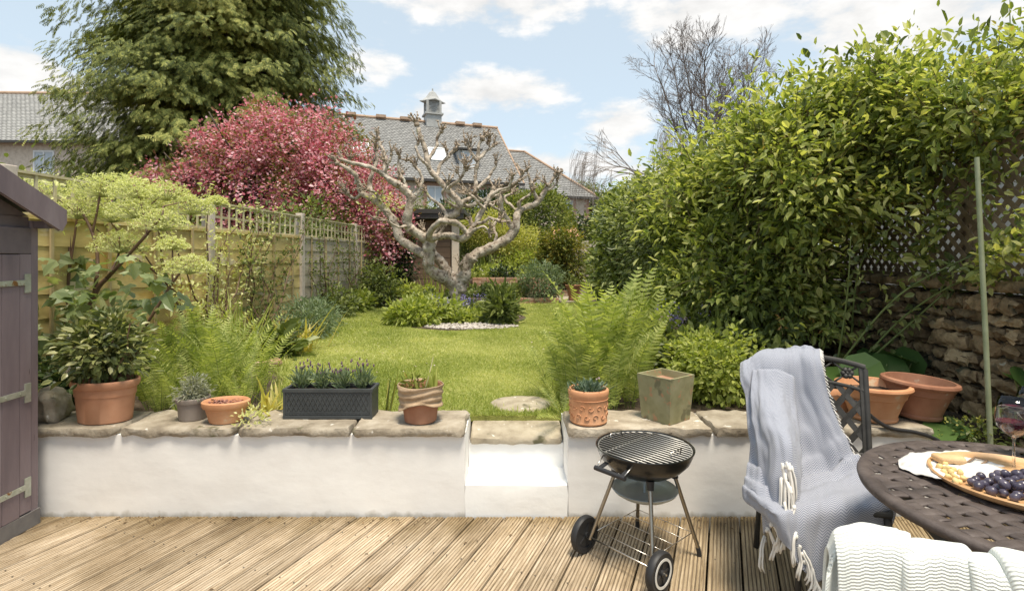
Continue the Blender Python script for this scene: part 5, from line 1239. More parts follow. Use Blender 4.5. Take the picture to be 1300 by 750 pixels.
flowers(o, [(rng.normal(0, .10), rng.normal(0, .08), rng.uniform(.44, .60)) for _ in range(20)], P_violet, .022, 9, .012, vert=.03)
flowers(o, [(rng.normal(-.08, .06), rng.normal(0, .08), rng.uniform(.38, .52)) for _ in range(12)], P_pinkw, .022, 9, .012, part='pink_flower_petals', vert=.03)
# round-leaved plants by the big terracotta pots
def roundleaf(label, px, py, Y, n, s, z0, spread):
    b = Vector((ax(px, Y), Y, z0)); o = tree('round_leaved_plant', label, 'plant', b); t = MB(); g = MB(); P_ = []
    for k in range(n):
        p = Vector((rng.normal(0, spread), rng.normal(0, spread * .6), az_(py, Y) - z0 + rng.normal(0, spread * .7))); p.z = max(.05, p.z); t.tube(wiggle((0, 0, 0), p, 5, .1), .004, 5); P_.append(tuple(p))
    P_ = np.array(P_); D_ = norm(np.stack([rng.normal(0, .5, n), rng.normal(-.5, .4, n), rng.normal(-.25, .2, n)], -1)); scatter(g, ROUND, P_ - D_ * s * .4, D_, norm(rng.normal(0, .3, (n, 3)) + [0, -.55, .8]), s * rng.uniform(.75, 1.15, n), 1.0)
    t.build('leaf_stalks', M_greenstem, o); g.build('leaves', L_big, o)
roundleaf('round leaved plant in the dark corner behind the large terracotta pots', 1125, 468, 3.75, 9, .24, GZ, .14)
roundleaf('dark round leaves beside the draped chair back', 1092, 478, 3.7, 7, .24, GZ, .12)
roundleaf('low round leaved plant at the end of the coping', 1207, 543, 3.05, 6, .16, .38, .05)
roundleaf('small round leaves at the picture side of the rubble wall'.replace('at the picture side of', 'growing out of'), 1300, 480, 2.95, 4, .12, .45, .03)
t = MB(); rough_block(t, 2.37, 2.86, 2.98, 3.5, -.1, .36, step=.05, amp=.02, fr=7, seed=5); struct(t.build('soil_corner', M_soil, smooth=True))
o = clump('moss_clump', 'yellow flowered weeds at the foot of the rubble wall', 'plant', ax(1240, 3.0), 3.02, .12, .08, .16, L_mid, 50, 8, .03, z=.36)
flowers(o, [(rng.normal(0, .1), -.04, rng.uniform(.06, .2)) for _ in range(14)], L_gold, .014, 4, .01)
# hose
g = MB(); g.tube(smoothpts([tuple(at(*q)) for q in ((1068, 505, 3.3), (1090, 512, 3.02), (1108, 530, 2.99), (1130, 543, 2.98), (1160, 548, 2.97), (1185, 556, 2.96), (1215, 575, 2.94), (1240, 600, 2.9))], 6), .011, 8)
tag(g.build('hose', plain('black_rubber', (.025, .025, .027), .45), smooth=True), 'black hose lying along the coping below the large terracotta pots', 'hose')

# ------------------------------------------------------------------ ferns
def fern(name, label, x, y, z, nf, L, w=.30, lean=.35, group=None, mat=None, az0=0, np_=30, pw=.85):
    o = tree(name, label, 'fern', (x, y, z), group); g = MB(); st = MB()
    for k in range(nf):
        a = az0 + 2 * math.pi * k / nf + rng.normal(0, .25); l = L * rng.uniform(.72, 1.08); th = lean * rng.uniform(.5, 1.5)
        d = np.array([math.cos(a) * math.sin(th), math.sin(a) * math.sin(th), math.cos(th)]); out = np.array([math.cos(a), math.sin(a), 0])
        p = out * .03; n_ = np_; pts = [p.copy()]; ds = [d.copy()]
        for s_ in range(n_):
            p = p + d * l / n_; d = norm(d + out * (.9 / n_) * (s_ / n_) ** 1.5 * 1.6 + np.array([0, 0, -.7 / n_]) * (s_ / n_) ** 2 * 2); pts.append(p.copy()); ds.append(d.copy())
        pts = np.array(pts); ds = np.array(ds); st.tube(pts, [.0028 * (1 - .8 * i / n_) for i in range(n_ + 1)], 3, cap=False)
        sd = norm(np.cross(ds, out + 1e-3 * rng.normal(size=3))); up_ = norm(np.cross(sd, ds)); 
        tw = rng.normal(0, .4); sd2 = sd * math.cos(tw) + up_ * math.sin(tw); 
        i = np.arange(int(n_ * .14), n_ + 1); f = (i / n_)
        pl = w * .9 * l * np.sin(np.clip((f - .08) / .92, 0, 1) ** .75 * math.pi) ** .8 * .5 + .004
        for s in (-1, 1):
            base = pts[i]; dirp = norm(sd2[i] * s + ds[i] * .45 + rng.normal(0, .06, (len(i), 3)) - np.array([0, 0, .1])); 
            scatter(g, PINNA, base, dirp, np.cross(sd2[i], ds[i]) * 1.0 + rng.normal(0, .15, (len(i), 3)), pl, (l / n_ * pw) / np.maximum(pl, .01))
    g.build('fronds', mat or L_fern, o); st.build('stalk', M_greenstem, o); return o
V_ = [(0, 0, 0)]; Fp = []
# a pinna: serrated strip
nV = 5; top_ = []; 
PV = [(0, -.22, 0), (0, .22, 0)]
for j in range(1, 6):
    x = j / 6; wv_ = .5 * (1 - x * .72); PV += [(x - .10, wv_, -.02 * j), (x, wv_ * .55, -.025 * j), (x - .10, -wv_, -.02 * j), (x, -wv_ * .55, -.025 * j)]
PV.append((1, 0, -.2))
PF4 = [(0, 1, 2, 4)]; 
for j in range(5):
    b0 = 2 + 4 * j
    if j: PF4.append((b0 - 1, b0 - 3, b0, b0 + 2))
    PF4.append((b0 + 2, b0, b0 + 1, b0 + 3))
PINNA = (np.array(PV, float), [np.array([(a, b_, c, d)[::-1] for a, b_, c, d in PF4]), np.array([(21, 19, 22)][:0] + [(20, 22, 22)][:0] + [(19, 21, 22)])])
FG = 'ferns packed behind the terracotta pots'
FL = 'upright light green fern in the mass behind the coping pots'
for i, (px, Y, L) in enumerate(((192, 3.62, .62), (212, 3.95, .68), (238, 3.6, .62), (262, 3.9, .72), (285, 3.65, .62), (300, 4.05, .70), (322, 3.8, .60), (250, 4.3, .7), (205, 3.5, .38), (308, 3.52, .40), (270, 3.5, .45), (180, 4.2, .62), (228, 3.48, .38))):
    fern('fern', FL, ax(px, Y), Y, GZ, 12, L, .26, .30, FG, az0=i)
FG2 = 'ferns beside the lawn opening'; FL2 = 'tall light green fern behind the carved terracotta pot'
for i, (px, Y, L) in enumerate(((762, 3.75, .95), (785, 3.95, .90), (740, 3.6, .72), (800, 3.65, .66), (775, 3.5, .55), (722, 3.75, .58), (815, 4.1, .72), (748, 4.1, .80))):
    fern('fern', FL2, ax(px, Y), Y, GZ, 10, L * 1.08, .30, .21, FG2, az0=i * 1.7, np_=27, pw=.95)
fern('fern', 'low fern spilling over the edge of the threshold stone', ax(718, 3.42), 3.42, GZ, 9, .34, .3, .8)
fern('fern', 'small fern sprawling onto the lawn beside the opening', ax(703, 3.9), 3.9, GZ, 11, .42, .3, .6)
# foliage behind trough
irises('daylily_clump', 'yellowed leaves beside the dark trough', ax(345, 3.42), 3.42, 34, .22, L_yel, .05, .8, .12)
irises('sword_leaf_clump', 'single thin reddish shoots behind the coping', ax(490, 3.42), 3.40, 10, .24, L_bronze, .02, .2, .06)

# ------------------------------------------------------------------ angelica with umbel heads
AX, AY = ax(112, 3.95), 3.95
an = tree('angelica', 'tall angelica with branching purple stems and big yellow green umbels', 'plant', (AX, AY, GZ)); A0 = an.location.copy()
M_ang = texmat('purple_brown_stem', [(.10, .05, .035), (.20, .12, .07)], scale=9, rough=.6)
st = MB(); g = MB(); ry_ = MB()
def J(px, py, d=0): return at(px, py, AY + d) - A0
def chain(pts, r0, r1):
    q = smoothpts([tuple(p) for p in pts], 5); st.tube(q, [r0 + (r1 - r0) * i / (len(q) - 1) for i in range(len(q))], 8)
chain([(-.02, 0, 0), J(98, 470), J(104, 420), J(122, 370), J(136, 353)], .020, .016); chain([J(136, 353), J(160, 327, -.05), J(187, 297, -.1)], .014, .011)
chain([J(120, 372), J(124, 330, .05), J(117, 295, .08), J(100, 262, .1)], .014, .009); chain([J(117, 297, .08), J(124, 265, .08), J(130, 225, .1)], .009, .006)
chain([(.05, .1, 0), J(86, 420, .15), J(88, 340, .18), J(88, 290, .2)], .015, .010); chain([J(88, 345, .18), J(96, 290, .2), J(99, 262, .2)], .009, .006)
chain([J(136, 353), J(150, 325, .1), J(152, 300, .1)], .009, .006); chain([J(187, 297, -.1), J(180, 262, 0), J(171, 235, 0)], .008, .005); chain([J(187, 297, -.1), J(205, 275, -.15), J(207, 262, -.1)], .008, .005)
chain([(.06, -.05, 0), J(180, 420, -.2), J(215, 365, -.22), J(237, 335, -.22)], .013, .007); chain([J(219, 358, -.22), J(219, 320, -.2), J(219, 300, -.2)], .006, .004); chain([J(88, 300, .2), J(72, 260, .3), J(64, 240, .3)], .007, .005)
chain([J(130, 240, .1), J(150, 225, .2)], .005, .004); chain([J(180, 270, 0), J(208, 245, .1)], .005, .004); chain([J(207, 262, -.1), J(240, 255, .1)], .005, .003)
chain([J(88, 380, .15), J(62, 350, .1), J(50, 335, .1)], .006, .004); chain([J(64, 250, .3), J(40, 232, .5)], .006, .004)
heads = [(35, 222, .5, 34), (64, 233, .3, 36), (99, 254, .1, 32), (128, 224, .1, 36), (152, 222, .2, 30), (171, 230, 0, 32), (212, 232, .1, 30), (171, 254, -.05, 32), (205, 268, -.1, 34), (152, 296, .1, 34), (243, 250, .15, 30), (275, 246, .3, 15), (219, 300, -.2, 20), (240, 325, -.22, 30), (50, 330, .1, 28), (190, 245, .25, 26), (110, 240, .4, 28), (142, 262, .3, 26), (85, 262, .4, 24)]
for px, py, d, rp in heads:
    c = J(px, py + 6, d); Rr = rp * .92 * (AY + d) / F; nr = int(34 + rp * 1.3); base = c - Vector((0, 0, Rr * .62))
    gi = np.arange(nr) + .5; ph = np.arccos(1 - gi / nr * .92); th = gi * 2.39996
    for a, b_ in zip(ph, th):
        dv = Vector((math.sin(a) * math.cos(b_), math.sin(a) * math.sin(b_), math.cos(a) * .85)); e = base + dv * Rr * rng.uniform(.85, 1.08); ry_.tube([base, base + (e - base) * .5 + Vector((0, 0, .004)), e], [.0022, .0016, .0012], 3, cap=False)
        m = 18; dd = rdir(m); dd[:, 2] = np.abs(dd[:, 2]) * .7 - .1; P_ = np.array(tuple(e)) + dd * Rr * .14 * rng.uniform(.75, 1.1, (m, 1)); scatter(g, QUAD, P_, rdir(m), dd, .011, .9)
ry_.build('umbel_rays', plain('pale_ray', (.40, .42, .17), .8), an); st.build('stem', M_ang, an, smooth=True); g.build('umbels', L_umbel, an)
g = MB(); n = 190
P_ = np.concatenate([np.array([tuple(J(rng.uniform(60, 225), rng.uniform(325, 400), rng.uniform(-.3, .3))) for _ in range(100)]), np.array([tuple(J(rng.uniform(42, 110), rng.uniform(370, 500), rng.uniform(-.15, .3))) for _ in range(90)])])
D_ = norm(rng.normal(0, .8, (n, 3)) + [.1, -.3, -.35]); scatter(g, LOBED, P_, D_, norm(rng.normal(0, .35, (n, 3)) + [.1, -.45, 1]), .125 * rng.uniform(.6, 1.3, n), .8)
g.build('leaves', leafmat('angelica_leaf', [(.10, .14, .05), (.19, .24, .10), (.36, .40, .22)], trans=.3, rough=.4), an)
clump('leafy_perennial', 'dark low foliage between shed and large terracotta pot', 'plant', ax(78, 3.55), 3.6, .22, .2, .32, L_hedge, 150, 8, .05, z=GZ)
g = MB(); rough_block(g, -.11, .11, -.10, .10, 0, .155, step=.025, amp=.035, fr=6, seed=33); tag(g.build('boulder', M_cap, smooth=True, loc=(ax(52, 3.12), 3.14, CT - .01)), 'round mossy stone on the coping next to the shed', 'stone')

# ------------------------------------------------------------------ pots on the coping
M_terra = texmat('terracotta', [(.36, .16, .085), (.46, .225, .125), (.52, .28, .17)], scale=4, rough=.7, bump=.15, bscale=60, bdist=.003, spots=[((.52, .35, .23), 7, .66)])
M_terra_hi = texmat('bright_terracotta', [(.46, .20, .09), (.57, .28, .14), (.62, .35, .20)], scale=5, rough=.7, bump=.2, bscale=60, bdist=.003, spots=[((.60, .44, .28), 9, .64)])
M_terra_dk = texmat('old_terracotta', [(.24, .10, .055), (.34, .155, .09), (.40, .21, .13)], scale=5, rough=.8, bump=.25, bscale=50, bdist=.004, spots=[((.42, .33, .25), 9, .66)])
M_greyp = texmat('grey_brown_plastic', [(.20, .165, .14), (.27, .23, .20)], scale=5, rough=.6)
M_comp = texmat('compost', [(.03, .02, .014), (.10, .065, .045)], scale=40, rough=1, bump=1, bscale=90, bdist=.02)
def pot(parent, prof, mat, th=.008, ex=1, ey=1, soil=None, name='pot', n=56, smat=None):
    """prof: outer profile from the bottom up to the rim; an inner wall is added"""
    (rt, zt) = prof[-1]
    full = list(prof) + [(rt - th * .5, zt + .003), (rt - th, zt)] + [(prof[0][0] + (rt - prof[0][0]) * k - th, zt * k + .01) for k in (.75, .4, .12)] + [(.001, .012)]
    q = MB(); q.lathe([(.001, 0)] + full, n, ex=ex, ey=ey, close=False); o = q.build(name, mat, parent, smooth=True, sharp=38)
    if soil:
        q = MB(); rs = prof[0][0] + (rt - prof[0][0]) * soil / zt - th - .001; ring = []; nn = 26
        V = [(0, 0, soil + .012)] ; 
        for rr in (.5, .98):
            for k in range(nn): a = 2 * math.pi * k / nn; V.append((rs * rr * ex * math.cos(a), rs * rr * ey * math.sin(a), soil + rng.normal(0, .004)))
        q.add(V, [(0, 1 + k, 1 + (k + 1) % nn) for k in range(nn)] + [(1 + k, 1 + nn + k, 1 + nn + (k + 1) % nn, 1 + (k + 1) % nn) for k in range(nn)]); q.build('compost', smat or M_comp, parent, smooth=True)
    return o
# 1 large oval terracotta pot with a glossy shrub
Y = 3.13; p = thing('potted_shrub', 'large terracotta pot with glossy variegated shrub beside the shed', 'potted plant', (ax(134, Y), Y, CT + .003))
pot(p, [(.138, 0), (.143, .004), (.158, .150), (.163, .152), (.166, .195), (.176, .198), (.183, .212), (.186, .228), (.183, .238)], M_terra, soil=.20, ey=.72)
g = MB(); foliage(g, [(0, 0, .38, .16, .14, .15), (.05, 0, .49, .11, .10, .11), (-.09, 0, .44, .11, .1, .1)], 190, 9, .046, .05, w=.5, fill=.8, lump=.3, zmin=.22); g.build('foliage', L_pot, p)
t = MB(); stems(t, (0, 0, .2), [(rng.uniform(-.18, .2), rng.uniform(-.08, .08), rng.uniform(.35, .60)) for _ in range(12)], .007, .003, spread=.06); t.build('stem', M_brownstem, p)
flowers(p, [(-.16 + rng.normal(0, .02), -.08, .31 + rng.normal(0, .012)) for _ in range(8)], P_white, .014, 6, .01)
# 2 grey pot
Y = 3.16; p = thing('potted_heather', 'small grey brown pot holding a silvery wiry plant', 'potted plant', (ax(245, Y), Y, CT + .003))
pot(p, [(.070, 0), (.073, .003), (.083, .098), (.090, .1), (.094, .118), (.093, .126)], M_greyp, soil=.108)
g = MB(); foliage(g, [(0, 0, .145, .075, .075, .05), (0.01, 0, .2, .045, .04, .045)], 110, 9, .026, .018, w=.18, fill=.9); g.build('foliage', L_grey, p)
# 3 shallow terracotta bowl with leaf litter
Y = 3.10; p = thing('terracotta_bowl', 'shallow terracotta bowl filled with reddish leaf litter', 'plant pot', (ax(287, Y), Y, CT + .003), .15)
pot(p, [(.085, 0), (.09, .002), (.112, .083), (.124, .086), (.132, .098), (.131, .118), (.126, .122)], M_terra_hi, ey=.72, soil=.098, smat=texmat('red_litter', [(.14, .05, .035), (.30, .13, .09), (.42, .22, .17)], scale=30, rough=.95, bump=1, bscale=70, bdist=.02))
g = MB(); n = 90; P_ = np.stack([rng.uniform(-.09, .09, n), rng.uniform(-.06, .06, n), rng.uniform(.102, .118, n)], -1); scatter(g, QUAD, P_, rdir(n) * [1, 1, .3], np.tile([0, 0, 1.], (n, 1)) + rdir(n) * .4, .022, .6); g.build('dry_leaves', texmat('dry_red_leaf', [(.2, .07, .05), (.4, .2, .15)], scale=9, island=.3), p)
clump('weed_sprig', 'pale yellow green creeping sprig on the coping beside the bowl', 'plant', ax(318, 3.05), 3.05, .07, .04, .04, L_umbel, 26, 6, .022, w=.5, z=CT + .004)
# 4 dark trough with four lavenders
Y = 3.14; TW, TD, TH = .53, .17, .175
p = thing('lavender_trough', 'dark charcoal moulded trough planted with four small lavenders', 'planter', (ax(415.5, Y), Y, CT + .003))
M_tro = texmat('charcoal_trough', [(.035, .04, .042), (.06, .066, .068)], scale=8, rough=.55, bump=.2, bscale=80, bdist=.002)
g = MB(); x0, x1, y0, y1 = -TW / 2, TW / 2, 0, TD; th = .014; tb = .012
g.box(x0 + tb, x1 - tb, y0 + .006, y0 + th, .0, TH - .02); g.box(x0 + tb, x1 - tb, y1 - th, y1 - .006, 0, TH - .02); g.box(x0 + .006, x0 + th, y0 + .006, y1 - .006, 0, TH - .02); g.box(x1 - th, x1 - .006, y0 + .006, y1 - .006, 0, TH - .02)
g.box(x0 + th, x1 - th, y0 + th, y1 - th, .01, .02)
for (a, b_, c, d) in ((x0, x1, y0, y0 + .018), (x0, x1, y1 - .018, y1), (x0, x0 + .018, y0 + .0185, y1 - .0185), (x1 - .018, x1, y0 + .0185, y1 - .0185)): g.box(a, b_, c, d, TH - .0195, TH)
g.box(x0 + .002, x1 - .002, y0 + .001, y0 + .0055, 0, .018)
for sx in (x0 + .004, x1 - .016): g.box(sx, sx + .012, y0 + .001, y0 + .0055, .0185, TH - .02)
nd = 17; pw = (TW - .05) / nd
for k in range(nd + 1):   # raised diamond trellis relief
    for s in (-1, 1):
        for r_ in range(2):
            xa = x0 + .025 + k * pw; xb = xa + s * pw
            if x0 + .02 <= xb <= x1 - .02: g.bar((xa, y0 + .004, .045 + r_ * .055), (xb, y0 + .004, .045 + (r_ + 1) * .055), .004, .004, up=(0, 1, 0))
for zz in (.028, .034, .040): g.bar((x0 + .02, y0 + .004, zz), (x1 - .02, y0 + .004, zz), .003, .003)
for k in range(24): g.box(x0 + .025 + k * .0205, x0 + .037 + k * .0205, y0 + .003, y0 + .0058, .022, .0265)
g.build('trough', M_tro, p, bevel=.002)
g = MB(); g.box(x0 + th + .001, x1 - th - .001, y0 + th + .001, y1 - th - .001, .021, TH - .03); g.build('compost', M_comp, p)
for k in range(4):
    cx0 = x0 + .085 + k * .122; g = MB(); n = 170
    D_ = norm(np.concatenate([rng.normal(0, .55, (n, 2)), np.ones((n, 1))], 1)); P_ = np.array([cx0, TD / 2, TH - .03]) + np.concatenate([rng.normal(0, .012, (n, 2)), rng.uniform(0, .035, (n, 1))], 1) + D_ * rng.uniform(0, .085, (n, 1))
    scatter(g, LEAF, P_, D_ + rdir(n) * .35, rdir(n), rng.uniform(.03, .06, n), .14)
    for q in range(14):
        e = Vector((cx0 + rng.normal(0, .03), TD / 2 + rng.normal(0, .03), TH + rng.uniform(.08, .15))); g.tube([(cx0, TD / 2, TH - .02), e], [.0014, .001], 3); 
    lv = g.build('lavender', L_lav, p); g = MB()
    for q in range(12):
        e = Vector((cx0 + rng.normal(0, .032), TD / 2 + rng.normal(0, .03), TH + rng.uniform(.075, .148))); lump(g, e, .0055, 1.8, n=4)
    g.build('petals', plain('lavender_bud', (.16, .10, .13), .8), lv)
# 5 pot wrapped in burlap
Y = 3.12; p = thing('wrapped_pot', 'terracotta pot wrapped in torn hessian with green bulb shoots', 'potted plant', (ax(534, Y), Y, CT + .003))
pot(p, [(.086, 0), (.092, .004), (.098, .05), (.106, .10), (.116, .13), (.122, .18), (.125, .205)], M_terra_dk, soil=.17)
M_hess = texmat('hessian', [(.26, .17, .10), (.42, .30, .19), (.50, .38, .26)], scale=7, rough=.95, bump=.9, bscale=120, bdist=.004, stretch=(1, 1, 2.5))
q = MB(); n1_, n2_ = 72, 20; PG = np.zeros((n2_ + 1, n1_ + 1, 3))
for j in range(n2_ + 1):
    for k in range(n1_ + 1):
        a = 2 * math.pi * k / n1_; low = .085 + .028 * math.sin(a * 1 + 2.6) + .012 * math.sin(3 * a); z = low + (.214 - low) * j / n2_
        r = .107 + .12 * (z - .09) + .010 + .005 * math.sin(z * 160 + 2.2 * math.sin(a * 2)) * (1 - j / n2_ * .3) + .004 * mnoise.noise(Vector((math.cos(a) * 3, math.sin(a) * 3, z * 30))) + (.014 if j < 3 else 0) * (1 - j / 3)
        PG[j, k] = (r * math.cos(a), r * math.sin(a), z)
q.grid(PG); w_ = q.build('hessian_wrap', M_hess, p, smooth=True); s_ = w_.modifiers.new('solid', 'SOLIDIFY'); s_.thickness = .004; s_.offset = -1
g = MB(); n = 16; D_ = norm(np.concatenate([rng.normal(0, .18, (n, 2)), np.ones((n, 1))], 1)); P_ = np.stack([rng.uniform(-.01, .09, n), rng.uniform(-.06, .05, n), np.full(n, .16)], -1); scatter(g, BLADE, P_, D_, norm(rng.normal(0, .4, (n, 3)) + [0, -1, 0]), rng.uniform(.09, .20, n), .10)
g.build('bulb_shoots', L_lime, p)
g = MB(); g.tube([(.02, 0, .16), (.05, -.01, .26), (.075, -.01, .37)], [.003, .003, .0015], 5); g.build('dry_stalk', plain('straw', (.7, .62, .4), .8), p)
g = MB(); foliage(g, [(-.05, 0, .20, .05, .04, .05)], 26, 7, .03, .02, w=.3, fill=.9); g.build('small_leaves', L_bronze, p)
# 6 carved terracotta pot
Y = 3.10; p = thing('potted_carnation', 'small carved terracotta pot with scroll relief and a blue green tufted plant', 'potted plant', (ax(747, Y), Y, CT + .003))
pot(p, [(.095, 0), (.104, .004), (.108, .012), (.106, .016), (.112, .15), (.117, .163), (.117, .186), (.113, .192)], M_terra_hi, soil=.165, th=.011)
g = MB()
for row, zz in enumerate((.052, .100)):
    for k in range(14):
        a0 = 2 * math.pi * k / 14 + row * .2; pts = []
        for s in range(15):
            th_ = s / 14 * 5.2; rr = .017 * (1 - s / 22); a = a0 + rr * math.cos(th_) / .11; r = .1085 + (zz / .15) * .004; z = zz + rr * math.sin(th_) * (1 if k % 2 else -1); pts.append((r * math.cos(a), r * math.sin(a), z))
        g.tube(pts, .0024, 5)
for zz in (.140,):
    g.tube([( .113 * math.cos(a), .113 * math.sin(a), zz) for a in np.linspace(0, 2 * math.pi, 41)[:-1]], .0025, 5, closed=True)
g.build('scroll_relief', M_terra_hi, p, smooth=True)
g = MB(); n = 420; D_ = norm(np.concatenate([rng.normal(0, .7, (n, 2)), np.ones((n, 1)) * .9], 1)); P_ = np.array([0, 0, .165]) + np.concatenate([rng.normal(0, .03, (n, 2)), np.zeros((n, 1))], 1) + D_ * rng.uniform(0, .045, (n, 1)); scatter(g, LEAF, P_, D_ + rdir(n) * .3, rdir(n), rng.uniform(.03, .06, n), .12)
g.build('foliage', leafmat('blue_green_tuft', [(.08, .13, .08), (.15, .21, .14), (.24, .30, .22)], trans=.15), p)
flowers(p, [(.045, -.03, .255)], P_pinkw, .014, 6, .006, part='flower_petals')
# 7 square green planter
Y = 3.16; p = thing('square_planter', 'square mottled green glazed planter standing corner first, empty', 'planter', (ax(845, Y), Y, CT + .003), R(38))
M_sq = texmat('mottled_green_glaze', [(.20, .19, .095), (.27, .26, .14), (.33, .31, .19)], scale=9, rough=.7, bump=.3, bscale=40, bdist=.003, spots=[((.38, .22, .12), 26, .60), ((.15, .145, .08), 7, .58)])
def frustum(mb, b, t_, z0, z1): mb.add([(sx * b, sy * b, z0) for sx, sy in ((-1, -1), (1, -1), (1, 1), (-1, 1))] + [(sx * t_, sy * t_, z1) for sx, sy in ((-1, -1), (1, -1), (1, 1), (-1, 1))], [(0, 1, 5, 4), (1, 2, 6, 5), (2, 3, 7, 6), (3, 0, 4, 7)])
g = MB(); frustum(g, .098, .117, 0, .262); s = .117; i_ = .104
V = [(sx * s, sy * s, .262) for sx, sy in ((-1, -1), (1, -1), (1, 1), (-1, 1))] + [(sx * i_, sy * i_, .262) for sx, sy in ((-1, -1), (1, -1), (1, 1), (-1, 1))] + [(sx * .088, sy * .088, .03) for sx, sy in ((-1, -1), (1, -1), (1, 1), (-1, 1))]
g.add(V, [(0, 1, 5, 4), (1, 2, 6, 5), (2, 3, 7, 6), (3, 0, 4, 7), (4, 5, 9, 8), (5, 6, 10, 9), (6, 7, 11, 10), (7, 4, 8, 11), (8, 9, 10, 11)]); g.build('planter_body', M_sq, p)
g = MB(); g.add([(-.1005, -.1005, .215), (.1005, -.1005, .215), (.1005, .1005, .222), (-.1005, .1005, .222)], [(0, 1, 2, 3)]); g.build('compost', texmat('dry_soil', [(.30, .16, .10), (.42, .26, .17)], scale=20, rough=1), p)
# 8, 9 big terracotta pots at the end of the coping
big = [(.120, 0), (.128, .003), (.134, .018), (.128, .03), (.150, .10), (.170, .155), (.178, .160), (.180, .175), (.192, .205), (.205, .210), (.212, .222), (.208, .236), (.198, .240)]
Y = 3.16; p = thing('terracotta_pot', 'large bright orange terracotta pot behind the metal chair back', 'plant pot', (ax(1108, Y), Y, CT + .003)); pot(p, [(r * .94, z * .86) for r, z in big], M_terra_hi, th=.014, soil=.16)
Y = 3.19; p = thing('terracotta_pot', 'large darker weathered terracotta pot leaning at the end of the coping', 'plant pot', (ax(1164, Y), Y, CT + .008)); p.rotation_euler = (R(1), R(3.5), 0); pot(p, [(r * .93, z * .91) for r, z in big], M_terra_dk, th=.014, soil=.15)
Y = 3.36; p = thing('terracotta_pot', 'small terracotta pot glimpsed through the chair back', 'plant pot', (ax(1063, Y), Y, CT - .06)); pot(p, [(.07, 0), (.09, .13), (.10, .132), (.104, .16)], M_terra_hi, soil=.12)
# far ornament
Y = 12.0; p = thing('garden_ornament', 'small terracotta ornament beside the far path', 'ornament', (ax(728, Y), Y, .46)); pot(p, [(.10, 0), (.12, .05), (.07, .09), (.13, .22), (.18, .30), (.19, .34)], M_terra, soil=.3)
g = MB(); foliage(g, [(0, 0, .42, .14, .12, .10)], 24, 7, .05, .03); g.build('foliage', L_mid, p)
# ------------------------------------------------------------------ kettle barbecue
M_enamel = plain('black_enamel', (.008, .008, .008), .32, coat=.25)
M_chrome = plain('chromed_steel', (.62, .58, .52), .28, metallic=1.0)
M_leg = plain('steel_leg', (.40, .36, .30), .34, metallic=1.0)
M_alu = plain('dull_aluminium', (.50, .54, .54), .45, metallic=.6)
M_rubber = plain('black_plastic', (.022, .022, .024), .55)
bq = thing('kettle_barbecue', 'small black open kettle barbecue on four steel legs with two wheels', 'barbecue', (.643, 2.60, 0), math.atan2(-.29, .256))
# local x: along the axle, local y: from axle to feet
zr = .525; Rb = .231
q = MB(); prof = [(.012, zr - .138), (.07, zr - .134), (.13, zr - .116), (.18, zr - .085), (.212, zr - .05), (.226, zr - .018), (.229, zr), (.234, zr + .001), (.2345, zr + .006), (.229, zr + .007), (.2255, zr - .002), (.222, zr - .018), (.208, zr - .05), (.176, zr - .082), (.13, zr - .112), (.07, zr - .130), (.012, zr - .134)]
q.lathe(prof, 64); q.build('bowl', M_enamel, bq, smooth=True, sharp=50)
q = MB(); q.lathe([(.221, zr - .020), (.2065, zr - .05), (.1745, zr - .080), (.13, zr - .110), (.07, zr - .128), (.001, zr - .131)], 48, close=False); M_soot = plain('soot', (.016, .014, .012), .95); M_soot.node_tree.nodes['Principled BSDF'].inputs['Specular IOR Level'].default_value = .02; q.build('sooty_lining', M_soot, bq, smooth=True)
q = MB(); q.lathe([(.001, zr - .10), (.11, zr - .098), (.135, zr - .085)], 40, close=False); q.build('charcoal_grate', M_soot, bq)
q = MB(); rg = .221; zz = zr - .001
q.tube([(rg * math.cos(a), rg * math.sin(a), zz) for a in np.linspace(0, 2 * math.pi, 65)[:-1]], .0032, 6, closed=True)
for k in range(-8, 9):
    y = k * .0252; l = math.sqrt(max(0, rg ** 2 - y ** 2))
    if l > .02: q.tube([(-l, y, zz + .003), (l, y, zz + .003)], .0030, 6)
for x in (-.09, .09): l = math.sqrt(rg ** 2 - x ** 2); q.tube([(x, -l, zz - .003), (x, l, zz - .003)], .0024, 5)
grill = q.build('grill', plain('grill_wire', (.50, .48, .44), .5, metallic=.8), bq, smooth=True)
for s in (-1, 1):
    q = MB(); q.tube([(s * .165, -.045, zz), (s * .172, -.045, zz + .028), (s * .172, .045, zz + .028), (s * .165, .045, zz)], .0028, 6); q.build('grill_handle', M_chrome, grill, smooth=True)
q = MB()   # side handle on the axle side
hy = -.268; q.tube([(-.085, hy, zr - .055), (.085, hy, zr - .055)], .0115, 10)
for s in (-1, 1): q.bar((s * .06, -.212, zr - .04), (s * .066, hy, zr - .055), .022, .006)
h_ = q.build('handle', M_rubber, bq, smooth=True, sharp=40)
q = MB()
for s in (-1, 1):
    q = MB(); q.tube([(s * .085, -.205, zr - .01), (s * .08, -.245, zr - .035), (s * .075, hy, zr - .052)], .003, 5); q.build('handle_bracket', M_chrome, bq, smooth=True)
tops = {}
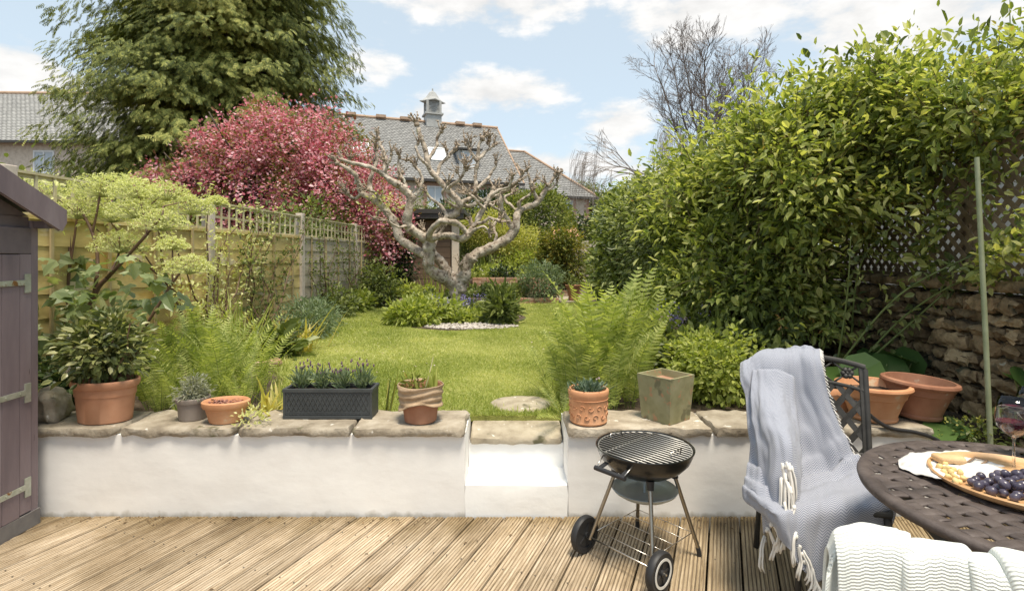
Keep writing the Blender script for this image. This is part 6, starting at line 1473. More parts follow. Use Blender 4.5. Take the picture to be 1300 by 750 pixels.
for sx, sy in ((-1, -1), (1, -1), (-1, 1), (1, 1)):
    a = Vector((sx * .100, sy * .100, zr - .128)); b_ = Vector((sx * .180, sy * .195, .018 if sy > 0 else .075))
    q = MB(); q.tube([a, b_], .0095, 10); lg = q.build('leg', M_leg, bq, smooth=True, sharp=50)
    q = MB(); q.tube([a + Vector((0, 0, .022)), a - Vector((-sx * .003, -sy * .003, .018))], [.019, .016], 12); q.build('socket', M_rubber, lg, smooth=True, sharp=50)
    if sy > 0: q = MB(); q.tube([b_ + (a - b_).normalized() * .025, b_ - Vector((0, 0, .017))], [.0115, .0115], 10); q.build('foot_cap', M_rubber, lg, smooth=True, sharp=50)
q = MB(); q.tube([(-.205, -.195, .086), (.235, -.195, .086)], .0036, 8); q.build('axle', M_chrome, bq, smooth=True)
for s in (-1, 1):
    x = s * .212
    q = MB(); ring = [(.060, -.016), (.082, -.018), (.087, -.012), (.088, 0), (.087, .012), (.082, .018), (.060, .016)]; V = []; n = 44
    prof_w = ring + [(.060, -.016)]
    for r, w_ in prof_w:
        for k in range(n): a = 2 * math.pi * k / n; V.append((x + w_, -.195 + r * math.cos(a), .088 + r * math.sin(a)))
    m = len(prof_w); q.add(V, [(i * n + k, i * n + (k + 1) % n, (i + 1) * n + (k + 1) % n, (i + 1) * n + k) for i in range(m - 1) for k in range(n)])
    wh = q.build('wheel', M_rubber, bq, smooth=True, sharp=35)
    q = MB(); q.tube([(x - .010, -.195, .088), (x + .010, -.195, .088)], .0595, 32); 
    q.tube([(x - .02, -.195, .088), (x + .022, -.195, .088)], .014, 14)
    for k in range(5): a = 2 * math.pi * k / 5; q.bar((x, -.195 + .012 * math.cos(a), .088 + .012 * math.sin(a)), (x, -.195 + .055 * math.cos(a), .088 + .055 * math.sin(a)), .010, .026, up=(1, 0, 0))
    q.build('hub', plain('wheel_plastic', (.03, .03, .032), .5), wh, smooth=True, sharp=40)
    q = MB(); 
    for w_ in ((.0185, .0205),) if s > 0 else ((-.0205, -.0185),):
        V = []; 
        for r, e in ((.052, w_[0]), (.052, w_[1]), (.063, w_[1]), (.063, w_[0]), (.052, w_[0])):
            for k in range(n): a = 2 * math.pi * k / n; V.append((x + e, -.195 + r * math.cos(a), .088 + r * math.sin(a)))
        q.add(V, [(i * n + k, i * n + (k + 1) % n, (i + 1) * n + (k + 1) % n, (i + 1) * n + k) for i in range(4) for k in range(n)])
    q.build('hub_ring', plain('pale_trim', (.62, .61, .58), .4), wh)
    q = MB(); q.tube([(x + s * .020, -.195, .088), (x + s * .034, -.195, .088)], [.006, .005], 8); q.build('axle_cap', M_chrome, wh)
q = MB(); zk = .115
rx, ry = .158, .165
for y in np.linspace(-ry, ry, 5): q.tube([(-rx, y, zk), (rx, y, zk)], .0018, 5)
for x in (-rx, rx): q.tube([(x, -ry, zk), (x, ry, zk)], .0024, 5)
q.build('wire_shelf', M_chrome, bq, smooth=True)
q = MB(); q.lathe([(.02, .300), (.09, .297), (.10, .305), (.125, .300), (.150, .316), (.158, .328), (.153, .330), (.125, .308), (.10, .312), (.088, .304), (.02, .306)], 48); q.tube([(0, 0, .302), (0, 0, zr - .132)], .006, 8); q.build('ash_catcher', M_alu, bq, smooth=True, sharp=50)

# ------------------------------------------------------------------ cast metal chairs
M_cast = texmat('grey_green_cast_metal', [(.038, .036, .033), (.072, .068, .062)], scale=12, rough=.6, metallic=.2, bump=.2)
def chair(label, loc, rz, sh=.45, H_=.95, W=.49):
    c = thing('garden_chair', label, 'chair', loc, rz); hw = W / 2
    yb, yt = .215, .30       # backrest bottom and top (leans back, +y)
    def bp(x, z): # point on the backrest, slightly dished
        t = max(0, (z - sh) / (H_ - sh)); return Vector((x * (1 + .02 * t), yb + (yt - yb) * t ** 1.2 + .03 * (1 - (x / hw) ** 2), z))
    top = lambda x: H_ - .035 * (x / hw) ** 2
    q = MB()
    q.tube([bp(-hw, sh - .01 + (top(-hw) - sh) * k / 8) for k in range(9)], .013, 8); q.tube([bp(hw, sh - .01 + (top(hw) - sh) * k / 8) for k in range(9)], .013, 8)
    q.tube([bp(x, top(x)) for x in np.linspace(-hw, hw, 13)], .013, 8); q.tube([bp(x, sh + .075) for x in np.linspace(-hw, hw, 9)], .010, 8); q.tube([bp(x, top(x) - .11) for x in np.linspace(-hw, hw, 9)], .009, 8)
    for s in (-1, 1):
        for k in range(8): q.bar(bp(s * (hw - .010), sh + (top(hw) - sh) * k / 8), bp(s * (hw - .010), sh + (top(hw) - sh) * (k + 1) / 8), .030, .012, up=(0, 1, 0))
    q.build('back_frame', M_cast, c, smooth=True, sharp=45)
    q = MB(); z0, z1 = sh + .075, H_ - .125; Hh = z1 - z0; p = .082; t_ = 0
    for s in (-1, 1):
        for k in range(-8, 9):
            pts = []
            for u in np.linspace(0, 1, 15):
                x = k * p + s * (u - .5) * Hh * .75; z = z0 + u * Hh
                if abs(x) <= hw - .004: pts.append(bp(x, z))
            if len(pts) > 1:
                for a, b_ in zip(pts[:-1], pts[1:]): q.bar(a, b_, .025, .009 + .0006 * (s > 0), up=(0, 1, 0))
    q.build('lattice', M_cast, c)
    q = MB()
    for cx0 in np.linspace(-hw + .07, hw - .07, 4):   # rose medallions in the top band
        cz = H_ - .068
        for k in range(6): a = k * math.pi / 3; pc = bp(cx0 + .016 * math.cos(a), cz + .016 * math.sin(a)); lump(q, pc, .013, n=4)
        lump(q, bp(cx0, cz), .011, n=4)
        for s in (-1, 1):
            for s2 in (-1, 1): q.tube([bp(cx0 + s * .015, cz + s2 * .012), bp(max(-hw, min(hw, cx0 + s * .055)), cz + s2 * .045)], .005, 5)
    q.build('rose_ornament', M_cast, c, smooth=True)
    q = MB(); yf = -.235
    q.tube([(-hw + .02, yb, sh), (-hw - .005, 0, sh), (-hw + .085, yf, sh), (hw - .085, yf, sh), (hw + .005, 0, sh), (hw - .02, yb, sh)], .013, 8, closed=True)
    for k in range(-3, 4):
        q.bar((k * .045, yf + .01, sh), (k * .043, yb - .01, sh), .018, .006); 
    for k in range(-5, 5): q.bar((-hw + (.02 if k >= 0 else .075), k * .043, sh + .0065), (hw - (.02 if k >= 0 else .075), k * .043, sh + .0065), .018, .0055)
    q.build('seat', M_cast, c, smooth=False)
    for sx in (-1, 1):
        q = MB(); q.tube([(sx * (hw - .09), yf + .01, sh), (sx * (hw - .085), yf - .0, sh * .5), (sx * (hw - .08), yf - .01, .004)], [.015, .011, .014], 8); q.build('leg', M_cast, c, smooth=True)
        q = MB(); q.tube([(sx * (hw - .02), yb, sh), (sx * (hw - .02), yb + .02, sh * .5), (sx * (hw - .015), yb + .07, .004)], [.015, .011, .014], 8); q.build('leg', M_cast, c, smooth=True)
    return c
c1 = chair('metal garden chair with lattice back half covered by a blue grey throw', (1.365, 2.335, .0), R(-15), H_=.955)
c2 = chair('metal garden chair with its back to the camera under a pale knitted throw', (.955, 1.305, .0), R(180 - 19), H_=.86, W=.36)

# ------------------------------------------------------------------ round table
M_table = texmat('bronze_brown_cast_metal', [(.045, .035, .032), (.085, .066, .059), (.125, .10, .09)], scale=10, rough=.6, metallic=.1, bump=.8, bscale=60, bdist=.003)
TX, TYY, TZ, TR = 1.665, 1.60, .72, .535
tb = thing('garden_table', 'round bronze brown cast metal garden table with woven top', 'table', (TX, TYY, 0), R(8))
q = MB(); q.lathe([(TR - .045, TZ - .012), (TR - .02, TZ - .030), (TR - .004, TZ - .027), (TR, TZ - .014), (TR - .005, TZ - .002), (TR - .018, TZ + .001), (TR - .045, TZ - .001), (TR - .05, TZ - .006)], 120, close=False)
V0 = len(q.V); q.build('table_edge', M_table, tb, smooth=True)
q = MB(); pch = .060; wd = .036; r0 = TR - .035
nb = int(r0 / pch) + 1
for ax2 in (0, 1):
    for k in range(-nb, nb + 1):
        cc = k * pch
        for off in (0,):
            if abs(cc) + wd * .5 >= r0: continue
            L1 = math.sqrt(r0 ** 2 - (abs(cc) + wd * .5) ** 2) + .012
            n_ = max(6, int(2 * L1 / (pch / 6))); rows = []
            for i in range(n_ + 1):
                u = -L1 + 2 * L1 * i / n_; zc = TZ - .0065 + .0021 * math.cos(math.pi * u / pch + math.pi * (k + ax2)) * (1 if True else 0)
                prf = [(-wd / 2, -.002), (-wd / 2 + .003, .0010), (-wd / 6, .0016), (wd / 6, .0016), (wd / 2 - .003, .0010), (wd / 2, -.002)]
                rows.append([((u, cc + a, zc + b_) if ax2 == 0 else (cc + a, u, zc + b_)) for a, b_ in prf])
            rows = np.array(rows); rows = rows if ax2 == 0 else rows[:, ::-1]
            q.grid(rows)
o = q.build('woven_top', M_table, tb, smooth=True); sd_ = o.modifiers.new('solid', 'SOLIDIFY'); sd_.thickness = .005; sd_.offset = -1
q = MB(); q.tube([(.30 * math.cos(a), .30 * math.sin(a), TZ - .035) for a in np.linspace(0, 2 * math.pi, 33)[:-1]], .011, 6, closed=True)
for k in range(4):
    a = R(45 + 90 * k - 8); ca, sa = math.cos(a), math.sin(a); q.tube([(0, 0, TZ - .03), ((TR - .06) * ca, (TR - .06) * sa, TZ - .028)], .010, 6)
q.build('under_frame', M_cast, tb, smooth=True)
for k in range(4):
    a = R(45 + 90 * k - 8); ca, sa = math.cos(a), math.sin(a); q = MB()
    q.tube(smoothpts([(.44 * ca, .44 * sa, TZ - .03), (.38 * ca, .38 * sa, TZ - .14), (.24 * ca, .24 * sa, .40), (.28 * ca, .28 * sa, .16), (.43 * ca, .43 * sa, .01)], 5), .019, 10); q.build('leg', M_cast, tb, smooth=True)
q = MB(); q.tube([(.24 * math.cos(a), .24 * math.sin(a), .38) for a in np.linspace(0, 2 * math.pi, 25)[:-1]], .009, 6, closed=True); q.build('stretcher', M_cast, tb, smooth=True)

# ------------------------------------------------------------------ things on the table
SZ = TZ + .004
M_wood = texmat('olive_wood', [(.40, .21, .09), (.58, .34, .16), (.66, .43, .23)], scale=3, rough=.45, stretch=(1, 7, 1), detail=8)
BX, BY = 1.60, 1.675
bd = thing('serving_board', 'round wooden serving board with a raised rim on the table', 'board', (BX, BY, SZ + .004), R(-30))
q = MB(); q.lathe([(.001, 0), (.215, 0), (.236, .012), (.240, .022), (.236, .026), (.222, .016), (.21, .013), (.001, .013)], 80, close=False); q.build('board', M_wood, bd, smooth=True, sharp=50)
# cloth spread under and behind the board
M_cloth = texmat('white_cotton', [(.60, .57, .53), (.68, .65, .61)], scale=20, rough=.9, bump=.2, bscale=300, bdist=.001)
def catgrid(C, su, sv):
    """Catmull-Rom refinement of a grid of points (rows x cols x 3)"""
    C = np.asarray(C, float)
    def ref(A, s):
        A = np.concatenate([2 * A[:1] - A[1:2], A, 2 * A[-1:] - A[-2:-1]]); out = []
        for i in range(1, len(A) - 2):
            for k in range(s):
                u = k / s; a, b_, c, d = A[i - 1], A[i], A[i + 1], A[i + 2]; out.append(.5 * (2 * b_ + (-a + c) * u + (2 * a - 5 * b_ + 4 * c - d) * u * u + (-a + 3 * b_ - 3 * c + d) * u ** 3))
        out.append(A[-2]); return np.array(out)
    G = ref(C, su); G = ref(G.transpose(1, 0, 2), sv).transpose(1, 0, 2); return G
def tpt(px, py, h): Y = (EYE - h) * F / (py - 325); return (ax(px, Y), Y, h)
z = SZ
C = [[tpt(1140, 584, z + .004), tpt(1150, 577, z + .012), tpt(1185, 573, z + .012), tpt(1222, 572, z + .012), tpt(1252, 578, z + .010), tpt(1275, 590, z + .006)],
     [tpt(1141, 590, z + .006), tpt(1158, 586, z + .022), tpt(1190, 583, z + .020), tpt(1225, 582, z + .018), tpt(1255, 588, z + .018), tpt(1282, 597, z + .012)],
     [tpt(1144, 594, z + .004), tpt(1162, 594, z + .010), tpt(1188, 598, z + .022), tpt(1225, 594, z + .028), tpt(1258, 598, z + .026), tpt(1286, 604, z + .022)],
     [tpt(1162, 602, z + .003), tpt(1172, 602, z + .012), tpt(1192, 608, z + .018), tpt(1215, 612, z + .010), tpt(1262, 616, z + .006), tpt(1290, 618, z + .004)]]
Gc = catgrid(C, 10, 10); 
for i in range(Gc.shape[0]):
    for j in range(Gc.shape[1]): x, y, h = Gc[i, j]; h += .008 * mnoise.noise(Vector((x * 22, y * 22, 3))) + .004 * mnoise.noise(Vector((x * 60, y * 60, 8))); Gc[i, j, 2] = max(h, SZ + .003)
o_ = np.array([BX - .12, BY + .15, SZ]); q = MB(); q.grid((Gc - o_)[:, ::-1]); cl = q.build('cloth', M_cloth, smooth=True, loc=tuple(o_)); sd_ = cl.modifiers.new('solid', 'SOLIDIFY'); sd_.thickness = .002; sd_.offset = 0
tag(cl, 'crumpled white cloth tucked beneath the serving board', 'cloth')
q = MB(); Pc = [Vector(tpt(*a, z + .027)) - Vector(tuple(o_)) for a in ((1226, 588), (1238, 580), (1254, 584), (1243, 591))]
for a, b_ in zip(Pc, Pc[1:] + Pc[:1]): q.bar(a, b_, .006, .003)
q.build('woven_border_mark', plain('brown_border', (.20, .13, .08), .8), cl)
# bread slice, cheese pieces
q = MB(); rough_block(q, -.045, .045, -.024, .024, 0, .022, step=.012, amp=.004, fr=30, seed=3); tag(q.build('bread_slice', texmat('bread', [(.55, .33, .15), (.72, .52, .30)], scale=12, rough=.9, bump=.4), smooth=True, loc=(1.485, 1.82, SZ + .027), rot=R(-4)), 'flat slice of brown bread at the back of the board', 'bread')
M_chz = texmat('pale_cheese', [(.66, .46, .18), (.78, .62, .32)], scale=18, rough=.6, bump=.2)
for i, (px, py) in enumerate(((1193, 592), (1202, 595), (1198, 599), (1207, 600), (1212, 605), (1204, 606), (1216, 611), (1210, 597), (1222, 607), (1200, 589), (1219, 600), (1213, 612))):
    x, y, h = tpt(px, py, SZ + .026); q = MB(); rough_block(q, -.011, .011, -.009, .009, -.008, .009, step=.007, amp=.004, fr=60, seed=i * 3)
    tag(q.build('cheese_piece', M_chz, smooth=True, loc=(x, y, SZ + .026 + .003 * (i % 2)), rot=rng.uniform(0, 3)), 'small crumbly chunk of pale yellow cheese on the board', 'cheese', 'cheese chunks on the serving board')
# grapes
M_grape = texmat('black_grape', [(.030, .025, .042), (.065, .055, .085), (.15, .13, .17)], scale=25, rough=.33, island=.25, coat=.15)
gp = thing('grape_bunch', 'bunch of dark purple grapes heaped on the serving board', 'grapes', (1.565, 1.60, SZ + .018))
gb = None; cen = []
for layer in range(3):
    for tr in range(900):
        a = rng.uniform(0, 6.3); rr = math.sqrt(rng.random()); L1, L2 = (.19, .11) if layer == 0 else (.15, .08) if layer == 1 else (.10, .05)
        x = rr * L1 * math.cos(a) + .025; y = rr * L2 * math.sin(a); x, y = x * .95 - y * .2, y + x * .02; zz = .012 + layer * .019
        if x < -.105 and layer > 0: continue
        if all((x - c[0]) ** 2 + (y - c[1]) ** 2 + (zz - c[2]) ** 2 > .0245 ** 2 for c in cen) and len(cen) < 99: cen.append((x, y, zz))
proto_g = None
for i, c in enumerate(cen):
    if proto_g is None:
        q = MB(); lm = MB(); n1_, n2_ = 14, 10; V = []
        for a in range(n2_ + 1):
            for k in range(n1_): th_, ph_ = math.pi * a / n2_, 2 * math.pi * k / n1_; V.append((.013 * math.sin(th_) * math.cos(ph_), .013 * math.sin(th_) * math.sin(ph_), .0152 * math.cos(th_)))
        q.add(V, [(a * n1_ + k, (a + 1) * n1_ + k, (a + 1) * n1_ + (k + 1) % n1_, a * n1_ + (k + 1) % n1_) for a in range(n2_) for k in range(n1_)]); proto_g = q.build('grape', M_grape, gp, smooth=True); gr = proto_g
    else: gr = proto_g.copy(); scene.collection.objects.link(gr); gr.parent = gp
    gr.location = c; gr.rotation_euler = (rng.uniform(0, 3), rng.uniform(0, 3), 0); s = rng.uniform(.88, 1.12); gr.scale = (s, s, s)
q = MB(); q.tube([(-.08, .0, .03), (0, .01, .045), (.09, 0, .04)], .002, 5)
for k in range(14): x = rng.uniform(-.08, .1); q.tube([(x, .0, .04), (x + rng.normal(0, .02), rng.normal(0, .03), .03)], .001, 4)
q.build('stalk', M_brownstem, gp)
# wine glasses
M_wg, t_, b_ = newmat('clear_glass'); b_.inputs['Transmission Weight'].default_value = 1; b_.inputs['Roughness'].default_value = .0; b_.inputs['IOR'].default_value = 1.45; b_.inputs['Base Color'].default_value = (1, 1, 1, 1)
M_wine, t_, b_ = newmat('red_wine'); b_.inputs['Transmission Weight'].default_value = .35; b_.inputs['Roughness'].default_value = .02; b_.inputs['IOR'].default_value = 1.34; b_.inputs['Base Color'].default_value = (.10, .012, .03, 1)
def glass(label, x, y):
    w_ = thing('wine_glass', label, 'wine glass', (x, y, SZ + .005)); q = MB()
    out = [(.001, 0), (.036, 0), (.037, .002), (.010, .008), (.0045, .016), (.0038, .05), (.0038, .105), (.008, .114), (.028, .126), (.045, .148), (.050, .172), (.046, .208), (.040, .243)]
    inn = [(.0392, .243), (.0450, .208), (.0488, .172), (.0438, .149), (.027, .1275), (.006, .1175), (.001, .117)]
    q.lathe(out + inn, 48, close=False); q.build('glass', M_wg, w_, smooth=True)
    q = MB(); q.lathe([(.001, .1182), (.006, .1185), (.0265, .1285), (.0432, .1495), (.0478, .165), (.001, .165)], 48, close=False); q.build('wine', M_wine, w_, smooth=True, sharp=40)
glass('wine glass of red wine standing behind the grapes', ax(1287, 1.80), 1.80)
glass('second wine glass of red wine beyond the first one', ax(1312, 1.93), 1.93)

# ------------------------------------------------------------------ throws
def weave_mat(name, ca, cb, ku, kv, mode, rough=.95, height=.0012, thr=.5, bstr=.7):
    m, t, b = newmat(name); N = t.nodes; L = t.links
    uv = N.new('ShaderNodeUVMap'); uv.uv_map = 'UVMap'; sp = N.new('ShaderNodeSeparateXYZ'); L.new(uv.outputs[0], sp.inputs[0])
    def mth(op, a, b_=None, c=None):
        n = N.new('ShaderNodeMath'); n.operation = op
        for i, v in enumerate((a, b_, c)):
            if v is None: continue
            if isinstance(v, (int, float)): n.inputs[i].default_value = v
            else: L.new(v, n.inputs[i])
        return n.outputs[0]
    u, v = sp.outputs[0], sp.outputs[1]
    zig = mth('ABSOLUTE', mth('SUBTRACT', mth('FRACT', mth('MULTIPLY', u, ku)), .5))          # 0..0.5 triangle
    s = mth('SINE', mth('MULTIPLY', mth('ADD', mth('MULTIPLY', v, kv), mth('MULTIPLY', zig, mode)), 6.28318))
    fine = mth('MULTIPLY', mth('SINE', mth('MULTIPLY', u, ku * 6.28318 * 4)), mth('SINE', mth('MULTIPLY', v, kv * 6.28318)))
    hgt = mth('ADD', s, mth('MULTIPLY', fine, .4))
    mr = N.new('ShaderNodeMapRange'); L.new(hgt, mr.inputs[0]); mr.inputs[1].default_value = -1; mr.inputs[2].default_value = 1
    mx = N.new('ShaderNodeMixRGB'); L.new(mr.outputs[0], mx.inputs[0]); mx.inputs[1].default_value = lin(ca); mx.inputs[2].default_value = lin(cb)
    nz = N.new('ShaderNodeTexNoise'); nz.inputs['Scale'].default_value = 300; L.new(N.new('ShaderNodeTexCoord').outputs['Object'], nz.inputs['Vector'])
    mm = N.new('ShaderNodeMapRange'); L.new(nz.outputs['Fac'], mm.inputs[0]); mm.inputs[3].default_value = .86; mm.inputs[4].default_value = 1.12
    m2 = N.new('ShaderNodeMixRGB'); m2.blend_type = 'MULTIPLY'; m2.inputs[0].default_value = 1; L.new(mx.outputs[0], m2.inputs[1]); L.new(mm.outputs[0], m2.inputs[2])
    L.new(m2.outputs[0], b.inputs['Base Color']); b.inputs['Roughness'].default_value = rough; b.inputs['Sheen Weight'].default_value = .25
    bp = N.new('ShaderNodeBump'); bp.inputs['Strength'].default_value = bstr; bp.inputs['Distance'].default_value = height; L.new(hgt, bp.inputs['Height']); L.new(bp.outputs[0], b.inputs['Normal'])
    return m
def cloth_sheet(G, uvs, name, mat, parent, thick=.006, origin=(0, 0, 0), amp=.0, fr=9, seed=0):
    G = G - np.array(origin); a, b_ = G.shape[:2]
    # push along normals by fold noise
    du = np.gradient(G, axis=0); dv = np.gradient(G, axis=1); Nn = norm(np.cross(du, dv))
    if amp:
        for i in range(a):
            for j in range(b_):
                p = G[i, j]; w_ = mnoise.noise(Vector((uvs[i, j, 0] * fr, uvs[i, j, 1] * fr * .35, seed))) + .4 * mnoise.noise(Vector((uvs[i, j, 0] * fr * 2.7, uvs[i, j, 1] * fr, seed + 5)))
                G[i, j] = p + Nn[i, j] * amp * w_
    q = MB(); q.grid(G); o = q.build(name, mat, parent, smooth=True)
    me = o.data; ul = me.uv_layers.new(name='UVMap'); vi = np.zeros(len(me.loops), np.int32); me.loops.foreach_get('vertex_index', vi); ul.data.foreach_set('uv', uvs.reshape(-1, 2)[vi].astype(np.float32).ravel())
    sd = o.modifiers.new('solid', 'SOLIDIFY'); sd.thickness = thick; sd.offset = 0; return o
def arcuv(G):
    du = np.linalg.norm(np.diff(G, axis=1), axis=-1).mean(0); dv = np.linalg.norm(np.diff(G, axis=0), axis=-1).mean(1)
    u = np.concatenate([[0], np.cumsum(du)]); v = np.concatenate([[0], np.cumsum(dv)]); return np.stack(np.meshgrid(u, v), -1)
M_blue = weave_mat('blue_grey_herringbone', (.145, .16, .215), (.45, .465, .52), 32, 135, 3.2, bstr=.4)
M_white_knit = weave_mat('pale_mint_knit', (.71, .735, .69), (.75, .77, .725), 42, 165, .9, height=.0016, bstr=.45)
M_fringe = plain('cream_fringe', (.78, .75, .70), .95)
T1 = thing('blue_throw', 'blue grey herringbone throw with white tassels draped over the metal chair', 'throw', (1.3, 2.35, .45)); o1 = np.array(T1.location)
def PX(rows): return np.array([[tuple(at(*p)) for p in r] for r in rows])
A_ = PX([[(960, 520, 2.83), (975, 530, 2.83), (992, 530, 2.83), (1010, 530, 2.83), (1028, 525, 2.82), (1042, 515, 2.80)],
     [(943, 469, 2.76), (969, 456, 2.745), (988, 451, 2.73), (1006, 448, 2.715), (1023, 448, 2.70), (1040, 449, 2.68)],
     [(940, 464, 2.70), (958, 449, 2.69), (987, 445, 2.69), (1006, 443, 2.675), (1024, 444, 2.65), (1041, 447, 2.625)],
     [(939, 482, 2.63), (960, 464, 2.635), (986, 460, 2.62), (1007, 458, 2.605), (1025, 459, 2.585), (1043, 462, 2.56)],
     [(946, 505, 2.60), (966, 505, 2.56), (985, 505, 2.57), (1008, 505, 2.56), (1031, 505, 2.54), (1053, 502, 2.52)],
     [(948, 540, 2.50), (970, 545, 2.40), (993, 550, 2.47), (1022, 550, 2.50), (1047, 548, 2.49), (1068, 542, 2.48)],
     [(951, 575, 2.43), (975, 590, 2.30), (1003, 592, 2.38), (1034, 593, 2.44), (1062, 588, 2.43), (1087, 576, 2.42)],
     [(947, 602, 2.34), (975, 622, 2.20), (1006, 616, 2.26), (1042, 610, 2.30), (1077, 603, 2.33), (1106, 598, 2.33)],
     [(943, 616, 2.30), (978, 645, 2.10), (1012, 637, 2.12), (1049, 630, 2.14), (1087, 628, 2.16), (1134, 626, 2.15)],
     [(943, 624, 2.29), (984, 655, 2.07), (1013, 655, 2.07), (1050, 648, 2.08), (1092, 645, 2.08), (1138, 640, 2.10)],
     [(946, 634, 2.28), (987, 668, 2.06), (1014, 680, 2.05), (1046, 675, 2.07), (1088, 665, 2.07), (1136, 657, 2.09)],
     [(960, 642, 2.27), (992, 680, 2.06), (1018, 705, 2.05), (1042, 712, 2.06), (1082, 688, 2.07), (1126, 672, 2.09)],
     [(966, 645, 2.27), (996, 688, 2.06), (1026, 730, 2.05), (1045, 735, 2.06), (1078, 705, 2.07), (1110, 675, 2.10)]])
GA = catgrid(A_, 9, 16); uvA = arcuv(GA)
# heavier rucks where the throw gathers on the seat
for i in range(GA.shape[0]):
    for j in range(GA.shape[1]):
        t = i / (GA.shape[0] - 1); u = j / (GA.shape[1] - 1); k = math.exp(-((t - .52) / .12) ** 2); GA[i, j, 2] += .016 * k * math.sin(t * 95 + u * 9 + 2 * mnoise.noise(Vector((u * 4, t * 6, 0)))) ; GA[i, j, 1] -= .010 * math.sin(u * 15 + t * 5) * math.exp(-((t - .25) / .2) ** 2) * .8
cloth_sheet(GA, uvA, 'drape', M_blue, T1, .005, o1, .018, 11, 3)
B_ = PX([[(956, 470, 2.63), (970, 468, 2.60), (990, 470, 2.585), (1008, 478, 2.565)],
     [(953, 495, 2.56), (970, 495, 2.52), (992, 502, 2.50), (1010, 515, 2.50)],
     [(955, 530, 2.47), (975, 528, 2.37), (996, 538, 2.33), (1015, 552, 2.37)],
     [(960, 560, 2.36), (982, 556, 2.26), (1004, 562, 2.21), (1019, 580, 2.25)],
     [(962, 590, 2.31), (984, 585, 2.20), (1004, 592, 2.15), (1018, 605, 2.19)],
     [(965, 625, 2.28), (984, 622, 2.16), (1003, 628, 2.11), (1015, 640, 2.14)],
     [(968, 655, 2.26), (984, 652, 2.14), (1000, 655, 2.09), (1012, 668, 2.11)],
     [(971, 678, 2.25), (983, 668, 2.13), (996, 668, 2.09), (1010, 684, 2.10)]])
GB = catgrid(B_, 10, 14); cloth_sheet(GB, arcuv(GB), 'folded_end', M_blue, T1, .005, o1, .016, 14, 8)
def tassel(parent, px, py, Y, L, lean=0, r=.0055):
    p = at(px, py, Y) - Vector(tuple(o1)); q = MB(); s = rng.uniform(0, 99)
    for k in range(3):
        off = Vector(tuple(rng.normal(0, .0022, 3))); pts = []
        for i in range(7):
            t = i / 6; pts.append(p + off * (1 + 1.6 * t) + Vector((lean * math.sin(t * 2.6) * L + .007 * mnoise.noise(Vector((t * 3, s, 0))), -.012 * math.sin(t * 2.5) + .006 * mnoise.noise(Vector((t * 3, s, 4))), -L * t)))
        q.tube(pts, [r * .75] * 5 + [r * .8, r * .55], 5)
    lump(q, p + Vector((0, 0, -L * .12)), r * 1.5, 1.2, n=4)
    q.build('tassel', M_fringe, parent, smooth=True)
for px, py, Y, L, ln in ((994, 588, 2.13, .17, 0), (998, 586, 2.12, .15, .05), (1002, 588, 2.11, .19, .03), (1005, 590, 2.12, .14, .1), (997, 600, 2.11, .20, -.02), (1000, 612, 2.10, .18, .03), (993, 606, 2.12, .19, -.06), (1004, 618, 2.09, .17, 0), (996, 636, 2.09, .13, 0), (1008, 640, 2.08, .10, -.2),
                       (990, 648, 2.11, .13, .0), (984, 656, 2.12, .11, .15), (979, 661, 2.14, .12, .2), (974, 668, 2.18, .13, .2), (971, 680, 2.22, .14, -.15), (987, 660, 2.1, .12, .15), (1008, 668, 2.08, .15, -.1), (1011, 676, 2.05, .13, -.15), (1015, 688, 2.05, .14, .05), (1018, 698, 2.05, .12, .18), (1021, 708, 2.05, .11, .22), (1025, 718, 2.05, .11, .2), (1029, 728, 2.05, .11, .15), (1034, 734, 2.05, .1, .1)):
    tassel(T1, px, py, Y, L, ln)
q = MB()   # frayed white edge down the chair back
for i in range(10, 62):
    p = GA[min(i * 1, GA.shape[0] - 1), -1] - o1; q.tube([tuple(p), (p[0] + .010 + .006 * rng.random(), p[1] - .008, p[2] - .012 - .008 * rng.random())], [.0028, .0018], 4)
q.build('frayed_edge', M_fringe, T1)
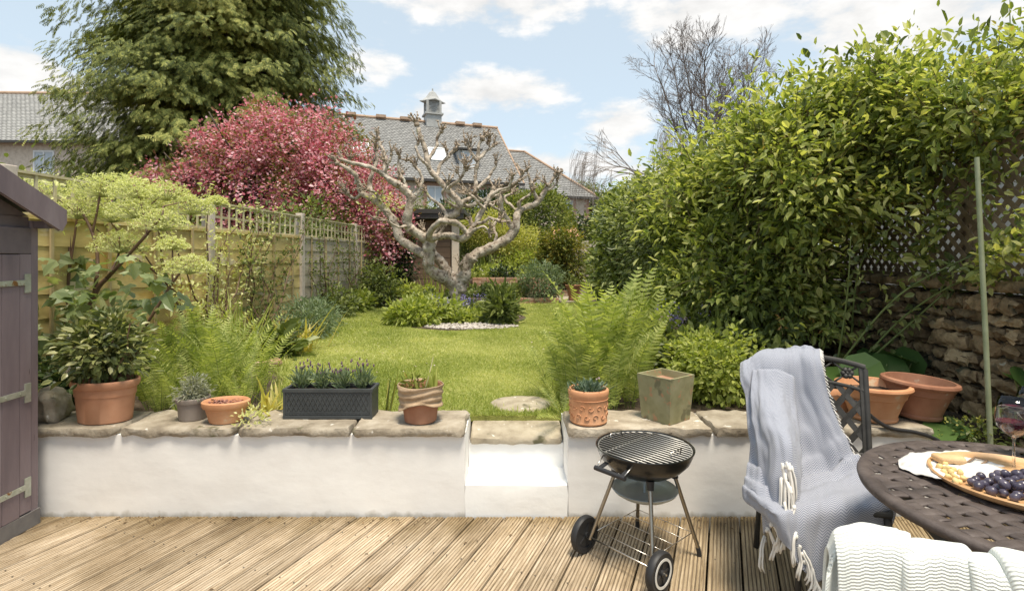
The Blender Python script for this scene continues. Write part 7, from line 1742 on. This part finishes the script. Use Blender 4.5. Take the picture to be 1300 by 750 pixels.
# pale knitted throw over the near chair
T2 = thing('knitted_throw', 'chunky pale mint knitted throw hanging over the near chair back', 'throw', (.82, .99, .6)); o2 = np.array(T2.location)
top = [(1052, 700, 1.075), (1064, 679, 1.07), (1085, 674, 1.06), (1112, 673, 1.05), (1138, 677, 1.04), (1143, 680, 1.037), (1147, 691, 1.02), (1180, 691, 1.015), (1215, 696, 1.0), (1229, 699, .995), (1233, 709, .98), (1262, 713, .98), (1272, 713, .976), (1275, 705, .972), (1310, 709, .955), (1345, 716, .94)]
tp = np.array([tuple(at(*p)) for p in top]); dirn = np.array([-.32, -.95, 0])
rows = []
for (back, dz, wdn) in ((-.060, -.40, 0), (-.052, -.20, 0), (-.042, -.05, 0), (-.026, -.008, 0), (-.006, 0, 0), (.012, -.008, .05), (.024, -.04, .25), (.031, -.14, .5), (.038, -.26, .8), (.046, -.42, 1.2)):
    r_ = tp + dirn * back + np.array([0, 0, dz]); sp = np.linspace(-1, 1, len(tp))[:, None] * np.array([[.95, -.32, 0]]) * .045 * wdn; rows.append(r_ + sp)
GT = catgrid(np.array(rows), 9, 12); uvT = arcuv(GT)
for i in range(GT.shape[0]):
    for j in range(GT.shape[1]):
        u = uvT[i, j, 0]; t = i / GT.shape[0]; GT[i, j] += dirn * (.006 * math.sin(u * 30 + 3 * t) + .004 * math.sin(u * 71 + 1)) * min(1, max(0, (t - .4) * 4))
cloth_sheet(GT[:, ::-1], uvT[:, ::-1], 'drape', M_white_knit, T2, .008, o2, .006, 10, 2)
B2 = []
for (dz, k) in ((.010, 0), (-.03, .3), (-.12, .5), (-.26, .8), (-.42, 1)):
    r_ = tp[1:6] + dirn * (.010 + .025 * k + (.02 if dz < 0 else 0)) + np.array([0, 0, dz]) + np.linspace(-1, 1, 5)[:, None] * np.array([[.95, -.32, 0]]) * .01; B2.append(r_)
GF = catgrid(np.array(B2), 9, 12); cloth_sheet(GF[:, ::-1], arcuv(GF)[:, ::-1], 'folded_layer', M_white_knit, T2, .010, o2, .006, 10, 6)
